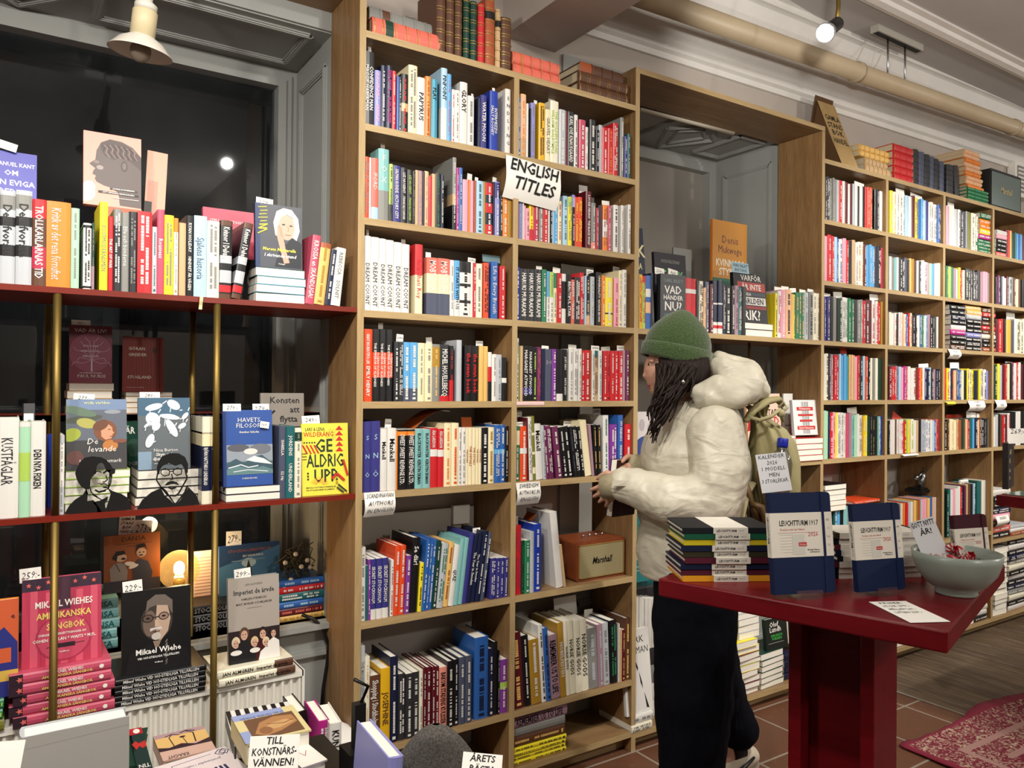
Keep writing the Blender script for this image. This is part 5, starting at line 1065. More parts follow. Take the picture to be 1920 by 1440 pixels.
for lb, p0, p1, Y, z in (('slim lamp batten under the oak board above the display window', (455, 0), (588, 28), 2.50, 2.718), ('slim lamp batten under the top of the oak window recess', (1200, 205), (1375, 250), 2.62, 2.70)):
    a, c = atz(*p0, z), atz(*p1, z)
    b = MB(); b.tube([a, c], .011, BAT, 12, flat=.7); tag(b.build('lamp_batten'), lb, 'lamp')
# globe lamp glowing on the sill
gp = at(336, 1068, 2.66)
e = tag(empty('globe_lamp', (gp.x, gp.y, .645)), 'lit amber glass globe lamp on the window sill behind the black cover', 'lamp')
gz = gp.z-.645
b = MB(); b.lathe([(.05, 0), (.05, .012), (.012, .02), (.010, gz-.065), (.018, gz-.062), (.018, gz-.03)], BRASS, n=24); b.build('base', e)
GG = bpy.data.materials.new('amber_globe_glass'); GG.use_nodes = True; n_, l_ = GG.node_tree.nodes, GG.node_tree.links; n_.clear()
out = n_.new('ShaderNodeOutputMaterial'); tr = n_.new('ShaderNodeBsdfTransparent'); tr.inputs[0].default_value = (.86, .72, .48, 1); gl = n_.new('ShaderNodeBsdfGlossy'); gl.inputs['Roughness'].default_value = .03
df = n_.new('ShaderNodeBsdfDiffuse'); df.inputs[0].default_value = (.8, .62, .38, 1); mx = n_.new('ShaderNodeMixShader'); mx.inputs[0].default_value = .12; m2 = n_.new('ShaderNodeMixShader'); m2.inputs[0].default_value = .08
l_.new(tr.outputs[0], mx.inputs[1]); l_.new(df.outputs[0], mx.inputs[2]); l_.new(mx.outputs[0], m2.inputs[1]); l_.new(gl.outputs[0], m2.inputs[2]); l_.new(m2.outputs[0], out.inputs[0])
b = MB(); b.ball((0, 0, gz), .062, GG, n=32); b.build('globe', e)
b = MB(); em = mat('warm_filament', 'ffe9c4', 0.5, Emission_Color=(1, .78, .45, 1), Emission_Strength=28.0); b.ball((0, 0, gz+.005), (.017, .017, .022), em, n=16); b.build('bulb', e)
l = bpy.data.lights.new('globe_lamp_light', 'POINT'); l.energy = 3.2; l.color = (1, .78, .5); l.shadow_soft_size = .03
o = bpy.data.objects.new('globe_lamp_light', l); COL.objects.link(o); o.location = (gp.x, gp.y, gp.z+.05)
b = MB(); a = at(358, 1135, 2.74); w_ = at(412, 1030, 2.74)
draw(b, [('r',0,0,1,1,'dcc6bc')]+[('r',.12,.9-i*.045,.86-.2*(i*7 % 3)/3,.905-i*.045+.006,'b08a88') for i in range(17)], w_.x-a.x, w_.z-.645, T(a.x, 2.74, .645) @ PLANE_F)
b.box(a.x, w_.x, 2.741, 2.75, .645, w_.z, PAPER); tag(b.build('open_book'), 'pink printed page lit by the globe lamp on the window sill', 'book')
# string lights
e = tag(empty('string_lights', tuple(at(552, 1066, 2.62))), 'tangle of string lights with small white globes hung in the window corner', 'string lights')
rnd = random.Random(3); b = MB(); wm = mat('light_string_wire', '4a4636', 0.6)
for j in range(9):
    p = [Vector((rnd.uniform(-.03, .035), rnd.uniform(-.02, .02), .06))]
    for i in range(9): p.append(Vector((rnd.uniform(-.05, .055)+.02*math.sin(i+j), rnd.uniform(-.025, .025), .06-.16*(i/9)*rnd.uniform(.6, 1)+.03*math.sin(i*2+j))))
    b.tube(p, .0018, wm, 5)
b.build('wire', e)
for dx, dz in ((-.04, .03), (-.005, .055), (.045, .005), (-.02, -.03), (.0, -.06), (.035, .03), (-.045, -.05), (.015, .01)):
    b = MB(); b.ball((dx, -.028, dz), .008, mat('frosted_bulb', 'e4dcc8', 0.3), n=12); b.build('bulb', e)
b = MB(); b.tube([at(566, 1152, 2.55), at(590, 1162, 2.53), at(606, 1180, 2.52), at(616, 1210, 2.52), at(614, 1240, 2.52), at(606, 1290, 2.52), at(600, 1360, 2.52)], .006, BLACK, 8)
tag(b.build('power_cable'), 'black cable looping down from the sill beside radiator', 'cable')
# silhouette bookends
def cutout(name, label, polys, ox, oy, s, Y, base):
    b = MB(); z0 = RL
    o = at(ox+base[0]/s, oy+900/s, Y)
    def P(x, y): p = at(ox+x/s, oy+y/s, Y); return (p.x-o.x, p.z-z0)
    for pg in polys:
        q = [P(*v) for v in pg]; q = [(x, max(z, 0)) for x, z in q]
        ar = sum(q[i][0]*q[(i+1) % len(q)][1]-q[(i+1) % len(q)][0]*q[i][1] for i in range(len(q)))
        if ar < 0: q = q[::-1]
        b.prism(q, -.0015, .0015, BLACK, PLANE_F)
    xa, xb = P(base[0], 900)[0], P(base[1], 900)[0]
    b.box(xa+.01, xb-.01, -.001, .10, 0, .002, BLACK)
    return tag(b.build(name, None, T(o.x, Y, z0)), label, 'bookend', 'cut-out portrait bookends')
def st(pts, w):                                                        # a stroke as a polygon
    L, Rr = [], []
    for i, p in enumerate(pts):
        a, c = Vector(pts[max(i-1, 0)]), Vector(pts[min(i+1, len(pts)-1)]); n = Vector((-(c-a).y, (c-a).x)).normalized()*w/2
        L.append(tuple(Vector(p)+n)); Rr.append(tuple(Vector(p)-n))
    return L+Rr[::-1]
cutout('bookend', 'black cut-out bookend of a man in wavy hair before lime-edged stack', [
 [(700,930),(715,880),(740,830),(790,785),(860,772),(940,780),(990,805),(1030,850),(1045,880),(1074,892),(1070,930),(1045,940),(1046,968),(1030,970),(1015,930),(985,900),(970,855),(950,832),(915,840),(900,870),(893,930),(865,955),(842,990),(838,1050),(830,1080),(790,1076),(755,1055),(728,1015),(708,970)],
 st([(880,925),(910,908),(945,922)],10), st([(960,930),(990,910),(1030,905)],16), st([(985,950),(1000,990),(975,1010),(955,1012)],10), st([(935,1035),(970,1025),(1010,1050)],10), st([(960,1060),(1000,1062)],16), st([(1022,930),(1018,1000),(1005,1075),(975,1085)],10), st([(1035,965),(1030,1020),(1005,1080)],12),
 st([(885,1085),(920,1105),(985,1090)],18), st([(800,1075),(812,1130)],14), st([(860,1130),(950,1180)],10), st([(838,1060),(850,1110),(905,1150)],12),
 [(605,1325),(612,1290),(645,1230),(700,1175),(770,1130),(800,1085),(818,1110),(812,1190),(870,1180),(915,1240),(945,1300),(960,1325)],
 [(1000,1062),(1045,1095),(1130,1122),(1192,1160),(1218,1220),(1222,1290),(1222,1325),(940,1325),(985,1260),(1012,1190),(1030,1120)],
 [(860,1200),(930,1185),(1005,1145),(1000,1180),(975,1215),(985,1260),(950,1325),(905,1325),(900,1240)]], 0, 700, 4.965, 2.302, (605, 1222))
cutout('bookend', 'black cut-out bookend of a man with spectacles and moustache', [
 [(882,1190),(890,1160),(915,1125),(960,1108),(1005,1110),(1040,1130),(1058,1170),(1056,1215),(1044,1235),(1036,1195),(1020,1170),(985,1180),(950,1165),(915,1180),(900,1200),(896,1230),(884,1225)],
 st([(905,1205),(930,1195),(955,1210),(950,1232),(925,1238),(905,1225),(905,1205)],6), st([(975,1205),(1000,1192),(1022,1203),(1020,1226),(995,1233),(975,1222),(975,1205)],6), st([(955,1213),(975,1210)],5), st([(886,1225),(880,1260),(905,1300),(945,1350)],8), st([(1050,1230),(1050,1255),(1030,1290),(1005,1335),(985,1350),(955,1345)],8),
 st([(965,1225),(972,1255),(955,1262)],6), [(925,1290),(945,1270),(968,1264),(995,1272),(1008,1290),(980,1282),(960,1284),(940,1290)], st([(945,1300),(965,1310),(990,1300)],10), st([(905,1300),(930,1320),(985,1398),(1040,1330),(1055,1290)],10),
 [(770,1425),(800,1372),(850,1330),(905,1305),(925,1345),(960,1375),(985,1402),(1015,1372),(1050,1320),(1060,1300),(1105,1345),(1118,1385),(1122,1425)]], 0, 480, 3.0, 2.302, (770, 1122))
# handwritten cards and paper slips
def card(label, p0, p1, Y, txt, name='price_card', tiltz=0, m=None, ink=None, cap=None, lines=None, lean=8, group=None, cat='card', jit=.06, bold=False):
    a, c = at(p0[0], p1[1], Y), at(p1[0], p0[1], Y); a = at(p0[0], (p0[1]+p1[1])/2, Y); zt, zb = at((p0[0]+p1[0])/2, p0[1], Y).z, at((p0[0]+p1[0])/2, p1[1], Y).z
    w, h = c.x-a.x, zt-zb; b = MB(); b.box(0, w, 0, .0006, 0, h, m or PAPER)
    ls = lines or ([txt] if txt else []); n = len(ls)
    for i, t in enumerate(ls):
        cp = cap*h if cap else min(h*.5/n*1.25, .5*h)
        b.text(t, T(w/2, -.0004, h*(1-(i+.5)/n*.86-.07)-cp/2) @ PLANE_F, cp, ink or PENCIL, w*.86, bold, 'c', 1, .22, jit)
    o = b.build(name, None, T(a.x, Y, zb) @ R(tiltz, 'Y') @ R(-lean, 'X'))
    return tag(o, label, cat, group)
G = 'handwritten price cards'
for lb, p0, p1, Y, tx, tz in (('card with 229 on top of the grey-haired woman portrait', (480, 370), (512, 386), 2.332, '229:-', 3), ('card with 239 on top of the dreamy woman cover', (137, 737), (177, 751), 2.372, '239:-', 4), ('card with 289 on top of the white animals cover', (262, 735), (300, 748), 2.378, '289:-', 0),
  ('card with 279 at the spine side of the stormy sea cover', (418, 757), (452, 771), 2.328, '279:-', 0), ('card with 279 at the far corner of the stormy sea cover', (474, 757), (505, 775), 2.345, '279:-', 0), ('card with 249 on top of the bright yellow cover', (567, 780), (600, 796), 2.335, '249:-', -3),
  ('card with 95 on top of the burgundy tree cover', (134, 600), (170, 612), 2.68, '95:-', 0), ('card with 259 on top of the pink songbook cover', (37, 1066), (78, 1092), 2.39, '259:-', -2), ('card with 229 on top of the black bearded man cover', (231, 1090), (268, 1114), 2.38, '229:-', -3),
  ('card with 279 on top of the blue sky cover', (424, 996), (453, 1024), 2.73, '279:-', 2), ('card with 299 on top of the old family group cover', (440, 1067), (471, 1086), 2.376, '299:-', -3), ('card with 273 beside the bookshop tag above the dancing men', (250, 974), (284, 1004), 2.69, '273:-', 6),
  ('tilted white card on top of the violet blue cover', (-4, 262), (31, 278), 2.50, '', 12), ('card with 239 on top of the white question title', (1228, 501), (1246, 514), 2.335, '239:-', 4), ('tilted card with writing beside the white question title', (1253, 503), (1271, 517), 2.34, 'NY', 8)):
    card(lb, p0, p1, Y, tx, tiltz=tz, group=G)
card('tag with the bookshop\'s name above the brown dancing men cover', (222, 966), (252, 1002), 2.685, None, 'paper_tag', 4, lines=['GAMLA', 'STANS', 'BOK', 'HANDEL'], ink=INK, bold=True, jit=0)
card('pale blue card on the striped question cover', (1373, 492), (1405, 512), 2.325, None, 'paper_card', 0, mat('blue_card', 'a9c9d6', .8), lines=['FINNS INLÄST', 'INSTANS'], jit=.02)
card('white slip between the two navy spines of the lower red shelf', (487, 789), (504, 801), 2.315, '169:-', 'price_card', 10, group=G)
# plain slips standing out of the books: pixel of the middle, top, bottom and width
SLIP = [('black political biography at the oak side panel', 694, 82, 98, 6, 2.33, 1), ('white paperback before the indigo spines in first row', 886, 176, 182, 4, 2.33, 1), ('royal blue spines in first row', 926, 165, 172, 5, 2.34, 1), ('mustard spine in first row beside the divider', 1004, 188, 197, 6, 2.35, 1), ('ivory tall spine in first row', 1034, 180, 190, 12, 2.36, 1),
 ('aqua stacked-letter spine in second row', 718, 267, 279, 8, 2.36, 1), ('pink spine in second row', 880, 325, 338, 9, 2.36, 1), ('orange spine in second row', 893, 332, 339, 6, 2.35, 1), ('navy and red spine in second row', 927, 332, 341, 8, 2.35, 1),
 ('maroon black-wolf spine in second row', 1094, 348, 361, 16, 2.36, 1), ('orange and white spine in second row', 1136, 377, 384, 14, 2.36, 1), ('last white spines in second row', 1171, 375, 390, 16, 2.36, 1),
 ('first white title in third row', 690, 429, 442, 5, 2.34, 1), ('last grey-white copy in third row', 757, 449, 458, 8, 2.36, 1), ('first coral and cream whale spine', 803, 473, 482, 10, 2.35, 1), ('black patterned white spine in third row', 884, 483, 492, 14, 2.34, 2), ('green spine in third row beside the divider', 1011, 499, 506, 11, 2.36, 1), ('cream spine in third row', 1043, 501, 512, 14, 2.36, 1), ('gold-lettered black spine in third row', 1106, 505, 516, 13, 2.33, 2), ('cream spine in third row near the upright', 1157, 500, 508, 16, 2.36, 2),
 ('first black and vermilion copy in fourth row', 714, 606, 616, 9, 2.34, 1), ('twin charcoal spines in fourth row', 749, 626, 641, 13, 2.33, 2), ('cream pair in fourth row', 805, 633, 642, 11, 2.36, 1), ('black pair with red titles in fourth row', 899, 639, 647, 13, 2.35, 2), ('navy and slate spines in fourth row', 1022, 648, 663, 13, 2.32, 2), ('grey-white trio in fourth row', 1073, 646, 653, 15, 2.35, 1), ('white spines among the reds in fourth row', 1116, 648, 657, 15, 2.33, 2), ('last four red spines in fourth row', 1136, 651, 657, 17, 2.36, 1), ('plum spine at the end of fourth row', 1165, 648, 657, 16, 2.33, 2),
 ('white crime pair in fifth row', 727, 785, 803, 12, 2.33, 2), ('two white slim spines in fifth row', 916, 793, 799, 14, 2.36, 1), ('vermilion spine in fifth row beside the divider', 973, 770, 784, 10, 2.34, 2), ('green-and-cream spine in fifth row', 976, 791, 798, 14, 2.305, 2), ('tall white spine in fifth row', 1119, 766, 778, 14, 2.36, 2), ('leaning black spines in fifth row', 1065, 789, 797, 17, 2.34, 2),
 ('navy year book spines in sixth row', 894, 990, 1004, 14, 2.33, 2), ('white quiz spine in sixth row', 858, 1011, 1023, 13, 2.33, 2), ('red spine in sixth row', 968, 968, 986, 6, 2.34, 1), ('teal book in seventh row', 1103, 1142, 1160, 16, 2.40, 1)]
for nm, x, y0, y1, w, Y, kd in SLIP:
    card('paper slip rising from the %s' % nm, (x-w/2, y0), (x+w/2, y1+6), Y+.02, None, 'paper_slip', random.uniform(-5, 5), lines=['SAMMA', 'BOK'] if kd == 2 else None, ink=INK, lean=2, group='paper slips in the oak bookcase', cat='paper slip', jit=.02)
for nm, x, y0, y1, w, Y in (('black run in first row of the far bookcase', 1611, 341, 353, 18, 2.36), ('yellow and black run in first row of the far bookcase', 1688, 354, 378, 16, 2.34), ('blue spines in first row of the far bookcase', 1718, 363, 372, 22, 2.35), ('white spines in first row, third far bay', 1783, 380, 388, 12, 2.35), ('indigo spines in third row of the far bookcase', 1551, 550, 556, 12, 2.35), ('black spines in third row of the far bookcase', 1571, 548, 557, 16, 2.35), ('red spines in third row of the far bookcase', 1639, 552, 560, 16, 2.33), ('mauve spines in fourth row of the far bookcase', 1732, 683, 690, 18, 2.35), ('yellow spines in fourth row of the far bookcase', 1790, 680, 692, 17, 2.35), ('mint spines in fifth row of the far bookcase', 1598, 765, 776, 18, 2.36), ('white pair in fifth row, third far bay', 1821, 772, 786, 18, 2.36), ('white second slip in fifth row, third far bay', 1839, 775, 786, 15, 2.36), ('yellow spines low at the far end', 1895, 585, 597, 16, 2.35), ('yellow spine above the far bay', 1340+92*6, 678, 684, 14, 2.36), ('niche yellow spine', 1460, 538, 548, 16, 2.34), ('niche pink spine', 1472, 537, 545, 14, 2.34), ('niche peach spine', 1487, 541, 549, 12, 2.34), ('niche green trio', 1508, 543, 550, 18, 2.34), ('niche grey spines', 1521, 542, 552, 14, 2.33)):
    card('paper slip rising from the %s' % nm.replace('niche', 'recess'), (x-w/2, y0), (x+w/2, y1+4), Y, None, 'paper_slip', random.uniform(-5, 5), lean=2, group='paper slips in the far bookcase', cat='paper slip')
# notes taped to shelf fronts
def note(label, p0, p1, Y, lines, cap, ink, tz=0, curl=.012, m=None, bold=False, jit=.05, name='paper_note', align=None):
    a = at(p0[0], (p0[1]+p1[1])/2, Y); c = at(p1[0], p0[1], Y); zt, zb = at((p0[0]+p1[0])/2, p0[1], Y).z, at((p0[0]+p1[0])/2, p1[1], Y).z
    w, h = c.x-a.x, zt-zb; b = MB(); n = 12; f = lambda t: -curl*math.sin(t*math.pi*1.1)*(t**.7) - .001
    vs = []
    for i in range(n+1): t = i/n; vs += [(0, f(t), h*(1-t)), (w, f(t)+curl*.35*t, h*(1-t))]
    b.add(vs, [(2*i, 2*i+2, 2*i+3, 2*i+1) for i in range(n)], m or PAPER, None, True); b.add([(x, y+.0005, z) for x, y, z in vs], [(2*i, 2*i+1, 2*i+3, 2*i+2) for i in range(n)], m or PAPER, None, True)
    tb = MB(); k = len(lines)
    for i, t in enumerate(lines): tb.text(t, T(w/2, 0, h*(1-(i+.75)/(k+.35))-.0), cap*h, ink, w*.88, bold, 'c', 1, .24, jit)
    for i, (x, y, z) in enumerate(tb.v): pass
    vs2 = []
    for i, ln in enumerate(lines): pass
    # letters follow the curl of the sheet
    for (x, y, z) in tb.v:
        # text was laid flat in xy at height z: its y is the rise above the baseline
        zz = z + y; t = min(max(1-zz/h, 0), 1); vs2.append((x, f(t)+curl*.35*t*(x/w)-.0028, zz))
    o_ = len(b.v); b.v += vs2; mi = b.mi(ink); b.f += [tuple(o_+q for q in fc) for fc in tb.f]; b.m += [mi]*len(tb.f); b.sm += [False]*len(tb.f)
    return tag(b.build(name, None, T(a.x, Y, zb) @ R(tz, 'Y')), label, 'note')
note('white sheet lettered ENGLISH TITLES in black brush taped across the shelf edge', (943, 299), (1047, 377), 2.286, ['ENGLISH', 'TITLES'], .30, INK, 4.5, .02, bold=True, jit=.07)
note('curled note reading Scandinavian authors in English', (682, 922), (740, 968), 2.288, ['SCANDINAVIAN', 'AUTHORS', 'IN ENGLISH'], .17, PENCIL, 0, .016)
note('curled note reading Swedish authors in English', (967, 904), (1012, 946), 2.288, ['SWEDISH', 'AUTHORS IN', 'ENGLISH'], .18, PENCIL, 0, .016)
note('pink strip stuck on the shelf edge above the leaning plum spines', (968, 753), (1020, 760), 2.2885, ['- - - - - - -'], .3, mat('pink_print', 'b5606a', .8), 0, .001, mat('pink_label', 'e6c3bd', .8), name='shelf_label')
for lb, p0, p1, ls in (('white note curling below the flat piles in the far bookcase', (1777, 655), (1800, 673), ['HYLLA', 'DECKARE']), ('tilted white note under the yellow spines of the far bookcase', (1814, 751), (1845, 771), ['POCKET', 'SVENSK', 'A-Ö']), ('white note on far upright under the yellow spines', (1865, 750), (1885, 769), ['POESI']), ('white note hanging low at the far end above stacked paperbacks', (1866, 966), (1890, 987), ['ENGELSK', '- -']), ('yellow strip under the yellow spines of the far bookcase', (1772, 753), (1790, 760), ['-']), ('white strip under the white spines of the far bookcase', (1690, 851), (1720, 856), [' '])):
    note(lb, p0, p1, 2.286, ls, .2, PENCIL, 0, .02, mat('yellow_label', 'e0d040', .8) if 'yellow strip' in lb else None)
# bent orange cards and sheets behind rows
def bent(name, label, p0, p1, Y, m, bend, cat='card'):
    a, c = at(p0[0], p1[1], Y), at(p1[0], p0[1], Y); w, h = c.x-a.x, c.z-a.z; b = MB(); n = 14; vs = []
    for i in range(n+1): t = i/n; zz = h*(math.sin(t*math.pi*.62)/1.0); vs += [(w*t, -bend, zz), (w*t, bend, zz*.95+.004)]
    b.add(vs, [(2*i, 2*i+2, 2*i+3, 2*i+1) for i in range(n)], m, None, True); b.add([(x, y, z-.0012) for x, y, z in vs], [(2*i, 2*i+1, 2*i+3, 2*i+2) for i in range(n)], PAPER, None, True)
    return tag(b.build(name, None, T(a.x, Y, a.z)), label, cat)
ORC = mat('orange_card', 'b5581c', 0.6); RDC = mat('red_card', 'a8301e', 0.6)
bent('bent_card', 'bent orange card lying on the books of fifth row', (764, 768), (832, 803), 2.39, ORC, .05)
card('small orange card upright behind the cream titles of fifth row', (866, 782), (885, 803), 2.37, None, 'orange_card', 0, ORC)
bent('bent_card', 'folded orange card behind the cobalt spine of sixth row', (986, 952), (1014, 982), 2.42, ORC, .03)
card('red card tilted on the white spines in the far bookcase', (1672, 768), (1706, 790), 2.36, None, 'red_card', 25, RDC); card('red card behind the cream spines in the far bookcase', (1775, 777), (1806, 790), 2.38, None, 'red_card', 0, RDC); card('red card behind the cream spines of fourth row, first far bay', (1576, 652), (1588, 664), 2.36, None, 'red_card', 0, RDC)
card('grey board standing behind the red and black spines of third row', (1053, 497), (1112, 517), 2.42, None, 'grey_board', 2, mat('grey_card', '6f6c64', .8)); card('white sheet standing behind the pale spines of seventh row', (1042, 1120), (1084, 1172), 2.46, None, 'paper_sheet', 0)
card('slate blue card standing behind the blue script spine', (905, 478), (938, 492), 2.36, None, 'paper_slip', 0, mat('blue_grey_card', '6d8890', .7))
b = MB(); b.box(1.02, 1.50, 2.535, 2.559, .86, .99, plaster('trunking', 'a9a296', 'b1aa9e', .5)); b.box(1.40, 1.47, 2.515, 2.535, .93, 1.0, PAPER); tag(b.build('cable_trunking'), 'pale cable trunking with socket on the wall behind sixth row', 'cable trunking')
# yellow ribbon of the pale blue book
b = MB(); p = at(378, 558, 2.285); vs = []
for i in range(7): q = at(378-.4*i, 556+4*i, 2.284-.003*math.sin(i)); vs += [tuple(q-Vector((.0045, 0, 0))), tuple(q+Vector((.0045, 0, 0)))]
b.add(vs, [(2*i, 2*i+2, 2*i+3, 2*i+1) for i in range(6)], mat('ribbon', 'd8cf9a', .6)); tag(b.build('bookmark_ribbon'), 'pale yellow ribbon hanging over the front edge of the upper red shelf', 'ribbon')
# small brown radio
LEATH = plaster('brown_vinyl', '6b3318', '7a3d1e', 0.42, 30); GRILL = mat('speaker_cloth', None, 0.8)
v = coords(GRILL, (260, 260, 260), (0, .78, 0)); n_, l_, p_ = nodes(GRILL); ch = n_.new('ShaderNodeTexChecker'); ch.inputs['Scale'].default_value = 1.0; l_.new(v, ch.inputs['Vector'])
ch.inputs[1].default_value = (*srgb('9d9069'), 1); ch.inputs[2].default_value = (*srgb('6f6344'), 1); setcol(GRILL, ch.outputs[0])
def speaker(label, X0, X1, Y, z, h, d, body, front, trim, knobs, txtm, txt='Marshall'):
    w = X1-X0; e = tag(empty('speaker', (X0, Y, z)), label, 'speaker')
    b = MB(); r = .012; pts = []
    for cx_, cz_, a0 in ((w-r, r, -90), (w-r, h-r, 0), (r, h-r, 90), (r, r, 180)):
        for i in range(5): a = math.radians(a0+i*22.5); pts.append((cx_+r*math.cos(a), cz_+r*math.sin(a)))
    b.prism(pts, -d, 0, body, PLANE_F); o = b.build('case', e)
    g = MB(); g.box(.012, w-.012, -.003, 0, .014, h-.016, front); g.build('grille', e)
    g = MB(); 
    for q in ((.010, w-.010, .012, .0145), (.010, w-.010, h-.0165, h-.014)): g.box(q[0], q[1], -.0045, 0, q[2], q[3], trim)
    for q in ((.010, .0125), (w-.0125, w-.010)): g.box(q[0], q[1], -.0045, 0, .012, h-.014, trim)
    g.build('trim_frame', e)
    g = MB(); g.text(txt, T(w*.5, -.0042, h*.42) @ PLANE_F, h*.17, txtm, w*.5, True, 'c', .8, .3); g.build('logo', e)
    for i in range(knobs):
        g = MB(); g.lathe([(.006, h), (.006, h+.009), (.004, h+.011)], STEEL, T(w*(.36+.13*i), d*.45, 0), 14); g.build('knob', e)
    return e
sx0, sx1 = at(1081, 1050, 2.325).x, at(1172, 1040, 2.325).x; sh = at(1125, 1012, 2.325).z-.696
speaker('small brown leather speaker with woven grille in sixth row compartment', sx0, sx1, 2.325, .6965, sh, .16, LEATH, GRILL, mat('gilt', 'b59a55', 0.4, 0.6), 4, BLACK)
gx0, gx1 = xat(1856, 2.31), xat(1914, 2.31)
speaker('grey fronted speaker with dark case on top of the far bookcase', gx0, gx1, 2.31, 2.5725, .235, .16, mat('dark_case', '1d1f1e', .5), mat('grey_cloth', '6d7a76', .85), mat('dark_case', '1d1f1e', .5), 0, mat('gold_script', 'b8a878', .4))
b = MB(); b.box(0, .25, 0, .05, 0, .24, PAPER); b.box(.03, .22, -.006, 0, .03, .21, mat('vent_grey', '8c8a86', .6))
for i in range(6): b.box(.03, .22, -.012, -.006, .04+i*.028, .05+i*.028, PAPER)
q = at(1905, 330, 2.50); tag(b.build('wall_box', None, T(q.x, 2.505, q.z-.13)), 'white slatted box on the wall above the grey fronted speaker', 'wall box')
# kraft sandwich sign
KR = plaster('kraft_card', 'a58757', 'b49664', 0.8, 12); KD = mat('kraft_shade', '5a3d22', .85)
e = tag(empty('sandwich_sign', (xat(1580, 2.315), 2.315, 2.5725)), 'kraft card tent sign with bookshop lettering on top of the far bookcase', 'sign')
wS = xat(1611, 2.315)-xat(1580, 2.315); hS = .40; tl = 21
b = MB(); b.box(0, wS, 0, .004, 0, hS, KR)
for i, (t, zz) in enumerate((('GAMLA', .72), ('STANS', .60), ('BOK', .49), ('HANDEL', .36))): b.text(t, T(wS*.5, -.0006, hS*zz) @ PLANE_F, hS*.085, INK, wS*.86, True)
b.build('front_panel', e, R(-tl, 'X'))
b = MB(); b.box(-.01, wS, 0, .004, 0, hS*1.02, KD); b.build('rear_panel', e, T(0, .22, 0) @ R(10, 'X'))
b = MB(); b.prism([(0, 0), (.215, 0), (.148, hS*.9)], 0, .003, KD, Matrix(((0,0,1,0),(1,0,0,0),(0,1,0,0),(0,0,0,1)))); b.build('side_gusset', e)
# black and silver statuette in the far bookcase
q = at(1728, 925, 2.40); e = tag(empty('statuette', (q.x, 2.40, .862)), 'black statuette with silver winged figure in the far bookcase', 'statuette')
sm = mat('dark_silver', '8d8f90', .22, .9)
b = MB(); b.box(-.07, .09, -.04, .06, 0, .018, BLACK); b.box(-.06, .08, -.03, .05, .018, .026, BLACK); b.build('base', e)
b = MB(); b.box(.02, .09, .03, .06, .02, .16, BLACK); b.build('back_plate', e)
b = MB(); b.tube([(-.01, 0, .026), (0, 0, .06), (.012, 0, .09), (.02, 0, .12)], [.012, .018, .022, .010], sm, 12); b.ball((.022, -.004, .13), .014, sm, n=12); b.tube([(.012, 0, .10), (-.02, -.01, .11), (-.055, -.012, .09)], [.012, .009, .004], sm, 8); b.tube([(.02, 0, .10), (.05, .0, .12), (.065, 0, .15)], [.012, .014, .003], sm, 8, flat=.4); b.ball((-.055, 0, .085), .016, sm, n=10); b.build('figure', e)
q = at(1806, 912, 2.36); b = MB(); b.box(0, .09, 0, .012, 0, .04, PAPER); b.text('DECKARE', T(.045, -.0005, .012) @ PLANE_F, .018, INK, .08, True); tag(b.build('block_sign', None, T(q.x-.03, 2.36, .872)), 'small block sign lying on the spines of third far bay', 'sign')

# ceiling: spotlight, hanger
sp = atd(1547, 62, 2.73); ax = (-(CR*.60+CU*.55)-CF*.58).normalized()
e = tag(empty('track_spotlight', None, frame(sp, ax.cross(Vector((0, 0, 1))), ax.cross(ax.cross(Vector((0, 0, 1)))))), 'lit black ceiling spotlight pointing towards the room', 'spotlight')
zs = 1 if (e.matrix_world.to_3x3() @ Vector((0, 0, 1))).dot(ax) > 0 else -1
emd = mat('lamp_face', 'ffffff', .5, Emission_Color=(1, .97, .9, 1), Emission_Strength=30.0)
b = MB(); b.lathe([(.033, 0), (.034, -.004*zs), (.028, -.03*zs), (.021, -.045*zs)], mat('silver_reflector', 'a8acad', .3, .7), n=28); b.build('reflector', e)
b = MB(); b.lathe([(.022, -.042*zs), (.024, -.05*zs), (.024, -.12*zs), (.018, -.128*zs)], BLACK, n=24); b.build('body', e)
b = MB(); b.lathe([(.0305, .001*zs), (.0305, .0022*zs)], emd, n=28); b.build('lamp_face', e)
top = sp - ax*.115; b = MB(); b.tube([top, top+Vector((.01, 0, .06)), top+Vector((.02, 0, .55))], .008, BRASS, 10); o = b.build('arm', None); o.parent = e; o.matrix_parent_inverse = e.matrix_world.inverted()
spot_light(tuple(sp+ax*.01), tuple(sp+ax), 12, 80, .6, .03)
q = at(1683, 72, 2.25); e = tag(empty('pipe_hanger', (q.x, 2.25, 3.3)), 'white ceiling rail with two thin rods holding the cream pipe', 'bracket')
b = MB(); b.box(-.21, .21, -.022, .022, -.035, 0, mat('rail_white', 'b7b2a8', .4)); b.box(-.20, .20, -.014, .014, -.037, -.034, mat('rail_slot', '2e2c29', .8)); b.build('rail', e)
for x in (-.09, .07):
    b = MB(); b.tube([(x, 0, -.035), (x, 0, -.235)], .005, STEEL, 8); b.build('rod', e)
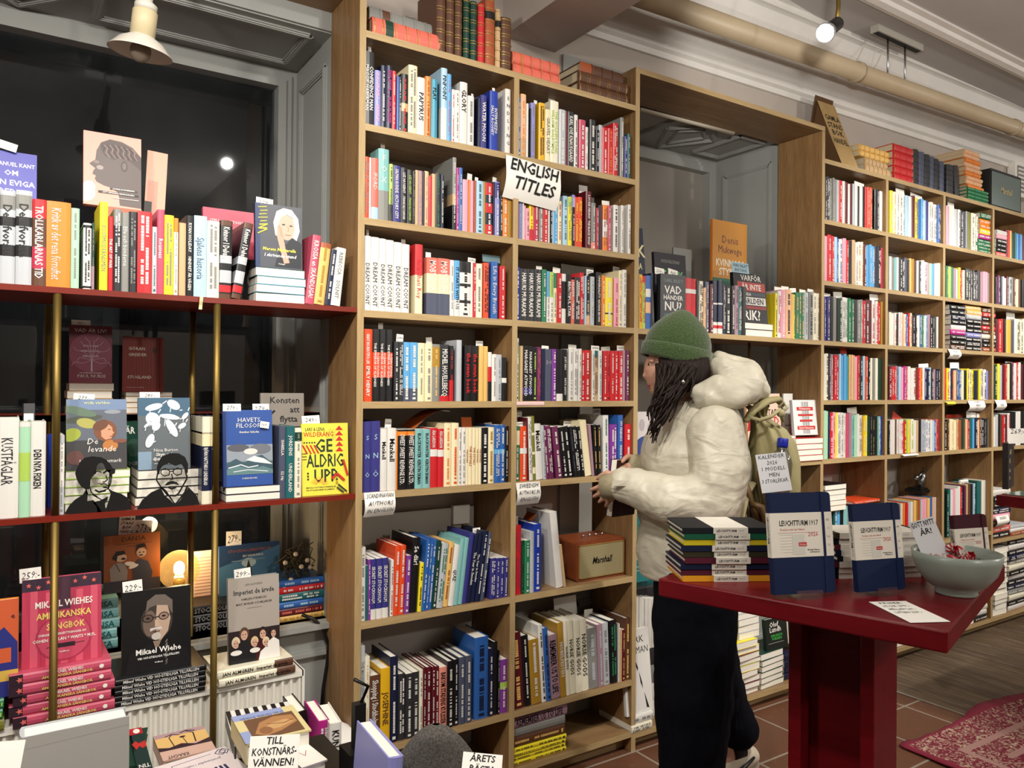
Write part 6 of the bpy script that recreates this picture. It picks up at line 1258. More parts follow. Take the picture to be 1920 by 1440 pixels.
# ------------------------------------------------------------------ red table and what stands on it
def pz(px, py, z): return atz(px, py, z)
TA, TB = pz(1234, 1084, 1.0), pz(1777, 1184, 1.0)
e1 = (TB-TA); LT = e1.length; e1.normalize(); e2 = Vector((-e1.y, e1.x, 0)); DT = .72
tM = Matrix(((e1.x, e2.x, 0, TA.x), (e1.y, e2.y, 0, TA.y), (0, 0, 1, 0), (0, 0, 0, 1)))
e = tag(empty('red_table', None, tM), 'dark red painted pedestal table with diaries and a candy bowl on it', 'table')
b = MB(); b.box(0, LT, 0, DT, .958, 1.0, TABLE_RED); o = b.build('tabletop', e)
md = o.modifiers.new('edge', 'BEVEL'); md.width = .004; md.segments = 2
b = MB(); b.box(.10, .50, .27, .33, .895, .958, TABLE_RED); b.build('cross_bar', e)
for a in (.225, .385):
    b = MB(); b.box(a, a+.03, .22, .42, .03, .958 if a > .3 else .958, TABLE_RED); o = b.build('leg', e); md = o.modifiers.new('edge', 'BEVEL'); md.width = .003; md.segments = 2
b = MB(); b.box(.255, .385, .285, .315, .10, .93, TABLE_RED); b.build('centre_panel', e)
b = MB(); b.box(.12, .52, .20, .44, 0, .03, TABLE_RED); b.build('base', e)

BAND = mat('paper_sleeve', 'd6d1c4', .75); GREYINK = mat('grey_print', '8f8f8b', .8); REDINK = mat('red_print', 'b5383a', .7)
def diary(label, M, w, h, t, c, standing=True, group=None, sleeve=(.36, .80)):
    """local: spine at x=0, width along x, height along z, front cover towards -y"""
    e = tag(empty('diary', None, M), label, 'diary', group); m = mat('diary_cover_'+c, c, .6, 0, .2)
    b = MB(); r = .008; pts = [(0, 0), (w-r, 0)]+[(w-r+r*math.sin(a*.3927), r-r*math.cos(a*.3927)) for a in range(1, 5)]+[(w, h-r)]+[(w-r+r*math.cos(a*.3927), h-r+r*math.sin(a*.3927)) for a in range(1, 5)]+[(0, h)]
    b.prism(pts, -.0022, 0, m, PLANE_F @ T(0, 0, .0)); b.prism(pts, -.0022, 0, m, T(0, t, 0) @ PLANE_F @ T(0, 0, .0022)); b.box(-.0012, .001, 0, t, 0, h, m)
    o = b.build('cover', e)
    b = MB(); b.box(.001, w-.004, .0023, t-.0023, .004, h-.004, PAGES); b.build('page_block', e)
    z0, z1 = h*sleeve[0], h*sleeve[1]
    b = MB(); b.box(-.0022, w+.0006, -.0006, t+.0006, z0, z1, BAND); 
    if standing:
        hh = z1-z0; b.text('LEUCHTTURM', T(w*.13, -.001, z1-hh*.29) @ PLANE_F, hh*.12, INK, w*.47, True, 'l', .78); b.text('1917', T(w*.61, -.001, z1-hh*.29) @ PLANE_F, hh*.12, INK, w*.16, False, 'l', .78)
        b.text('Denken mit der Hand', T(w*.14, -.001, z1-hh*.40) @ PLANE_F, hh*.05, REDINK, w*.45, False, 'l'); b.text('2026', T(w*.76, -.001, z1-hh*.54) @ PLANE_F, hh*.10, REDINK, w*.17, False, 'r')
        b.box(w*.10, w*.77, -.0009, -.0006, z1-hh*.455, z1-hh*.45, REDINK)
        for i in range(7): b.box(w*.14, w*.36, -.0009, -.0006, z1-hh*(.50+i*.065), z1-hh*(.497+i*.065), GREYINK)
        b.box(w*.33, w*.53, -.001, -.0006, z0+hh*.06, z1-hh*.49, mat('print_panel', 'c6c4ba', .8)); b.prism([(w*.43, z0+hh*.24), (w*.56, z0+hh*.24), (w*.56, z0+hh*.33), (w*.43, z0+hh*.33)], .0012, .0013, REDINK, PLANE_F); b.text('Wochen', T(w*.495, -.0016, z0+hh*.265) @ PLANE_F, hh*.035, PAPER, w*.1)
        b.text('Weekly Planner', T(w*.77, -.001, z0+hh*.14) @ PLANE_F, hh*.035, INK, w*.22, True, 'r'); b.text('& Notebook', T(w*.77, -.001, z0+hh*.09) @ PLANE_F, hh*.035, INK, w*.2, True, 'r')
        for i, s_ in enumerate(('A5', '12', '26', '52')): b.text(s_, T(w*.93, -.001, z1-hh*(.2+i*.19)) @ PLANE_F, hh*.05, GREYINK, w*.08, i == 0)
        M2 = Matrix(((0,0,-1,-.0025),(-1,0,0,t/2),(0,1,0,0),(0,0,0,1)))
    b.text('LEUCHTTURM', T(-.0026, t/2, (z0+z1)/2+.01) @ Matrix(((0,0,-1,0),(0,-1,0,0),(-1,0,0,0),(0,0,0,1))) @ T(0, -t*.21, 0), t*.42, INK, (z1-z0)*.62, True)
    b.text('1917', T(-.0026, t/2, z0+(z1-z0)*.20) @ Matrix(((0,0,-1,0),(0,-1,0,0),(-1,0,0,0),(0,0,0,1))) @ T(0, -t*.21, 0), t*.42, GREYINK, (z1-z0)*.2)
    b.build('paper_sleeve', e)
    if standing:
        b = MB(); b.box(w*.835, w*.875, -.0016, t+.001, -.0008, h+.0008, m); b.build('elastic_band', e)
    return e
ACR = bpy.data.materials.new('clear_acrylic'); ACR.use_nodes = True; n_, l_ = ACR.node_tree.nodes, ACR.node_tree.links; n_.clear()
out = n_.new('ShaderNodeOutputMaterial'); tr = n_.new('ShaderNodeBsdfTransparent'); tr.inputs[0].default_value = (.93, .95, .95, 1); gl = n_.new('ShaderNodeBsdfGlossy'); gl.inputs['Roughness'].default_value = .05; mx = n_.new('ShaderNodeMixShader'); mx.inputs[0].default_value = .16
l_.new(tr.outputs[0], mx.inputs[1]); l_.new(gl.outputs[0], mx.inputs[2]); l_.new(mx.outputs[0], out.inputs[0])
def stand_diary(label, BL, BR, TL, w, h, t, c, z=1.010):
    o = pz(*BL, z); q = pz(*BR, z); xd = (q-o); xd.z = 0; xd.normalize()
    lo, hi = .8, 3.5
    for _ in range(60):                                                # top-left corner at distance h along its ray, beyond the base
        mid = (lo+hi)/2; p = atd(*TL, mid)
        if (p-o).length < h or mid < (o-EYEP).dot(CF): lo = mid
        else: hi = mid
    up = atd(*TL, lo)-o; back = Vector((-xd.y, xd.x, 0)); lean = math.atan2(up.dot(back), up.z); lean = min(max(lean, .12), .45)
    zd = back*math.sin(lean)+Vector((0, 0, 1))*math.cos(lean); yd = -(zd.cross(xd)) if zd.cross(xd).dot(back) < 0 else zd.cross(xd)
    M = Matrix(((xd.x, yd.x, zd.x, o.x), (xd.y, yd.y, zd.y, o.y), (xd.z, yd.z, zd.z, o.z), (0, 0, 0, 1)))
    d = diary(label, M, w, h, t, c)
    F = Matrix(((xd.x, back.x, 0, o.x), (xd.y, back.y, 0, o.y), (0, 0, 1, 1.0), (0, 0, 0, 1)))
    b = MB(); b.box(w*.3, w*.72, -.012, .085, .0005, .0035, ACR); b.box(w*.3, w*.72, -.014, -.011, .0005, .02, ACR)
    S = Matrix.Translation((0, t+.004, .004)) @ Matrix.Rotation(-lean, 4, 'X'); b.box(w*.3, w*.72, .001, .004, 0, h*.62, ACR, S)
    tag(b.build('acrylic_stand', None, F), 'clear acrylic easel under the '+label.split(' with')[0].split(' standing')[0], 'stand', 'acrylic easels on the red table')
    return d
DG = 'standing diaries on the red table'
stand_diary('large navy diary standing on the red table before the handwritten calendar card', (1453, 1116), (1581, 1109), (1422, 912), .145, .212, .015, '0a1b3e')
stand_diary('medium navy diary standing between large navy diary and candy bowl', (1611, 1111), (1721, 1102), (1580, 926), .123, .186, .014, '0a1b3e')
stand_diary('small burgundy diary standing behind the candy bowl', (1800, 1094), (1877, 1087), (1769, 951), .096, .150, .012, '3c0f1e')
def diary_pile(p0, p1, z, cols, names, d, t, lab, yawj=.6, L=None, sl=(.25, .62)):
    o, q = pz(*p0, z), pz(*p1, z); xd = (q-o); xd.z = 0; L = L or xd.length; xd.normalize(); back = Vector((-xd.y, xd.x, 0))
    if back.dot(CF) < 0: back = -back
    rnd = random.Random(len(cols)); n = len(cols)
    for i, c in enumerate(cols):
        # lying flat, spine to the viewer: local x -> back, z -> -xd (text reads left to right), y -> down
        off = o + xd*(L+rnd.uniform(-.006, .004)) + back*rnd.uniform(-.003, .004) + Vector((0, 0, t*(i+1)-.0004))
        zc = -xd; yc = Vector((0, 0, -1)); xc = back
        M = Matrix(((xc.x, yc.x, zc.x, off.x), (xc.y, yc.y, zc.y, off.y), (xc.z, yc.z, zc.z, off.z), (0, 0, 0, 1)))
        diary(lab % names[i], M, d, L, t-.0012, c, False, 'diaries stacked on the red table', sl)
diary_pile((1281, 1091), (1447, 1090), 1.0, ['c98a1e', '4a1626', '0e1830', '4a1626', '2e2a1a', '0e1830', 'b5a41c', '0f4a32', '101318'],
  ['lowest, orange', 'second lowest, burgundy', 'third lowest, navy', 'fourth lowest, burgundy', 'middle, dark olive', 'fourth from top, navy', 'third from top, yellow', 'second from top, green', 'topmost, black'], .145, .0138, '%s diary in the stack on the table corner', L=.212, sl=(.28, .66))
diary_pile((1566, 1086), (1738, 1082), 1.0, ['101318', '0e1830', '4a1626', '101318', '0e1830', '4a1626', '101318', '2e2a1a'],
  ['lowest, black', 'second lowest, navy', 'third lowest, burgundy', 'fourth lowest, black', 'fourth from top, navy', 'third from top, burgundy', 'second from top, black', 'topmost, olive'], .10, .0135, '%s diary in the sleeved stack behind the navy diaries', L=.235, sl=(.06, .94))
# bowl of candies
bc = pz(1793, 1113, 1.0); BOWL = plaster('grey_green_glaze', '8e9990', '97a299', .3, 6)
b = MB(); b.lathe([(0, .004), (.040, .0), (.042, .004), (.040, .010), (.060, .024), (.078, .048), (.087, .076), (.089, .092), (.0865, .0925), (.083, .076), (.074, .050), (.056, .028), (.03, .016), (0, .014)], BOWL, n=56, cap=False)
tag(b.build('bowl', None, T(bc.x, bc.y, 1.0)), 'grey green ceramic bowl holding red and white candies', 'bowl')
CW, CRD = mat('candy_white', 'e2d6d0', .25), mat('candy_red', 'a81e2a', .25)
rnd = random.Random(5); nm = ('tallest, leaning on the greeting card', 'at the left rim', 'beside the greeting card', 'in the middle of the bowl', 'at the right rim', 'second from right rim', 'deep behind the greeting card', 'low under the others')
for i, (dx, dy, dz, a) in enumerate(((.010, .02, .093, 60), (-.062, .01, .078, 20), (-.030, -.005, .076, -30), (.0, -.015, .080, 15), (.055, .0, .074, 40), (.030, .01, .086, -15), (-.02, .045, .075, 80), (.025, -.03, .058, 0))):
    b = MB()
    for k in range(8): b.ball((0, 0, 0), (.014, .010, .010), (CW, CRD)[0], n=12) if k == 0 else None
    for k in range(6):
        q = k*math.pi/3; pts = [(-.013+.0043*j, .0103*math.sin(math.acos(min(1, abs(-.013+.0043*j)/.0142)))*math.cos(q+j*.25), .0103*math.sin(math.acos(min(1, abs(-.013+.0043*j)/.0142)))*math.sin(q+j*.25)) for j in range(7)]
        b.tube(pts, .0022, CRD, 5)
    b.build_name = 0
    e = tag(empty('candy', None, T(bc.x, bc.y, 1.0) @ T(dx, dy, dz) @ R(a, 'Z') @ R(rnd.uniform(-50, 50), 'Y')), 'striped red and white wrapped candy %s' % nm[i], 'candy', 'candies in the grey green bowl')
    b.build('sweet', e)
    for s_ in (-1, 1):
        w_ = MB(); n = 9; vs = [(s_*.012, 0, 0)]+[(s_*.023, .0085*math.cos(k/n*2*math.pi)*(1 if k % 2 else .6), .0085*math.sin(k/n*2*math.pi)*(1 if k % 2 else .6)) for k in range(n)]
        w_.add(vs, [(0, k+1, (k+1) % n+1) for k in range(n)], CW if i % 4 else CRD); w_.build('twisted_wrapper_end', e)
def quad_card(name, label, TL, TR, BL, D, lines, cap, ink, ccat='card', z=None, lean=.1, m=None, jit=.05, bold=False, dz=None):
    """a stiff card whose lower-left corner lies at depth D along its pixel ray"""
    o = atd(*BL, D); tl = atd(*TL, D+lean*.1); tr = atd(*TR, D+lean*.1); xd, ud = tr-tl, tl-o; w, h = xd.length, ud.length
    M = frame(o, xd, ud); b = MB(); b.box(0, w, 0, h, -.0008, 0, m or PAPER); k = len(lines)
    for i, t in enumerate(lines): b.text(t, M @ T(0, 0, 0) if False else T(w*.5, h*(1-(i+.8)/(k+.3)), .0004), cap*h, ink, w*.9, bold, 'c', 1, .12, jit)
    return tag(b.build(name, None, M), label, ccat)
dg = (pz(1453, 1116, 1.01)-EYEP).dot(CF)
quad_card('paper_card', 'handwritten calendar card standing up behind the large navy diary', (1417, 853), (1473, 847), (1429, 925), dg+.075, ['KALENDER', '2026', '1 MODELL', 'MEN', '3 STORLEKAR.', ' '], .10, PENCIL, lean=.2, m=mat('grey_paper', 'c9c9cc', .8))
quad_card('paper_card', 'greeting card with black brush lettering standing in the candy bowl', (1722, 978), (1768, 965), (1738, 1062), (bc-EYEP).dot(CF)+.012, ['GOTT NYTT', 'ÅR!', ' ', ' ', ' '], .13, INK, lean=.3, m=mat('grey_paper', 'c9c9cc', .8), bold=True)
o, q, w_ = pz(1707, 1168, 1.0012), pz(1782, 1166, 1.0012), pz(1629, 1129, 1.0012); M = frame(o, q-o, w_-o); wd, ht = (q-o).length, M.inverted() @ w_
b = MB(); sk = ht.x; b.prism([(0, 0), (wd, 0), (wd+sk, ht.y), (sk, ht.y)], 0, .0008, PAPER)
for i, t in enumerate(('PRISER', 'STOR 299:-', 'MELLAN 269:-', 'LITEN 229:-')): b.text(t, T(wd*.46+sk*(.9-i*.15), ht.y*(.86-i*.15), .0012), ht.y*.085, PENCIL, wd*.7, False, 'c', 1, .1, .05)
tag(b.build('paper_note', None, M), 'white handwritten note lying flat at the front edge of the red table', 'note')

# second red table with a cover at the right edge
q = pz(1868, 928, 1.0); e = tag(empty('red_table', (q.x, q.y, 0)), 'dark red table at the right edge of the far aisle with a black lettered cover', 'table')
b = MB(); b.box(0, .8, -.6, 0, .955, 1.0, TABLE_RED); b.build('tabletop', e); b = MB(); b.box(.35, .5, -.45, -.15, 0, .955, TABLE_RED); b.build('pedestal', e)
b = MB(); b.box(.04, .5, -.10, -.005, 1.0005, 1.004, mat('green_glass', '5f7a6c', .1)); b.box(.03, .51, -.11, 0, 1.0, 1.0005, TABLE_RED); b.build('glass_inlay', e)
dq = 3.1; a = atd(1890, 918, dq); w_ = .16; 
Mx = frame(a, Vector((.96, .28, 0)), Vector((0, 0, 1))); b = MB(); hh = atd(1890, 831, dq).z-a.z; b.box(0, w_, 0, hh, -.02, 0, mat('dark_brown_cover', '1e1716', .45)); cm_ = mat('pale_yellow_print', 'd6cf8e', .6)
for t, v, s_ in (('GO', .74, .12), ('O', .55, .12), ('SA', .36, .075), ('SC', .20, .065)): b.text(t, T(w_*.2, hh*v, .0006), hh*s_, cm_, w_*.7, True, 'l')
tag(b.build('hardback_book', None, Mx @ T(0, 0, 0)), 'black cover with pale yellow capitals cut by the right edge of the photo', 'book')
quad_card('price_card', 'card with 269 on top of the black lettered cover', (1888, 804), (1925, 803), (1890, 832), dq+.012, ['269:-', ' '], .34, PENCIL, lean=0)

# rug
RUGR = mat('rug_red', None, .95); v = coords(RUGR); vo = noise(RUGR, v, 26, 6, .7, 1.2); setcol(RUGR, mixc(RUGR, ramp(RUGR, vo, [(.5, '000000'), (.64, 'ffffff')]), '6e1a2c', '9a6a62')); bump(RUGR, noise(RUGR, v, 220, 2), .6, .004)
RUGB = mat('rug_border', None, .95); v = coords(RUGB); vo = noise(RUGB, v, 38, 3, .6, 2.5); setcol(RUGB, mixc(RUGB, ramp(RUGB, vo, [(.52, '000000'), (.57, 'ffffff')]), '711c30', 'b09a84')); bump(RUGB, noise(RUGB, v, 220, 2), .6, .004)
RUGP = mat('rug_plain', '7c2236', .95); RUGL = mat('rug_line', 'a07a72', .95)
P0, PU, PV = pz(1683, 1399, .004), pz(1918, 1304, .004), pz(1757, 1442, .004)
ud = (PU-P0).normalized(); vd = (PV-P0); vd = (vd-ud*vd.dot(ud)).normalized(); LU, LV = 2.2, 1.4
b = MB(); nu, nv = 70, 46; vs = []
rnd = random.Random(2)
for j in range(nv+1):
    for i in range(nu+1):
        u, w_ = LU*i/nu, LV*j/nv; edge = math.exp(-(w_/.05)**2)
        z = .007+.020*edge*math.exp(-((u-.62)/.22)**2)+.004*edge*math.sin(u*26)**2 + .003*math.sin(u*7+w_*5)**2
        jx = rnd.uniform(-.006, .004) if j == 0 else 0; jy = rnd.uniform(-.005, .004) if i == 0 else 0
        vs.append(P0+ud*(u+jy)+vd*(w_+jx+(.02*math.sin(u*6) if j == 0 else 0))+Vector((0, 0, z)))
fs = {}
for j in range(nv):
    for i in range(nu):
        dd = min(LU*(i+.5)/nu, LV*(j+.5)/nv, LU-LU*(i+.5)/nu, LV-LV*(j+.5)/nv)
        m = RUGP if dd < .035 else RUGB if dd < .16 else RUGL if dd < .185 else RUGB if dd < .27 else RUGL if dd < .295 else RUGR
        fs.setdefault(m.name, (m, []))[1].append((j*(nu+1)+i, (j+1)*(nu+1)+i, (j+1)*(nu+1)+i+1, j*(nu+1)+i+1))
base = len(b.v); b.v += [tuple(p) for p in vs]
for m, ff in fs.values():
    mi = b.mi(m); b.f += ff; b.m += [mi]*len(ff); b.sm += [True]*len(ff)
o = b.build('rug'); md = o.modifiers.new('pile', 'SOLIDIFY'); md.thickness = .006; md.offset = -1
tag(o, 'worn red patterned rug with frayed edge on tiles and planks', 'rug')

# ------------------------------------------------------------------ low display table at the front and its books
ZT = .64
e = tag(empty('display_table', (-.1, 1.3, 0)), 'dark low table in front of the radiator covered with flat books', 'table')
TM = plaster('dark_table_top', '1d1916', '26211d', .4, 6)
ta = pz(688, 1440, ZT); tb = pz(600, 1378, ZT)
b = MB(); b.box(-1.2, .62, .55, 1.72, ZT-.03, ZT, TM); wchild(b.build('tabletop'), e)
for x in (-1.1, .56):
    for y in (.62, 1.66): b = MB(); b.box(x-.025, x+.025, y-.025, y+.025, 0, ZT-.03, TM); wchild(b.build('leg'), e)
def flat(label, TLp, TRp, BLp, zt, t, c, art, group='flat books on the low front table', hb=True, pages=PAGES):
    """corner pixels of the upper cover at height zt: far left, far right, near left as seen"""
    tl, tr, bl = pz(*TLp, zt), pz(*TRp, zt), pz(*BLp, zt); xd, yd = tr-tl, tl-bl; M = frame(bl, xd, yd); w = xd.length; h = (tl-bl).dot(Vector((M[0][1], M[1][1], M[2][1])))
    e_ = .003; cm_ = hexmat(c); b = MB(); b.box(0, w, 0, h, -e_, 0, cm_); b.box(0, w, 0, h, -t, -t+e_, cm_); b.box(0, e_, 0, h, -t, 0, cm_)
    draw(b, art, w, h, Matrix.Identity(4)); o = b.build('hardback_book', None, M)
    p = MB(); p.box(e_, w-.004, .003, h-.003, -t+e_, -e_, pages); p.build('page_block', o)
    return tag(o, label, 'book', group)
UP = {'rot': 180}
flat('black cover with upside-down grey capitals at the back of the low table', (24, 1402), (124, 1384), (58, 1470), ZT+.030, .029, 'ch', [('t','ASKA',.55,.92,.13,'b5b0a8',{'rot':180,'mw':.7}),('t','OCH',.40,.70,.13,'b5b0a8',{'rot':180,'mw':.5})])
flat('dark green book under the thick grey book on the low table', (120, 1385), (215, 1372), (160, 1450), ZT+.018, .018, 'dg', [])
flat('dark teal cover with red poppy on the low table', (227, 1371), (252, 1366), (262, 1460), ZT+.026, .026, '18302e', [('r',.0,.86,1,1,'a8232a'),('e',.55,.93,.25,.05,'e6ded4'),('p',[(0,.66),(.3,.72),(.5,.66),(1,.70),(1,.58),(.7,.55),(.5,.60),(.25,.54)],'b5302c'),('t','TIN',.5,.24,.07,'d8d4cc',{'rot':180,'mw':.8}),('t','I',.5,.12,.07,'d8d4cc',UP)])
flat('sunset cover with dark palm trees on the low table', (266, 1386), (361, 1365), (306, 1428), ZT+.028, .028, 'c9a08a', [('r',0,0,1,1,'c9a595'),('r',0,.45,1,.85,'d6b06e'),('r',0,.85,1,1,'a88a8c'),('p',[(0,.5),(.2,.42),(.45,.5),(.7,.38),(1,.5),(1,.32),(0,.34)],'33222a'),('l',[(.3,.45),(.27,.80),(.35,.92)],.02,'2a1c22'),('l',[(.72,.45),(.75,.82),(.62,.95)],.025,'2a1c22'),('l',[(.55,.45),(.52,.72)],.015,'2a1c22'),('l',[(.2,.86),(.35,.92),(.48,.84)],.025,'2a1c22'),('l',[(.5,.9),(.64,.96),(.80,.88)],.03,'2a1c22'),('e',.52,.74,.06,.03,'2a1c22'),('t','KRACHT',.3,.12,.1,'6a5a58',{'rot':180,'mw':.4})])
flat('pale pink cover with navy lettering upside down on the low table', (300, 1436), (432, 1396), (330, 1490), ZT+.036, .03, 'd9c9c6', [('r',0,0,1,1,'dccfcd'),('t','lina',.62,.42,.22,'2a2a58',{'rot':180,'mw':.4}),('t','wolff',.50,.20,.22,'2a2a58',{'rot':180,'mw':.5}),('t','promenader i natten',.55,.70,.08,'3a3a68',{'rot':180,'mw':.55,'b':False}),('l',[(.12,.55),(.2,.85),(.75,.88)],.008,'2a2a58'),('l',[(.80,.85),(.88,.95),(.96,.85),(.88,.75),(.80,.85)],.012,'2a2a58'),('l',[(.86,.85),(.94,.95),(1,.85),(.94,.75),(.86,.85)],.012,'2a2a58')])
flat('black and white zebra cover under the painted body cover', (404, 1338), (524, 1318), (440, 1400), ZT+.062, .03, 'bk', [('r',0,0,1,1,'d9d6cf')]+[('p',[(i*.14,1),(i*.14+.07,1),(i*.14+.1+.02*(i % 2),0),(i*.14+.03,0)],'bk') for i in range(7)])
flat('thick book with painted reclining body on the low table', (409, 1350), (526, 1326), (461, 1396), ZT+.105, .042, 'cdbf8e', [('r',0,0,1,1,'d2c48e'),('r',.0,.80,.8,1,'8f9cc4'),('r',0,0,.16,.4,'8f9cc4'),('r',.14,.06,.92,.78,'6a4a34'),('p',[(.2,.25),(.35,.6),(.6,.72),(.88,.66),(.9,.4),(.6,.2),(.35,.12)],'a8794e'),('p',[(.3,.3),(.5,.5),(.75,.55),(.85,.42),(.6,.3)],'c09766'),('e',.38,.3,.1,.12,'8a5e3e'),('l',[(.45,.5),(.7,.42),(.86,.5)],.02,'7a5236'),('t','Den första boken',.45,.86,.10,'6a78a8',{'rot':180,'mw':.7})])
flat('pale pink block of pages with red scribble at the table end', (561, 1392), (606, 1378), (566, 1440), ZT+.075, .07, 'b5aab0', [('r',0,0,1,1,'e2ded4'),('l',[(.2,.5),(.4,.6),(.5,.4),(.7,.6)],.03,'b04a5a')])
yb = 1.45
face('thick grey book leaning back at the front corner of the low table', at(36, 1440, yb).x, yb, ZT+.035, at(243, 1400, yb).x-at(36, 1440, yb).x, .20, .052, 'sv', [('r',0,0,1,1,'a8a49e'),('l',[(0,.9),(1,.93)],.004,'8f8b86')], tilt=2)
k = BOOKS[-1]
def build_late(k, nm='hardback_book'):
    b, bp = MB(), MB(); book_geo(b, bp, Matrix.Identity(4), k); draw(b, k['art'], k['d'], k['h'], Matrix(((0,0,1,k['t']/2),(1,0,0,0),(0,1,0,0),(0,0,0,1)))); o = b.build(nm, None, k['M']); bp.build('page_block', o); return tag(o, k['label'], 'book')
build_late(k)
DC = lambda px, py, z: (pz(px, py, z)-EYEP).dot(CF)
quad_card('paper_card', 'handwritten card reading TILL KONSTNÄRSVÄNNEN on the low front table', (467, 1381), (560, 1376), (462, 1470), 1.28, ['TILL', 'KONSTNÄRS-', 'VÄNNEN!', ' '], .16, INK, lean=.3, bold=True)
quad_card('paper_card', 'handwritten card reading ÅRETS BÄSTA before the grey chair', (869, 1409), (943, 1416), (862, 1475), 1.20, ['ÅRETS', 'BÄSTA', ' '], .2, INK, lean=.3, bold=True)
quad_card('paper_card', 'blank white card at the lower left corner of the photo', (-30, 1396), (24, 1392), (-26, 1490), 1.15, [' '], .2, INK, lean=.3)
# books standing on a low box beside the oak panel
b = MB(); b.box(.55, .86, 1.80, 2.16, 0, .36, TM); tag(b.build('storage_box'), 'dark low box beside oak panel with a few standing books', 'box')
def upright(label, pTop0, pTop1, zt, h, t, c, txt=None, tc='wh', lean=0):
    """spine faces the viewer; pTop0 spine top, pTop1 far end of the top edge"""
    o, q = pz(*pTop0, zt), pz(*pTop1, zt); yd = (q-o); yd.z = 0; d = yd.length; yd.normalize(); xd = Vector((yd.y, -yd.x, 0))
    M = Matrix(((xd.x, yd.x, 0, o.x), (xd.y, yd.y, 0, o.y), (0, 0, 1, zt-h), (0, 0, 0, 1))) @ R(lean, 'Y')
    kk = dict(t=t, h=h, d=d, c=c, hb=True, M=M, text=txt, tc=tc, label=label, t1=.95, t0=.3); b, bp = MB(), MB(); book_geo(b, bp, Matrix.Identity(4), kk); o = b.build('hardback_book', None, M); bp.build('page_block', o); return tag(o, label, 'book', 'books standing on the dark low box')
upright('black leather-look book leaning at the end of the low table', (583, 1330), (556, 1298), .60, .235, .028, 'bk', lean=-6)
upright('magenta spined book standing beside the oak panel', (608, 1352), (580, 1312), .60, .235, .028, 'mg', '=')
upright('white spined book with small dark title standing beside the oak panel', (630, 1356), (606, 1318), .60, .235, .030, 'wh', 'KUNGENS VÄG', 'bk')
upright('lilac grey book standing tilted on the dark table before the grey chair', (728, 1424), (668, 1352), .80, .22, .028, 'lv', lean=4)
b = MB(); q = pz(672, 1400, .70); b.box(-.012, .012, -.01, .01, 0, .09, BLACK); b.tube([(0, 0, .08), (.02, .0, .12), (-.01, 0, .14)], .004, BLACK, 8); b.box(-.03, .03, -.03, .03, -.06, 0, BLACK); tag(b.build('book_holder', None, T(q.x, q.y, .70)), 'black metal book holder beside the lilac grey book', 'holder')
flatp = MB(); q0 = pz(640, 1398, .37); flatp.box(0, .12, 0, .16, 0, .002, PAPER); tag(flatp.build('paper_sheet', None, T(q0.x, q0.y, .362) @ R(20, 'Z')), 'white sheet lying beside the white spined book at the oak panel', 'paper')
# grey upholstered chair
FAB = mat('grey_wool', None, .95); v = coords(FAB); f1 = noise(FAB, v, 260, 3, .8); setcol(FAB, ramp(FAB, f1, [(.3, '2b2826'), (.7, '6a655f')])); bump(FAB, f1, .5, .002)
cp = atd(818, 1357, 1.52); yawc = math.atan2(CF.y, CF.x)-math.pi/2
e = tag(empty('chair', None, T(cp.x, cp.y, 0) @ R(math.degrees(yawc)+6, 'Z')), 'grey upholstered chair with rounded back before the oak bookcase', 'chair')
zt = cp.z; b = MB(); NS, NU = 22, 24; vs = []
for side_ in (0, 1):
    for j in range(NS+1):
        s_ = .0008+.34*(j/NS)**1.6; hw = min(.172*(s_/.31)**.526, .205)
        for i in range(NU+1):
            u = -1+2*i/NU; x = u*hw; th = .024*math.sqrt(max(0, 1-u*u))*min(1, (s_/.02)**.5); vs.append((x, .9*x*x+(th if side_ else -th), zt-s_))
fs = []; K = (NS+1)*(NU+1)
for j in range(NS):
    for i in range(NU):
        q = j*(NU+1)+i; fs.append((q, q+NU+1, q+NU+2, q+1)); fs.append((K+q, K+q+1, K+q+NU+2, K+q+NU+1))
b.add(vs, fs, FAB, None, True); o = b.build('backrest', e)
b = MB(); b.prism([(.22*math.cos(q/20*2*math.pi), -.24+.21*math.sin(q/20*2*math.pi)) for q in range(20)], .40, .46, FAB); b.build('seat', e)
b = MB(); b.box(-.10, .10, .03, .05, .42, zt-.20, FAB); b.build('back_support', e)
for sx in (-1, 1):
    for sy in (-.08, -.38): b = MB(); b.tube([(sx*.14, sy, .41), (sx*.19, sy+(.05 if sy > -.2 else -.05), 0)], [.016, .010], BLACK, 10); b.build('leg', e)
# ------------------------------------------------------------------ the person browsing, with backpack and bottle
PF = Vector((-CR.x, -CR.y, 0)).normalized(); PS = Vector((-CF.x, -CF.y, 0)).normalized()   # forward, towards-viewer side
PO = atd(1300, 731, 2.5); PO.z = 0
PM = Matrix(((PF.x, PS.x, 0, PO.x), (PF.y, PS.y, 0, PO.y), (0, 0, 1, 0), (0, 0, 0, 1)))     # local: x forward, y her left side, z up (right-handed check below)
if PM.to_3x3().determinant() < 0: PM = Matrix(((PF.x, -PS.x, 0, PO.x), (PF.y, -PS.y, 0, PO.y), (0, 0, 1, 0), (0, 0, 0, 1)))
SY = 1 if (PM.to_3x3() @ Vector((0, 1, 0))).dot(PS) > 0 else -1
def L(px, py, s=0.0):                                                  # photo pixel at side distance s from her middle plane -> local point
    w = atd(px, py, 2.5-s); return PM.inverted() @ w
SKIN = plaster('skin', 'b98a72', 'c2947c', .5, 20)
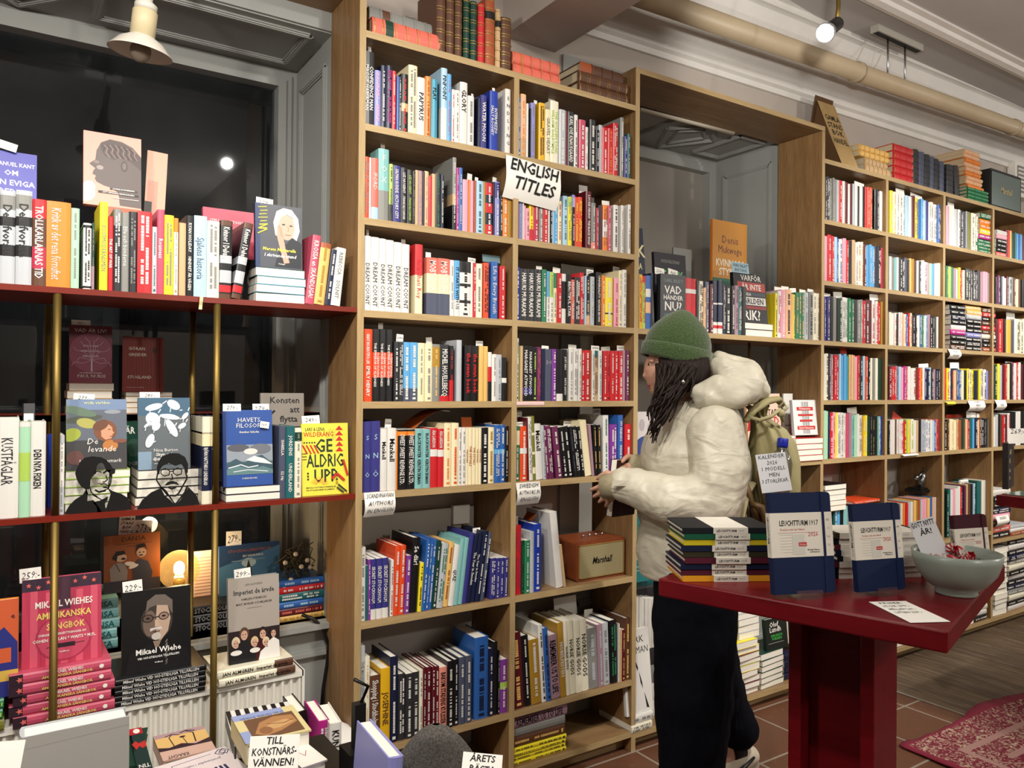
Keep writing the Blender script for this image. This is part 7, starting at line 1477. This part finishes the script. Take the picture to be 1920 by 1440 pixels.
def remesh(o, vox, smooth=4, disp=None):
    m = o.modifiers.new('one_surface', 'REMESH'); m.mode = 'VOXEL'; m.voxel_size = vox; m.use_smooth_shade = True
    s = o.modifiers.new('soft', 'SMOOTH'); s.factor = .5; s.iterations = smooth
    for (nm, sz, st_, kind_) in disp or ():
        t = bpy.data.textures.new(nm, 'CLOUDS'); t.noise_scale = sz; t.noise_depth = 2
        d = o.modifiers.new(nm, 'DISPLACE'); d.texture = t; d.strength = st_; d.mid_level = .5; d.texture_coords = 'LOCAL'
def chain(b, pts, rads, m):                                            # a limb: overlapping tapered tube with round joints
    b.tube(pts, rads, m, 16)
    for p, r in zip(pts, rads): b.ball(p, r, m, n=14)
per = tag(empty('person', None, PM), 'person in green knit hat, cream puffer jacket and navy trousers reaching towards shelf, holding book', 'person')
# body: head, neck, trunk, arms, hands and legs in one skin
b = MB(); hd = L(1266, 668, 0)
tiltH = Matrix.Rotation(math.radians(16), 3, 'Y')
b.ball(hd+Vector((-.008, 0, .012)), (.094, .073, .100), SKIN, n=24, rot=tiltH)
b.ball(L(1238, 700), (.052, .054, .070), SKIN, n=20, rot=tiltH)          # face block
b.ball(L(1236, 726), (.034, .034, .030), SKIN, n=16)                     # chin
b.tube([L(1222, 680), L(1214, 694), L(1210.5, 704), L(1217, 709)], [.009, .011, .0125, .010], SKIN, 12); b.ball(L(1213, 705), .0125, SKIN, n=12)
for s in (-1, 1): b.ball(L(1216, 706, s*.010), .0085, SKIN, n=10); b.ball(L(1222, 677, s*.030), (.012, .022, .008), SKIN, n=12); b.ball(L(1236, 700, s*.034), (.022, .018, .018), SKIN, n=12); b.ball(L(1280, 690, s*.072), (.018, .008, .028), SKIN, n=12)
b.ball(L(1219, 721), (.010, .020, .006), SKIN, n=12); b.ball(L(1221, 727), (.011, .017, .006), SKIN, n=12)
chain(b, [L(1272, 700), L(1292, 745), L(1306, 790)], [.055, .056, .065], SKIN)
chain(b, [L(1306, 790), L(1306, 880), L(1304, 980), L(1300, 1060)], [.11, .12, .11, .13], SKIN)
for s in (-1, 1): b.ball(L(1330, 810, s*.13), .065, SKIN, n=14)
sh, el, wr = L(1352, 812, .17), L(1345, 948, .215), L(1160, 910, .10)
chain(b, [sh, el], [.05, .042], SKIN); chain(b, [el, wr], [.042, .028], SKIN)
sh2, el2, wr2 = L(1330, 812, -.17), L(1270, 950, -.20), L(1190, 876, -.02)
chain(b, [sh2, el2], [.05, .042], SKIN); chain(b, [el2, wr2], [.042, .028], SKIN)
hip, kn, an = L(1302, 1070, .085), L(1300, 1265, .085), L(1298, 1480, .085)
chain(b, [hip, kn, an], [.085, .060, .042], SKIN)
hip2, kn2, an2 = L(1306, 1070, -.085), L(1330, 1250, -.11), L(1390, 1385, -.24)
chain(b, [hip2, kn2, an2], [.085, .060, .042], SKIN)
chain(b, [an, an+Vector((.06, 0, -.05)), an+Vector((.13, .0, -.075))], [.04, .036, .026], SKIN); chain(b, [an2, an2+Vector((.07, 0, -.08)), an2+Vector((.13, 0, -.115))], [.036, .032, .024], SKIN)
# near hand: palm behind the knit cuff, fingers bent round the book edge, thumb on the near side
def hand(b, palm, fwd, spread, curl, sc=1.0, thumb=1):
    f, s, n = fwd.normalized(), spread.normalized(), curl.normalized()
    b.ball(palm, (.044*sc, .040*sc, .017*sc), SKIN, n=14, rot=Matrix((f, s, n)).transposed())
    for i, (o, ln, c0) in enumerate(((.030, .070, .3), (.011, .078, .36), (-.009, .072, .42), (-.028, .058, .5))):
        p0 = palm+f*.030*sc+s*o*sc; d = f; pts = [p0]
        for j, fr in enumerate((.46, .30, .24)):
            a = c0*(1+.75*j); d = (f*math.cos(a)+n*math.sin(a)).normalized(); pts.append(pts[-1]+d*ln*fr*sc+s*o*.10*sc)
        b.tube(pts, [.0090*sc, .0086*sc, .0080*sc, .0070*sc], SKIN, 10); [b.ball(p, r*sc, SKIN, n=10) for p, r in zip(pts, (.0092, .0088, .0081, .0070))]
    p0 = palm-f*.012*sc+s*.034*sc*thumb; pts = [p0, p0+(f*.6+s*.7*thumb+n*.25).normalized()*.032*sc]; pts.append(pts[1]+(f*.9+s*.15*thumb+n*.4).normalized()*.026*sc); pts.append(pts[2]+(f*.9-s*.05*thumb+n*.45).normalized()*.020*sc)
    b.tube(pts, [.013*sc, .0105*sc, .0098*sc, .0080*sc], SKIN, 10); [b.ball(p, r*sc, SKIN, n=10) for p, r in zip(pts, (.013, .0106, .0098, .0080))]
side = Vector((0, SY, 0))
hand(b, L(1158, 912, .09), Vector((.78, -.22, -.50)), Vector((.42, .1, .80)), Vector((-.10, -.95, -.25)), .92, 1)
hand(b, L(1190, 879, -.02), Vector((.60, .35, -.30)), Vector((.3, 0, .8)), Vector((-.2, .85, -.3)), .88, 1)
o = b.build('body', per); remesh(o, .0042, 3)
# eye, brow, lips
EW = mat('eye_white', 'd8d0c8', .2); EDK = mat('eye_dark', '1c120d', .15); HAIRC = mat('dark_brown_hair', '1c0f0a', .62, 0, .25)
for s in (-1, 1):
    b = MB(); c = L(1222, 682, s*.026); b.ball(c, .0105, EW, n=14); b.ball(c+Vector((.0065, 0, -.002)), .0062, EDK, n=12); b.build('eye', per)
    b = MB(); b.tube([L(1219, 676, s*.014), L(1221, 674, s*.026), L(1227, 676, s*.040)], [.0022, .003, .0018], HAIRC, 8); b.build('eyebrow', per)
b = MB(); b.tube([L(1217, 722, -.016), L(1215.5, 722, 0), L(1217, 722, .016)], [.003, .0048, .003], mat('lips', '8f5148', .4), 10); b.tube([L(1219, 726.5, -.014), L(1217.5, 727, 0), L(1219, 726.5, .014)], [.003, .0050, .003], mat('lips', None), 10); b.build('lips', per)
# knit hat
KNIT = mat('green_knit', None, .95); v = coords(KNIT); n_, l_, p_ = nodes(KNIT)
f1 = noise(KNIT, v, 190, 3, .7); setcol(KNIT, ramp(KNIT, f1, [(.3, '283a1a'), (.7, '43592c')]))
wv = n_.new('ShaderNodeTexVoronoi'); wv.inputs['Scale'].default_value = 170; l_.new(v, wv.inputs['Vector']); bump(KNIT, wv.outputs['Distance'], .55, .003)
p_.inputs['Sheen Weight'].default_value = .4
hat = empty('beanie', None); hat.parent = per
ctr = L(1268, 664); up = (L(1284, 586)-L(1268, 672)).normalized(); fw = Vector((up.z, 0, -up.x))
HM = Matrix(((fw.x, 0, up.x, ctr.x), (fw.y, 1, up.y, ctr.y), (fw.z, 0, up.z, ctr.z), (0, 0, 0, 1)))
def dome(prof, m, nm, rib=0, n=120):
    b = MB(); vs, fs = [], []
    for j, (r, z) in enumerate(prof):
        for k in range(n):
            a = 2*math.pi*k/n; q = r*(1+rib*math.cos(a*40)); vs.append((q*1.04*math.cos(a), q*.86*math.sin(a), z+.010*math.cos(a)*(1 if z < .02 else 0)))
    for j in range(len(prof)-1):
        for k in range(n): fs.append((j*n+k, j*n+(k+1)%n, (j+1)*n+(k+1)%n, (j+1)*n+k))
    b.add(vs, fs, m, HM, True); return b.build(nm, hat)
dome([(.1025, -.008), (.1045, .026), (.1015, .046), (.094, .068), (.080, .090), (.062, .110), (.044, .126), (.027, .138), (.016, .144), (.002, .146)], KNIT, 'crown', .004)
dome([(.100, -.028), (.1065, -.030), (.110, -.020), (.1105, .006), (.1085, .024), (.104, .026), (.101, .02)], KNIT, 'cuff', .008)
# hair: long waves falling in front of the near shoulder
b = MB(); rnd = random.Random(11)
root = [(1246+rnd.uniform(-14, 62), 680+rnd.uniform(0, 10)) for _ in range(120)]
for i, (x, y) in enumerate(root):
    f = (x-1232)/76; s0 = .055+.025*math.sin(min(max(f, 0), 1)*math.pi); nseg = 15; pts, rd = [], []
    endx = 1214+rnd.uniform(-4, 30)+f*14; endy = rnd.uniform(760, 832) if endx < 1232 else rnd.uniform(745, 800); ph = rnd.uniform(0, 6.3); am = rnd.uniform(2, 5.5)
    for j in range(nseg):
        t = j/(nseg-1); px = x+(min(x, 1288)-x)*t+(endx-min(x, 1288))*t**1.25; py = y+(endy-y)*t
        pts.append(L(px+am*math.sin(ph+t*10)*t, py, s0+.075*math.sin(t*1.6)+.012*math.sin(ph+t*9)+rnd.uniform(-.002, .002)+(i % 5)*.005)); rd.append(.0058*(1-t*.72)*(1+.2*math.sin(ph)))
    b.tube(pts, rd, HAIRC, 6)
for i in range(36):                                                     # hair close to the head under the cuff
    x = 1240+i*2.4; s0 = .062+.02*math.sin(i/35*math.pi); pts = [L(x, 672, s0), L(x+2, 690, s0+.012), L(x-2+rnd.uniform(-4, 4), 712, s0+.014), L(x-6+rnd.uniform(-6, 6), 735, s0+.015)]; b.tube(pts, [.010, .011, .010, .006], HAIRC, 7)
for i in range(24):
    x = 1250+i*3; pts = [L(x, 676, -.06), L(x-4, 720, -.06), L(x-14, 760, -.04), L(1226+i, 800+rnd.uniform(-20, 20), .02)]; b.tube(pts, [.010, .010, .008, .004], HAIRC, 6)
for sx in ((1300, 1298, 1306, 1290), (1292, 1300, 1294, 1280), (1308, 1302, 1296, 1286)):
    b.tube([L(sx[0], 690, .10), L(sx[1], 715, .125), L(sx[2], 735, .13), L(sx[3], 758, .135)], [.003, .0022, .0016, .0008], HAIRC, 6)
b.build('hair', per)
# puffer jacket
COAT = mat('cream_puffer', None, .42, 0, .4); v = coords(COAT); f1 = noise(COAT, v, 7, 5, .6, .8); f2 = noise(COAT, coords(COAT, (1, 1, 2.2)), 7, 2, .5, 1.6)
setcol(COAT, ramp(COAT, f1, [(.3, 'bdb7a4'), (.7, 'c8c2af')])); bump(COAT, f2, .5, .014)
jk = empty('puffer_jacket', None); jk.parent = per
b = MB()
b.ball(L(1308, 870), (.170, .190, .215), COAT, n=28); b.ball(L(1304, 960), (.172, .195, .20), COAT, n=28); b.ball(L(1300, 1015), (.172, .195, .135), COAT, n=28)
b.tube([L(1302, 1000), L(1298, 1040), L(1297, 1068)], [.182, .182, .170], COAT, 32, flat=1.06); b.tube([L(1298, 1050), L(1297, 1077)], [.177, .172], COAT, 32, flat=1.06)
b.ball(L(1318, 800), (.125, .185, .11), COAT, n=24); b.ball(L(1296, 790), (.095, .14, .085), COAT, n=20)
b.ball(L(1253, 862), (.09, .14, .13), COAT, n=20); b.ball(L(1246, 950), (.09, .14, .12), COAT, n=20)
o = b.build('body_panel', jk)
remesh(o, .0075, 6, [('coat_folds', .13, .018, 0), ('coat_creases', .045, .006, 0)])
def sleeve(nm, pts, rads, elbow):
    b = MB(); P = [Vector(p) for p in pts]
    for (p, q), (r0, r1) in zip(zip(P, P[1:]), zip(rads, rads[1:])):
        for k in range(7): t = k/6; rr = r0+(r1-r0)*t; b.ball(p.lerp(q, t), (rr, rr, rr*1.02), COAT, n=18)
    o = b.build(nm, jk); remesh(o, .0065, 5, [('sleeve_folds', .10, .018, 0), ('sleeve_creases', .04, .008, 0)]); return o
sleeve('sleeve', [L(1340, 812, .155), L(1350, 880, .195), L(1340, 938, .215), L(1262, 938, .20), L(1196, 915, .14), L(1172, 909, .12)], [.088, .090, .084, .074, .062, .050], 2)
sleeve('sleeve', [L(1316, 812, -.15), L(1290, 900, -.20), L(1262, 940, -.19), L(1222, 900, -.09), L(1204, 882, -.05)], [.085, .085, .075, .058, .045], 2)
CUFF = mat('beige_rib_knit', None, .9); v = coords(CUFF); f1 = noise(CUFF, v, 60, 3); setcol(CUFF, ramp(CUFF, f1, [(.3, '8e8468'), (.7, '9c9276')]))
for a_, m_, z_, r in ((L(1176, 910, .125), L(1152, 911, .105), L(1130, 912, .088), (.046, .041, .038)), (L(1206, 880, -.05), L(1192, 874, -.03), L(1177, 872, -.012), (.044, .040, .034))):
    b = MB(); b.tube([a_, m_, z_], r, CUFF, 24); o = b.build('rib_cuff', jk)
b = MB(); q = L(1166, 906, .178); b.box(q.x-.03, q.x+.03, q.y-.004, q.y+.004, q.z-.008, q.z+.008, COAT, None); b.build('cuff_tab', jk)
b = MB()                                                                # hood: a thick open collar lying on the back
def blob(p, q, rp, rq, ysc=1.0, k=7):
    p, q = L(*p), L(*q)
    for i in range(k+1): f = i/k; r_ = rp+(rq-rp)*f; b.ball(p.lerp(q, f), (r_, r_*ysc, r_), COAT, n=18)
blob((1347, 674, -.02), (1392, 708, 0), .030, .062, 1.5); blob((1392, 708, 0), (1412, 732, 0), .062, .046, 2.0)
blob((1352, 690, .05), (1398, 722, .07), .042, .058, 1.2); blob((1352, 690, -.08), (1398, 722, -.07), .042, .058, 1.2)
blob((1308, 735, .125), (1346, 728, .13), .026, .044); blob((1346, 728, .13), (1400, 734, .09), .044, .046, 1.2); blob((1318, 752, .13), (1310, 738, .12), .028, .026)
blob((1308, 728, -.11), (1346, 722, -.13), .028, .044); blob((1346, 722, -.13), (1400, 730, -.09), .044, .046, 1.2); blob((1330, 748, .15), (1380, 745, .13), .034, .044)
blob((1345, 702, 0), (1392, 716, 0), .046, .058, 1.7)
o = b.build('hood', jk); remesh(o, .007, 10, [('hood_folds', .11, .018, 0), ('hood_creases', .04, .008, 0)])
b = MB(); b.lathe([(.004, -.002), (.006, 0), (.004, .002)], STEEL, T(*L(1281, 716, .15)) @ R(90, 'X'), 16); b.build('hood_eyelet', jk)
# trousers
NAVY = mat('navy_trousers', None, .95, 0, .12); v = coords(NAVY, (1, 1, .35)); f1 = noise(NAVY, v, 9, 4, .6, .8); setcol(NAVY, ramp(NAVY, f1, [(.3, '04050b'), (.7, '070913')])); bump(NAVY, f1, .5, .02)
b = MB()
def leg(pts, rads):
    P = [Vector(p) for p in pts]
    for (p, q), (r0, r1) in zip(zip(P, P[1:]), zip(rads, rads[1:])):
        for k in range(9): t = k/8; rr = r0+(r1-r0)*t; b.ball(p.lerp(q, t), (rr, rr*1.0, rr), NAVY, n=18)
leg([L(1302, 1060, .07), L(1302, 1180, .08), L(1301, 1290, .085), L(1296, 1400, .085), L(1294, 1500, .085), L(1293, 1535, .085)], [.130, .132, .128, .108, .104, .104])
leg([L(1304, 1060, -.07), L(1312, 1180, -.085), L(1330, 1250, -.12), L(1362, 1320, -.20), L(1384, 1366, -.245)], [.125, .122, .100, .078, .072])
o = b.build('trousers', per); remesh(o, .0085, 5, [('trouser_folds', .12, .022, 0)])
# shoes
SHW = plaster('shoe_cream', 'b9ad98', 'c4b9a5', .7, 30); SOLE = mat('shoe_sole', '8c8272', .7)
def shoe(M, label=None):
    e = empty('shoe', None, M); e.parent = per
    b = MB(); P = [(-.12, .036, .05), (-.09, .040, .075), (-.05, .040, .085), (0, .040, .07), (.05, .044, .055), (.10, .042, .045), (.14, .032, .035)]
    for (x0, r0, h0), (x1, r1, h1) in zip(P, P[1:]):
        for k in range(4): t = k/4; b.ball((x0+(x1-x0)*t, 0, .028+(h0+(h1-h0)*t)*.35), ((.03), r0+(r1-r0)*t, (h0+(h1-h0)*t)*.62), SHW, n=16)
    o = b.build('upper', e); remesh(o, .006, 4)
    b = MB(); pts = []
    for i in range(28): a = 2*math.pi*i/28; pts.append((.005+.145*math.cos(a), (.044+.004*math.cos(a))*math.sin(a)))
    b.prism(pts, 0, .026, SOLE, None, True)
    for i in range(10): b.box(-.12+i*.026, -.108+i*.026, -.046, .046, -.004, .001, SOLE)
    b.build('sole', e)
    for s in (-1, 1):
        b = MB(); b.tube([(-.115, s*.040, .060), (-.06, s*.050, .052), (.0, s*.050, .040), (.06, s*.050, .046), (.09, s*.046, .052)], [.004, .007, .007, .006, .003], BLACK, 8); b.build('side_stripe', e)
    b = MB(); b.tube([(-.145, 0, .09), (-.150, 0, .112), (-.140, 0, .125)], [.008, .010, .006], BLACK, 8); b.build('heel_tab', e)
    b = MB(); b.tube([(-.098, 0, .10), (-.055, 0, .105)], [.046, .044], BLACK, 20); b.build('collar', e)
    return e
M1 = T(*(L(1293, 1545, .085)+Vector((.045, 0, 0)))); M1 = Matrix.Translation(Vector((M1.translation.x, M1.translation.y, .005)))
shoe(M1)
hp = L(1428, 1402, -.245); shoe(T(hp.x+.13, hp.y, .010) @ R(17, 'Z') @ R(20, 'Y') @ T(0, 0, .022) @ Matrix.Scale(1.12, 4))
# held book
e = tag(empty('hardback_book', None, PM), 'maroon book with white pages held open-edge forward in the person\'s hands', 'book')
c, a = L(1148, 970, .03), L(1158, 868, .03); ud = (a-c).normalized(); xd = Vector((-.50, -.66, -.40)); xd = (xd-ud*xd.dot(ud)).normalized()
HB = frame(c, xd, ud); MAR = mat('held_cover', '2c0d14', .45); hh = (a-c).length*1.05; zs_ = 1 if (HB.to_3x3() @ Vector((0, 0, 1))).x < 0 else -1
if zs_ < 0: HB = HB @ Matrix.Translation((0, 0, .026))
b = MB(); b.box(0, .14, 0, hh, -.003, 0, MAR); b.box(0, .14, 0, hh, -.026, -.023, MAR); b.box(.137, .14, 0, hh, -.026, 0, MAR); b.poly([(.05, .06, .0004), (.10, .06, .0004), (.10, .10, .0004), (.05, .10, .0004)], mat('label_grey', '8a8088', .7)); b.build('cover', e, HB)
b = MB(); b.box(.002, .137, .002, hh-.002, -.023, -.003, PAGES); b.build('page_block', e, HB)
# khaki drawstring backpack
KH = mat('khaki_nylon', None, .6); v = coords(KH); f1 = noise(KH, v, 10, 4); setcol(KH, ramp(KH, f1, [(.3, '837a52'), (.7, '958c62')])); bump(KH, noise(KH, coords(KH, (1, 1, .5)), 16, 4, .6, 1), .5, .01)
e = tag(empty('backpack', None, PM), 'khaki drawstring backpack with side pocket worn over the cream jacket', 'backpack')
b = MB(); n = 72; prof = [(.06, 990), (.105, 984), (.118, 950), (.122, 905), (.118, 865), (.102, 830), (.075, 805), (.045, 788), (.030, 778), (.038, 768), (.048, 760)]
vs, fs = [], []
for j, (r, py) in enumerate(prof):
    cx_ = 1432+(14 if py > 840 else (py-780)*.25); g = 0 if j < 3 else (j-2)/8
    c = L(cx_-(8 if py < 800 else 0), py, .03)
    for k in range(n):
        a = 2*math.pi*k/n; q = r*(1+.20*g*math.cos(a*9+j*.25)+.05*math.sin(a*3)); vs.append(c+Vector((q*.62*math.cos(a), q*1.05*math.sin(a), .004*math.sin(a*5))))
for j in range(len(prof)-1):
    for k in range(n): fs.append((j*n+k, j*n+(k+1)%n, (j+1)*n+(k+1)%n, (j+1)*n+k))
fs.append(tuple(range(n-1, -1, -1))); b.add(vs, fs, KH, None, True); b.build('bag', e)
b = MB(); b.tube([L(1404, 782, .10), L(1425, 788, .125), L(1446, 781, .125), L(1462, 768, .10), L(1468, 790, .08)], .0062, mat('cord', '9d946f', .8), 8); b.ball(L(1464, 775, .10), (.014, .012, .013), mat('cord', None), n=12); b.tube([L(1464, 775, .10), L(1476, 764, .10), L(1470, 755, .09), L(1460, 764, .09)], .005, mat('cord', None), 8); b.build('drawstring', e)
b = MB(); b.tube([L(1398, 790, .10), L(1412, 770, .09), L(1436, 752, .06), L(1458, 748, .02), L(1466, 760, -.02)], [.012, .016, .020, .016, .010], KH, 12, flat=.6); b.build('top_flap', e)
LEA = mat('brown_leather', '5b4424', .5)
b = MB(); b.tube([L(1374, 1010, .17), L(1388, 965, .15), L(1398, 925, .13), L(1412, 905, .10)], [.016, .016, .015, .012], mat('strap', 'a59a76', .8), 12, flat=.35); b.build('strap', e)
b = MB(); b.tube([L(1398, 905, .13), L(1406, 930, .14), L(1412, 955, .14), L(1424, 975, .12)], [.008, .010, .010, .012], LEA, 10); b.tube([L(1408, 945, .14), L(1428, 950, .15), L(1440, 990, .14), L(1452, 1020, .10)], .011, LEA, 10); b.build('leather_strap', e)
b = MB(); pts = [L(1446, 880, .12), L(1460, 950, .125), L(1468, 985, .11)]; b.tube(pts, [.046, .052, .046], LEA, 20, flat=.8); b.build('side_pocket', e)
# bottle in the pocket
PLAS = bpy.data.materials.new('clear_plastic'); PLAS.use_nodes = True; n_, l_ = PLAS.node_tree.nodes, PLAS.node_tree.links; n_.clear()
out = n_.new('ShaderNodeOutputMaterial'); tr = n_.new('ShaderNodeBsdfTransparent'); tr.inputs[0].default_value = (.70, .74, .76, 1); gl = n_.new('ShaderNodeBsdfGlossy'); gl.inputs['Roughness'].default_value = .08; mx = n_.new('ShaderNodeMixShader'); mx.inputs[0].default_value = .22
l_.new(tr.outputs[0], mx.inputs[1]); l_.new(gl.outputs[0], mx.inputs[2]); l_.new(mx.outputs[0], out.inputs[0])
c0 = L(1467, 836, .145); ax = Vector((.10, 0, -1)).normalized()
BM_ = frame(c0, Vector((1, 0, .1)), Vector((0, 1, 0))); e = tag(empty('bottle', None, PM @ Matrix.Translation(c0) @ R(-5, 'Y')), 'clear plastic bottle with blue cap in the backpack side pocket', 'bottle')
b = MB(); b.lathe([(.012, .004), (.013, -.006), (.016, -.012), (.028, -.032), (.0335, -.05), (.0335, -.15), (.030, -.156), (.0335, -.162), (.0335, -.19), (.02, -.195)], PLAS, n=28); b.build('bottle_body', e)
b = MB(); b.lathe([(.0155, -.004), (.0165, 0), (.0165, .020), (.0150, .0235)], mat('blue_cap', '15249a', .35), n=28); b.build('cap', e)
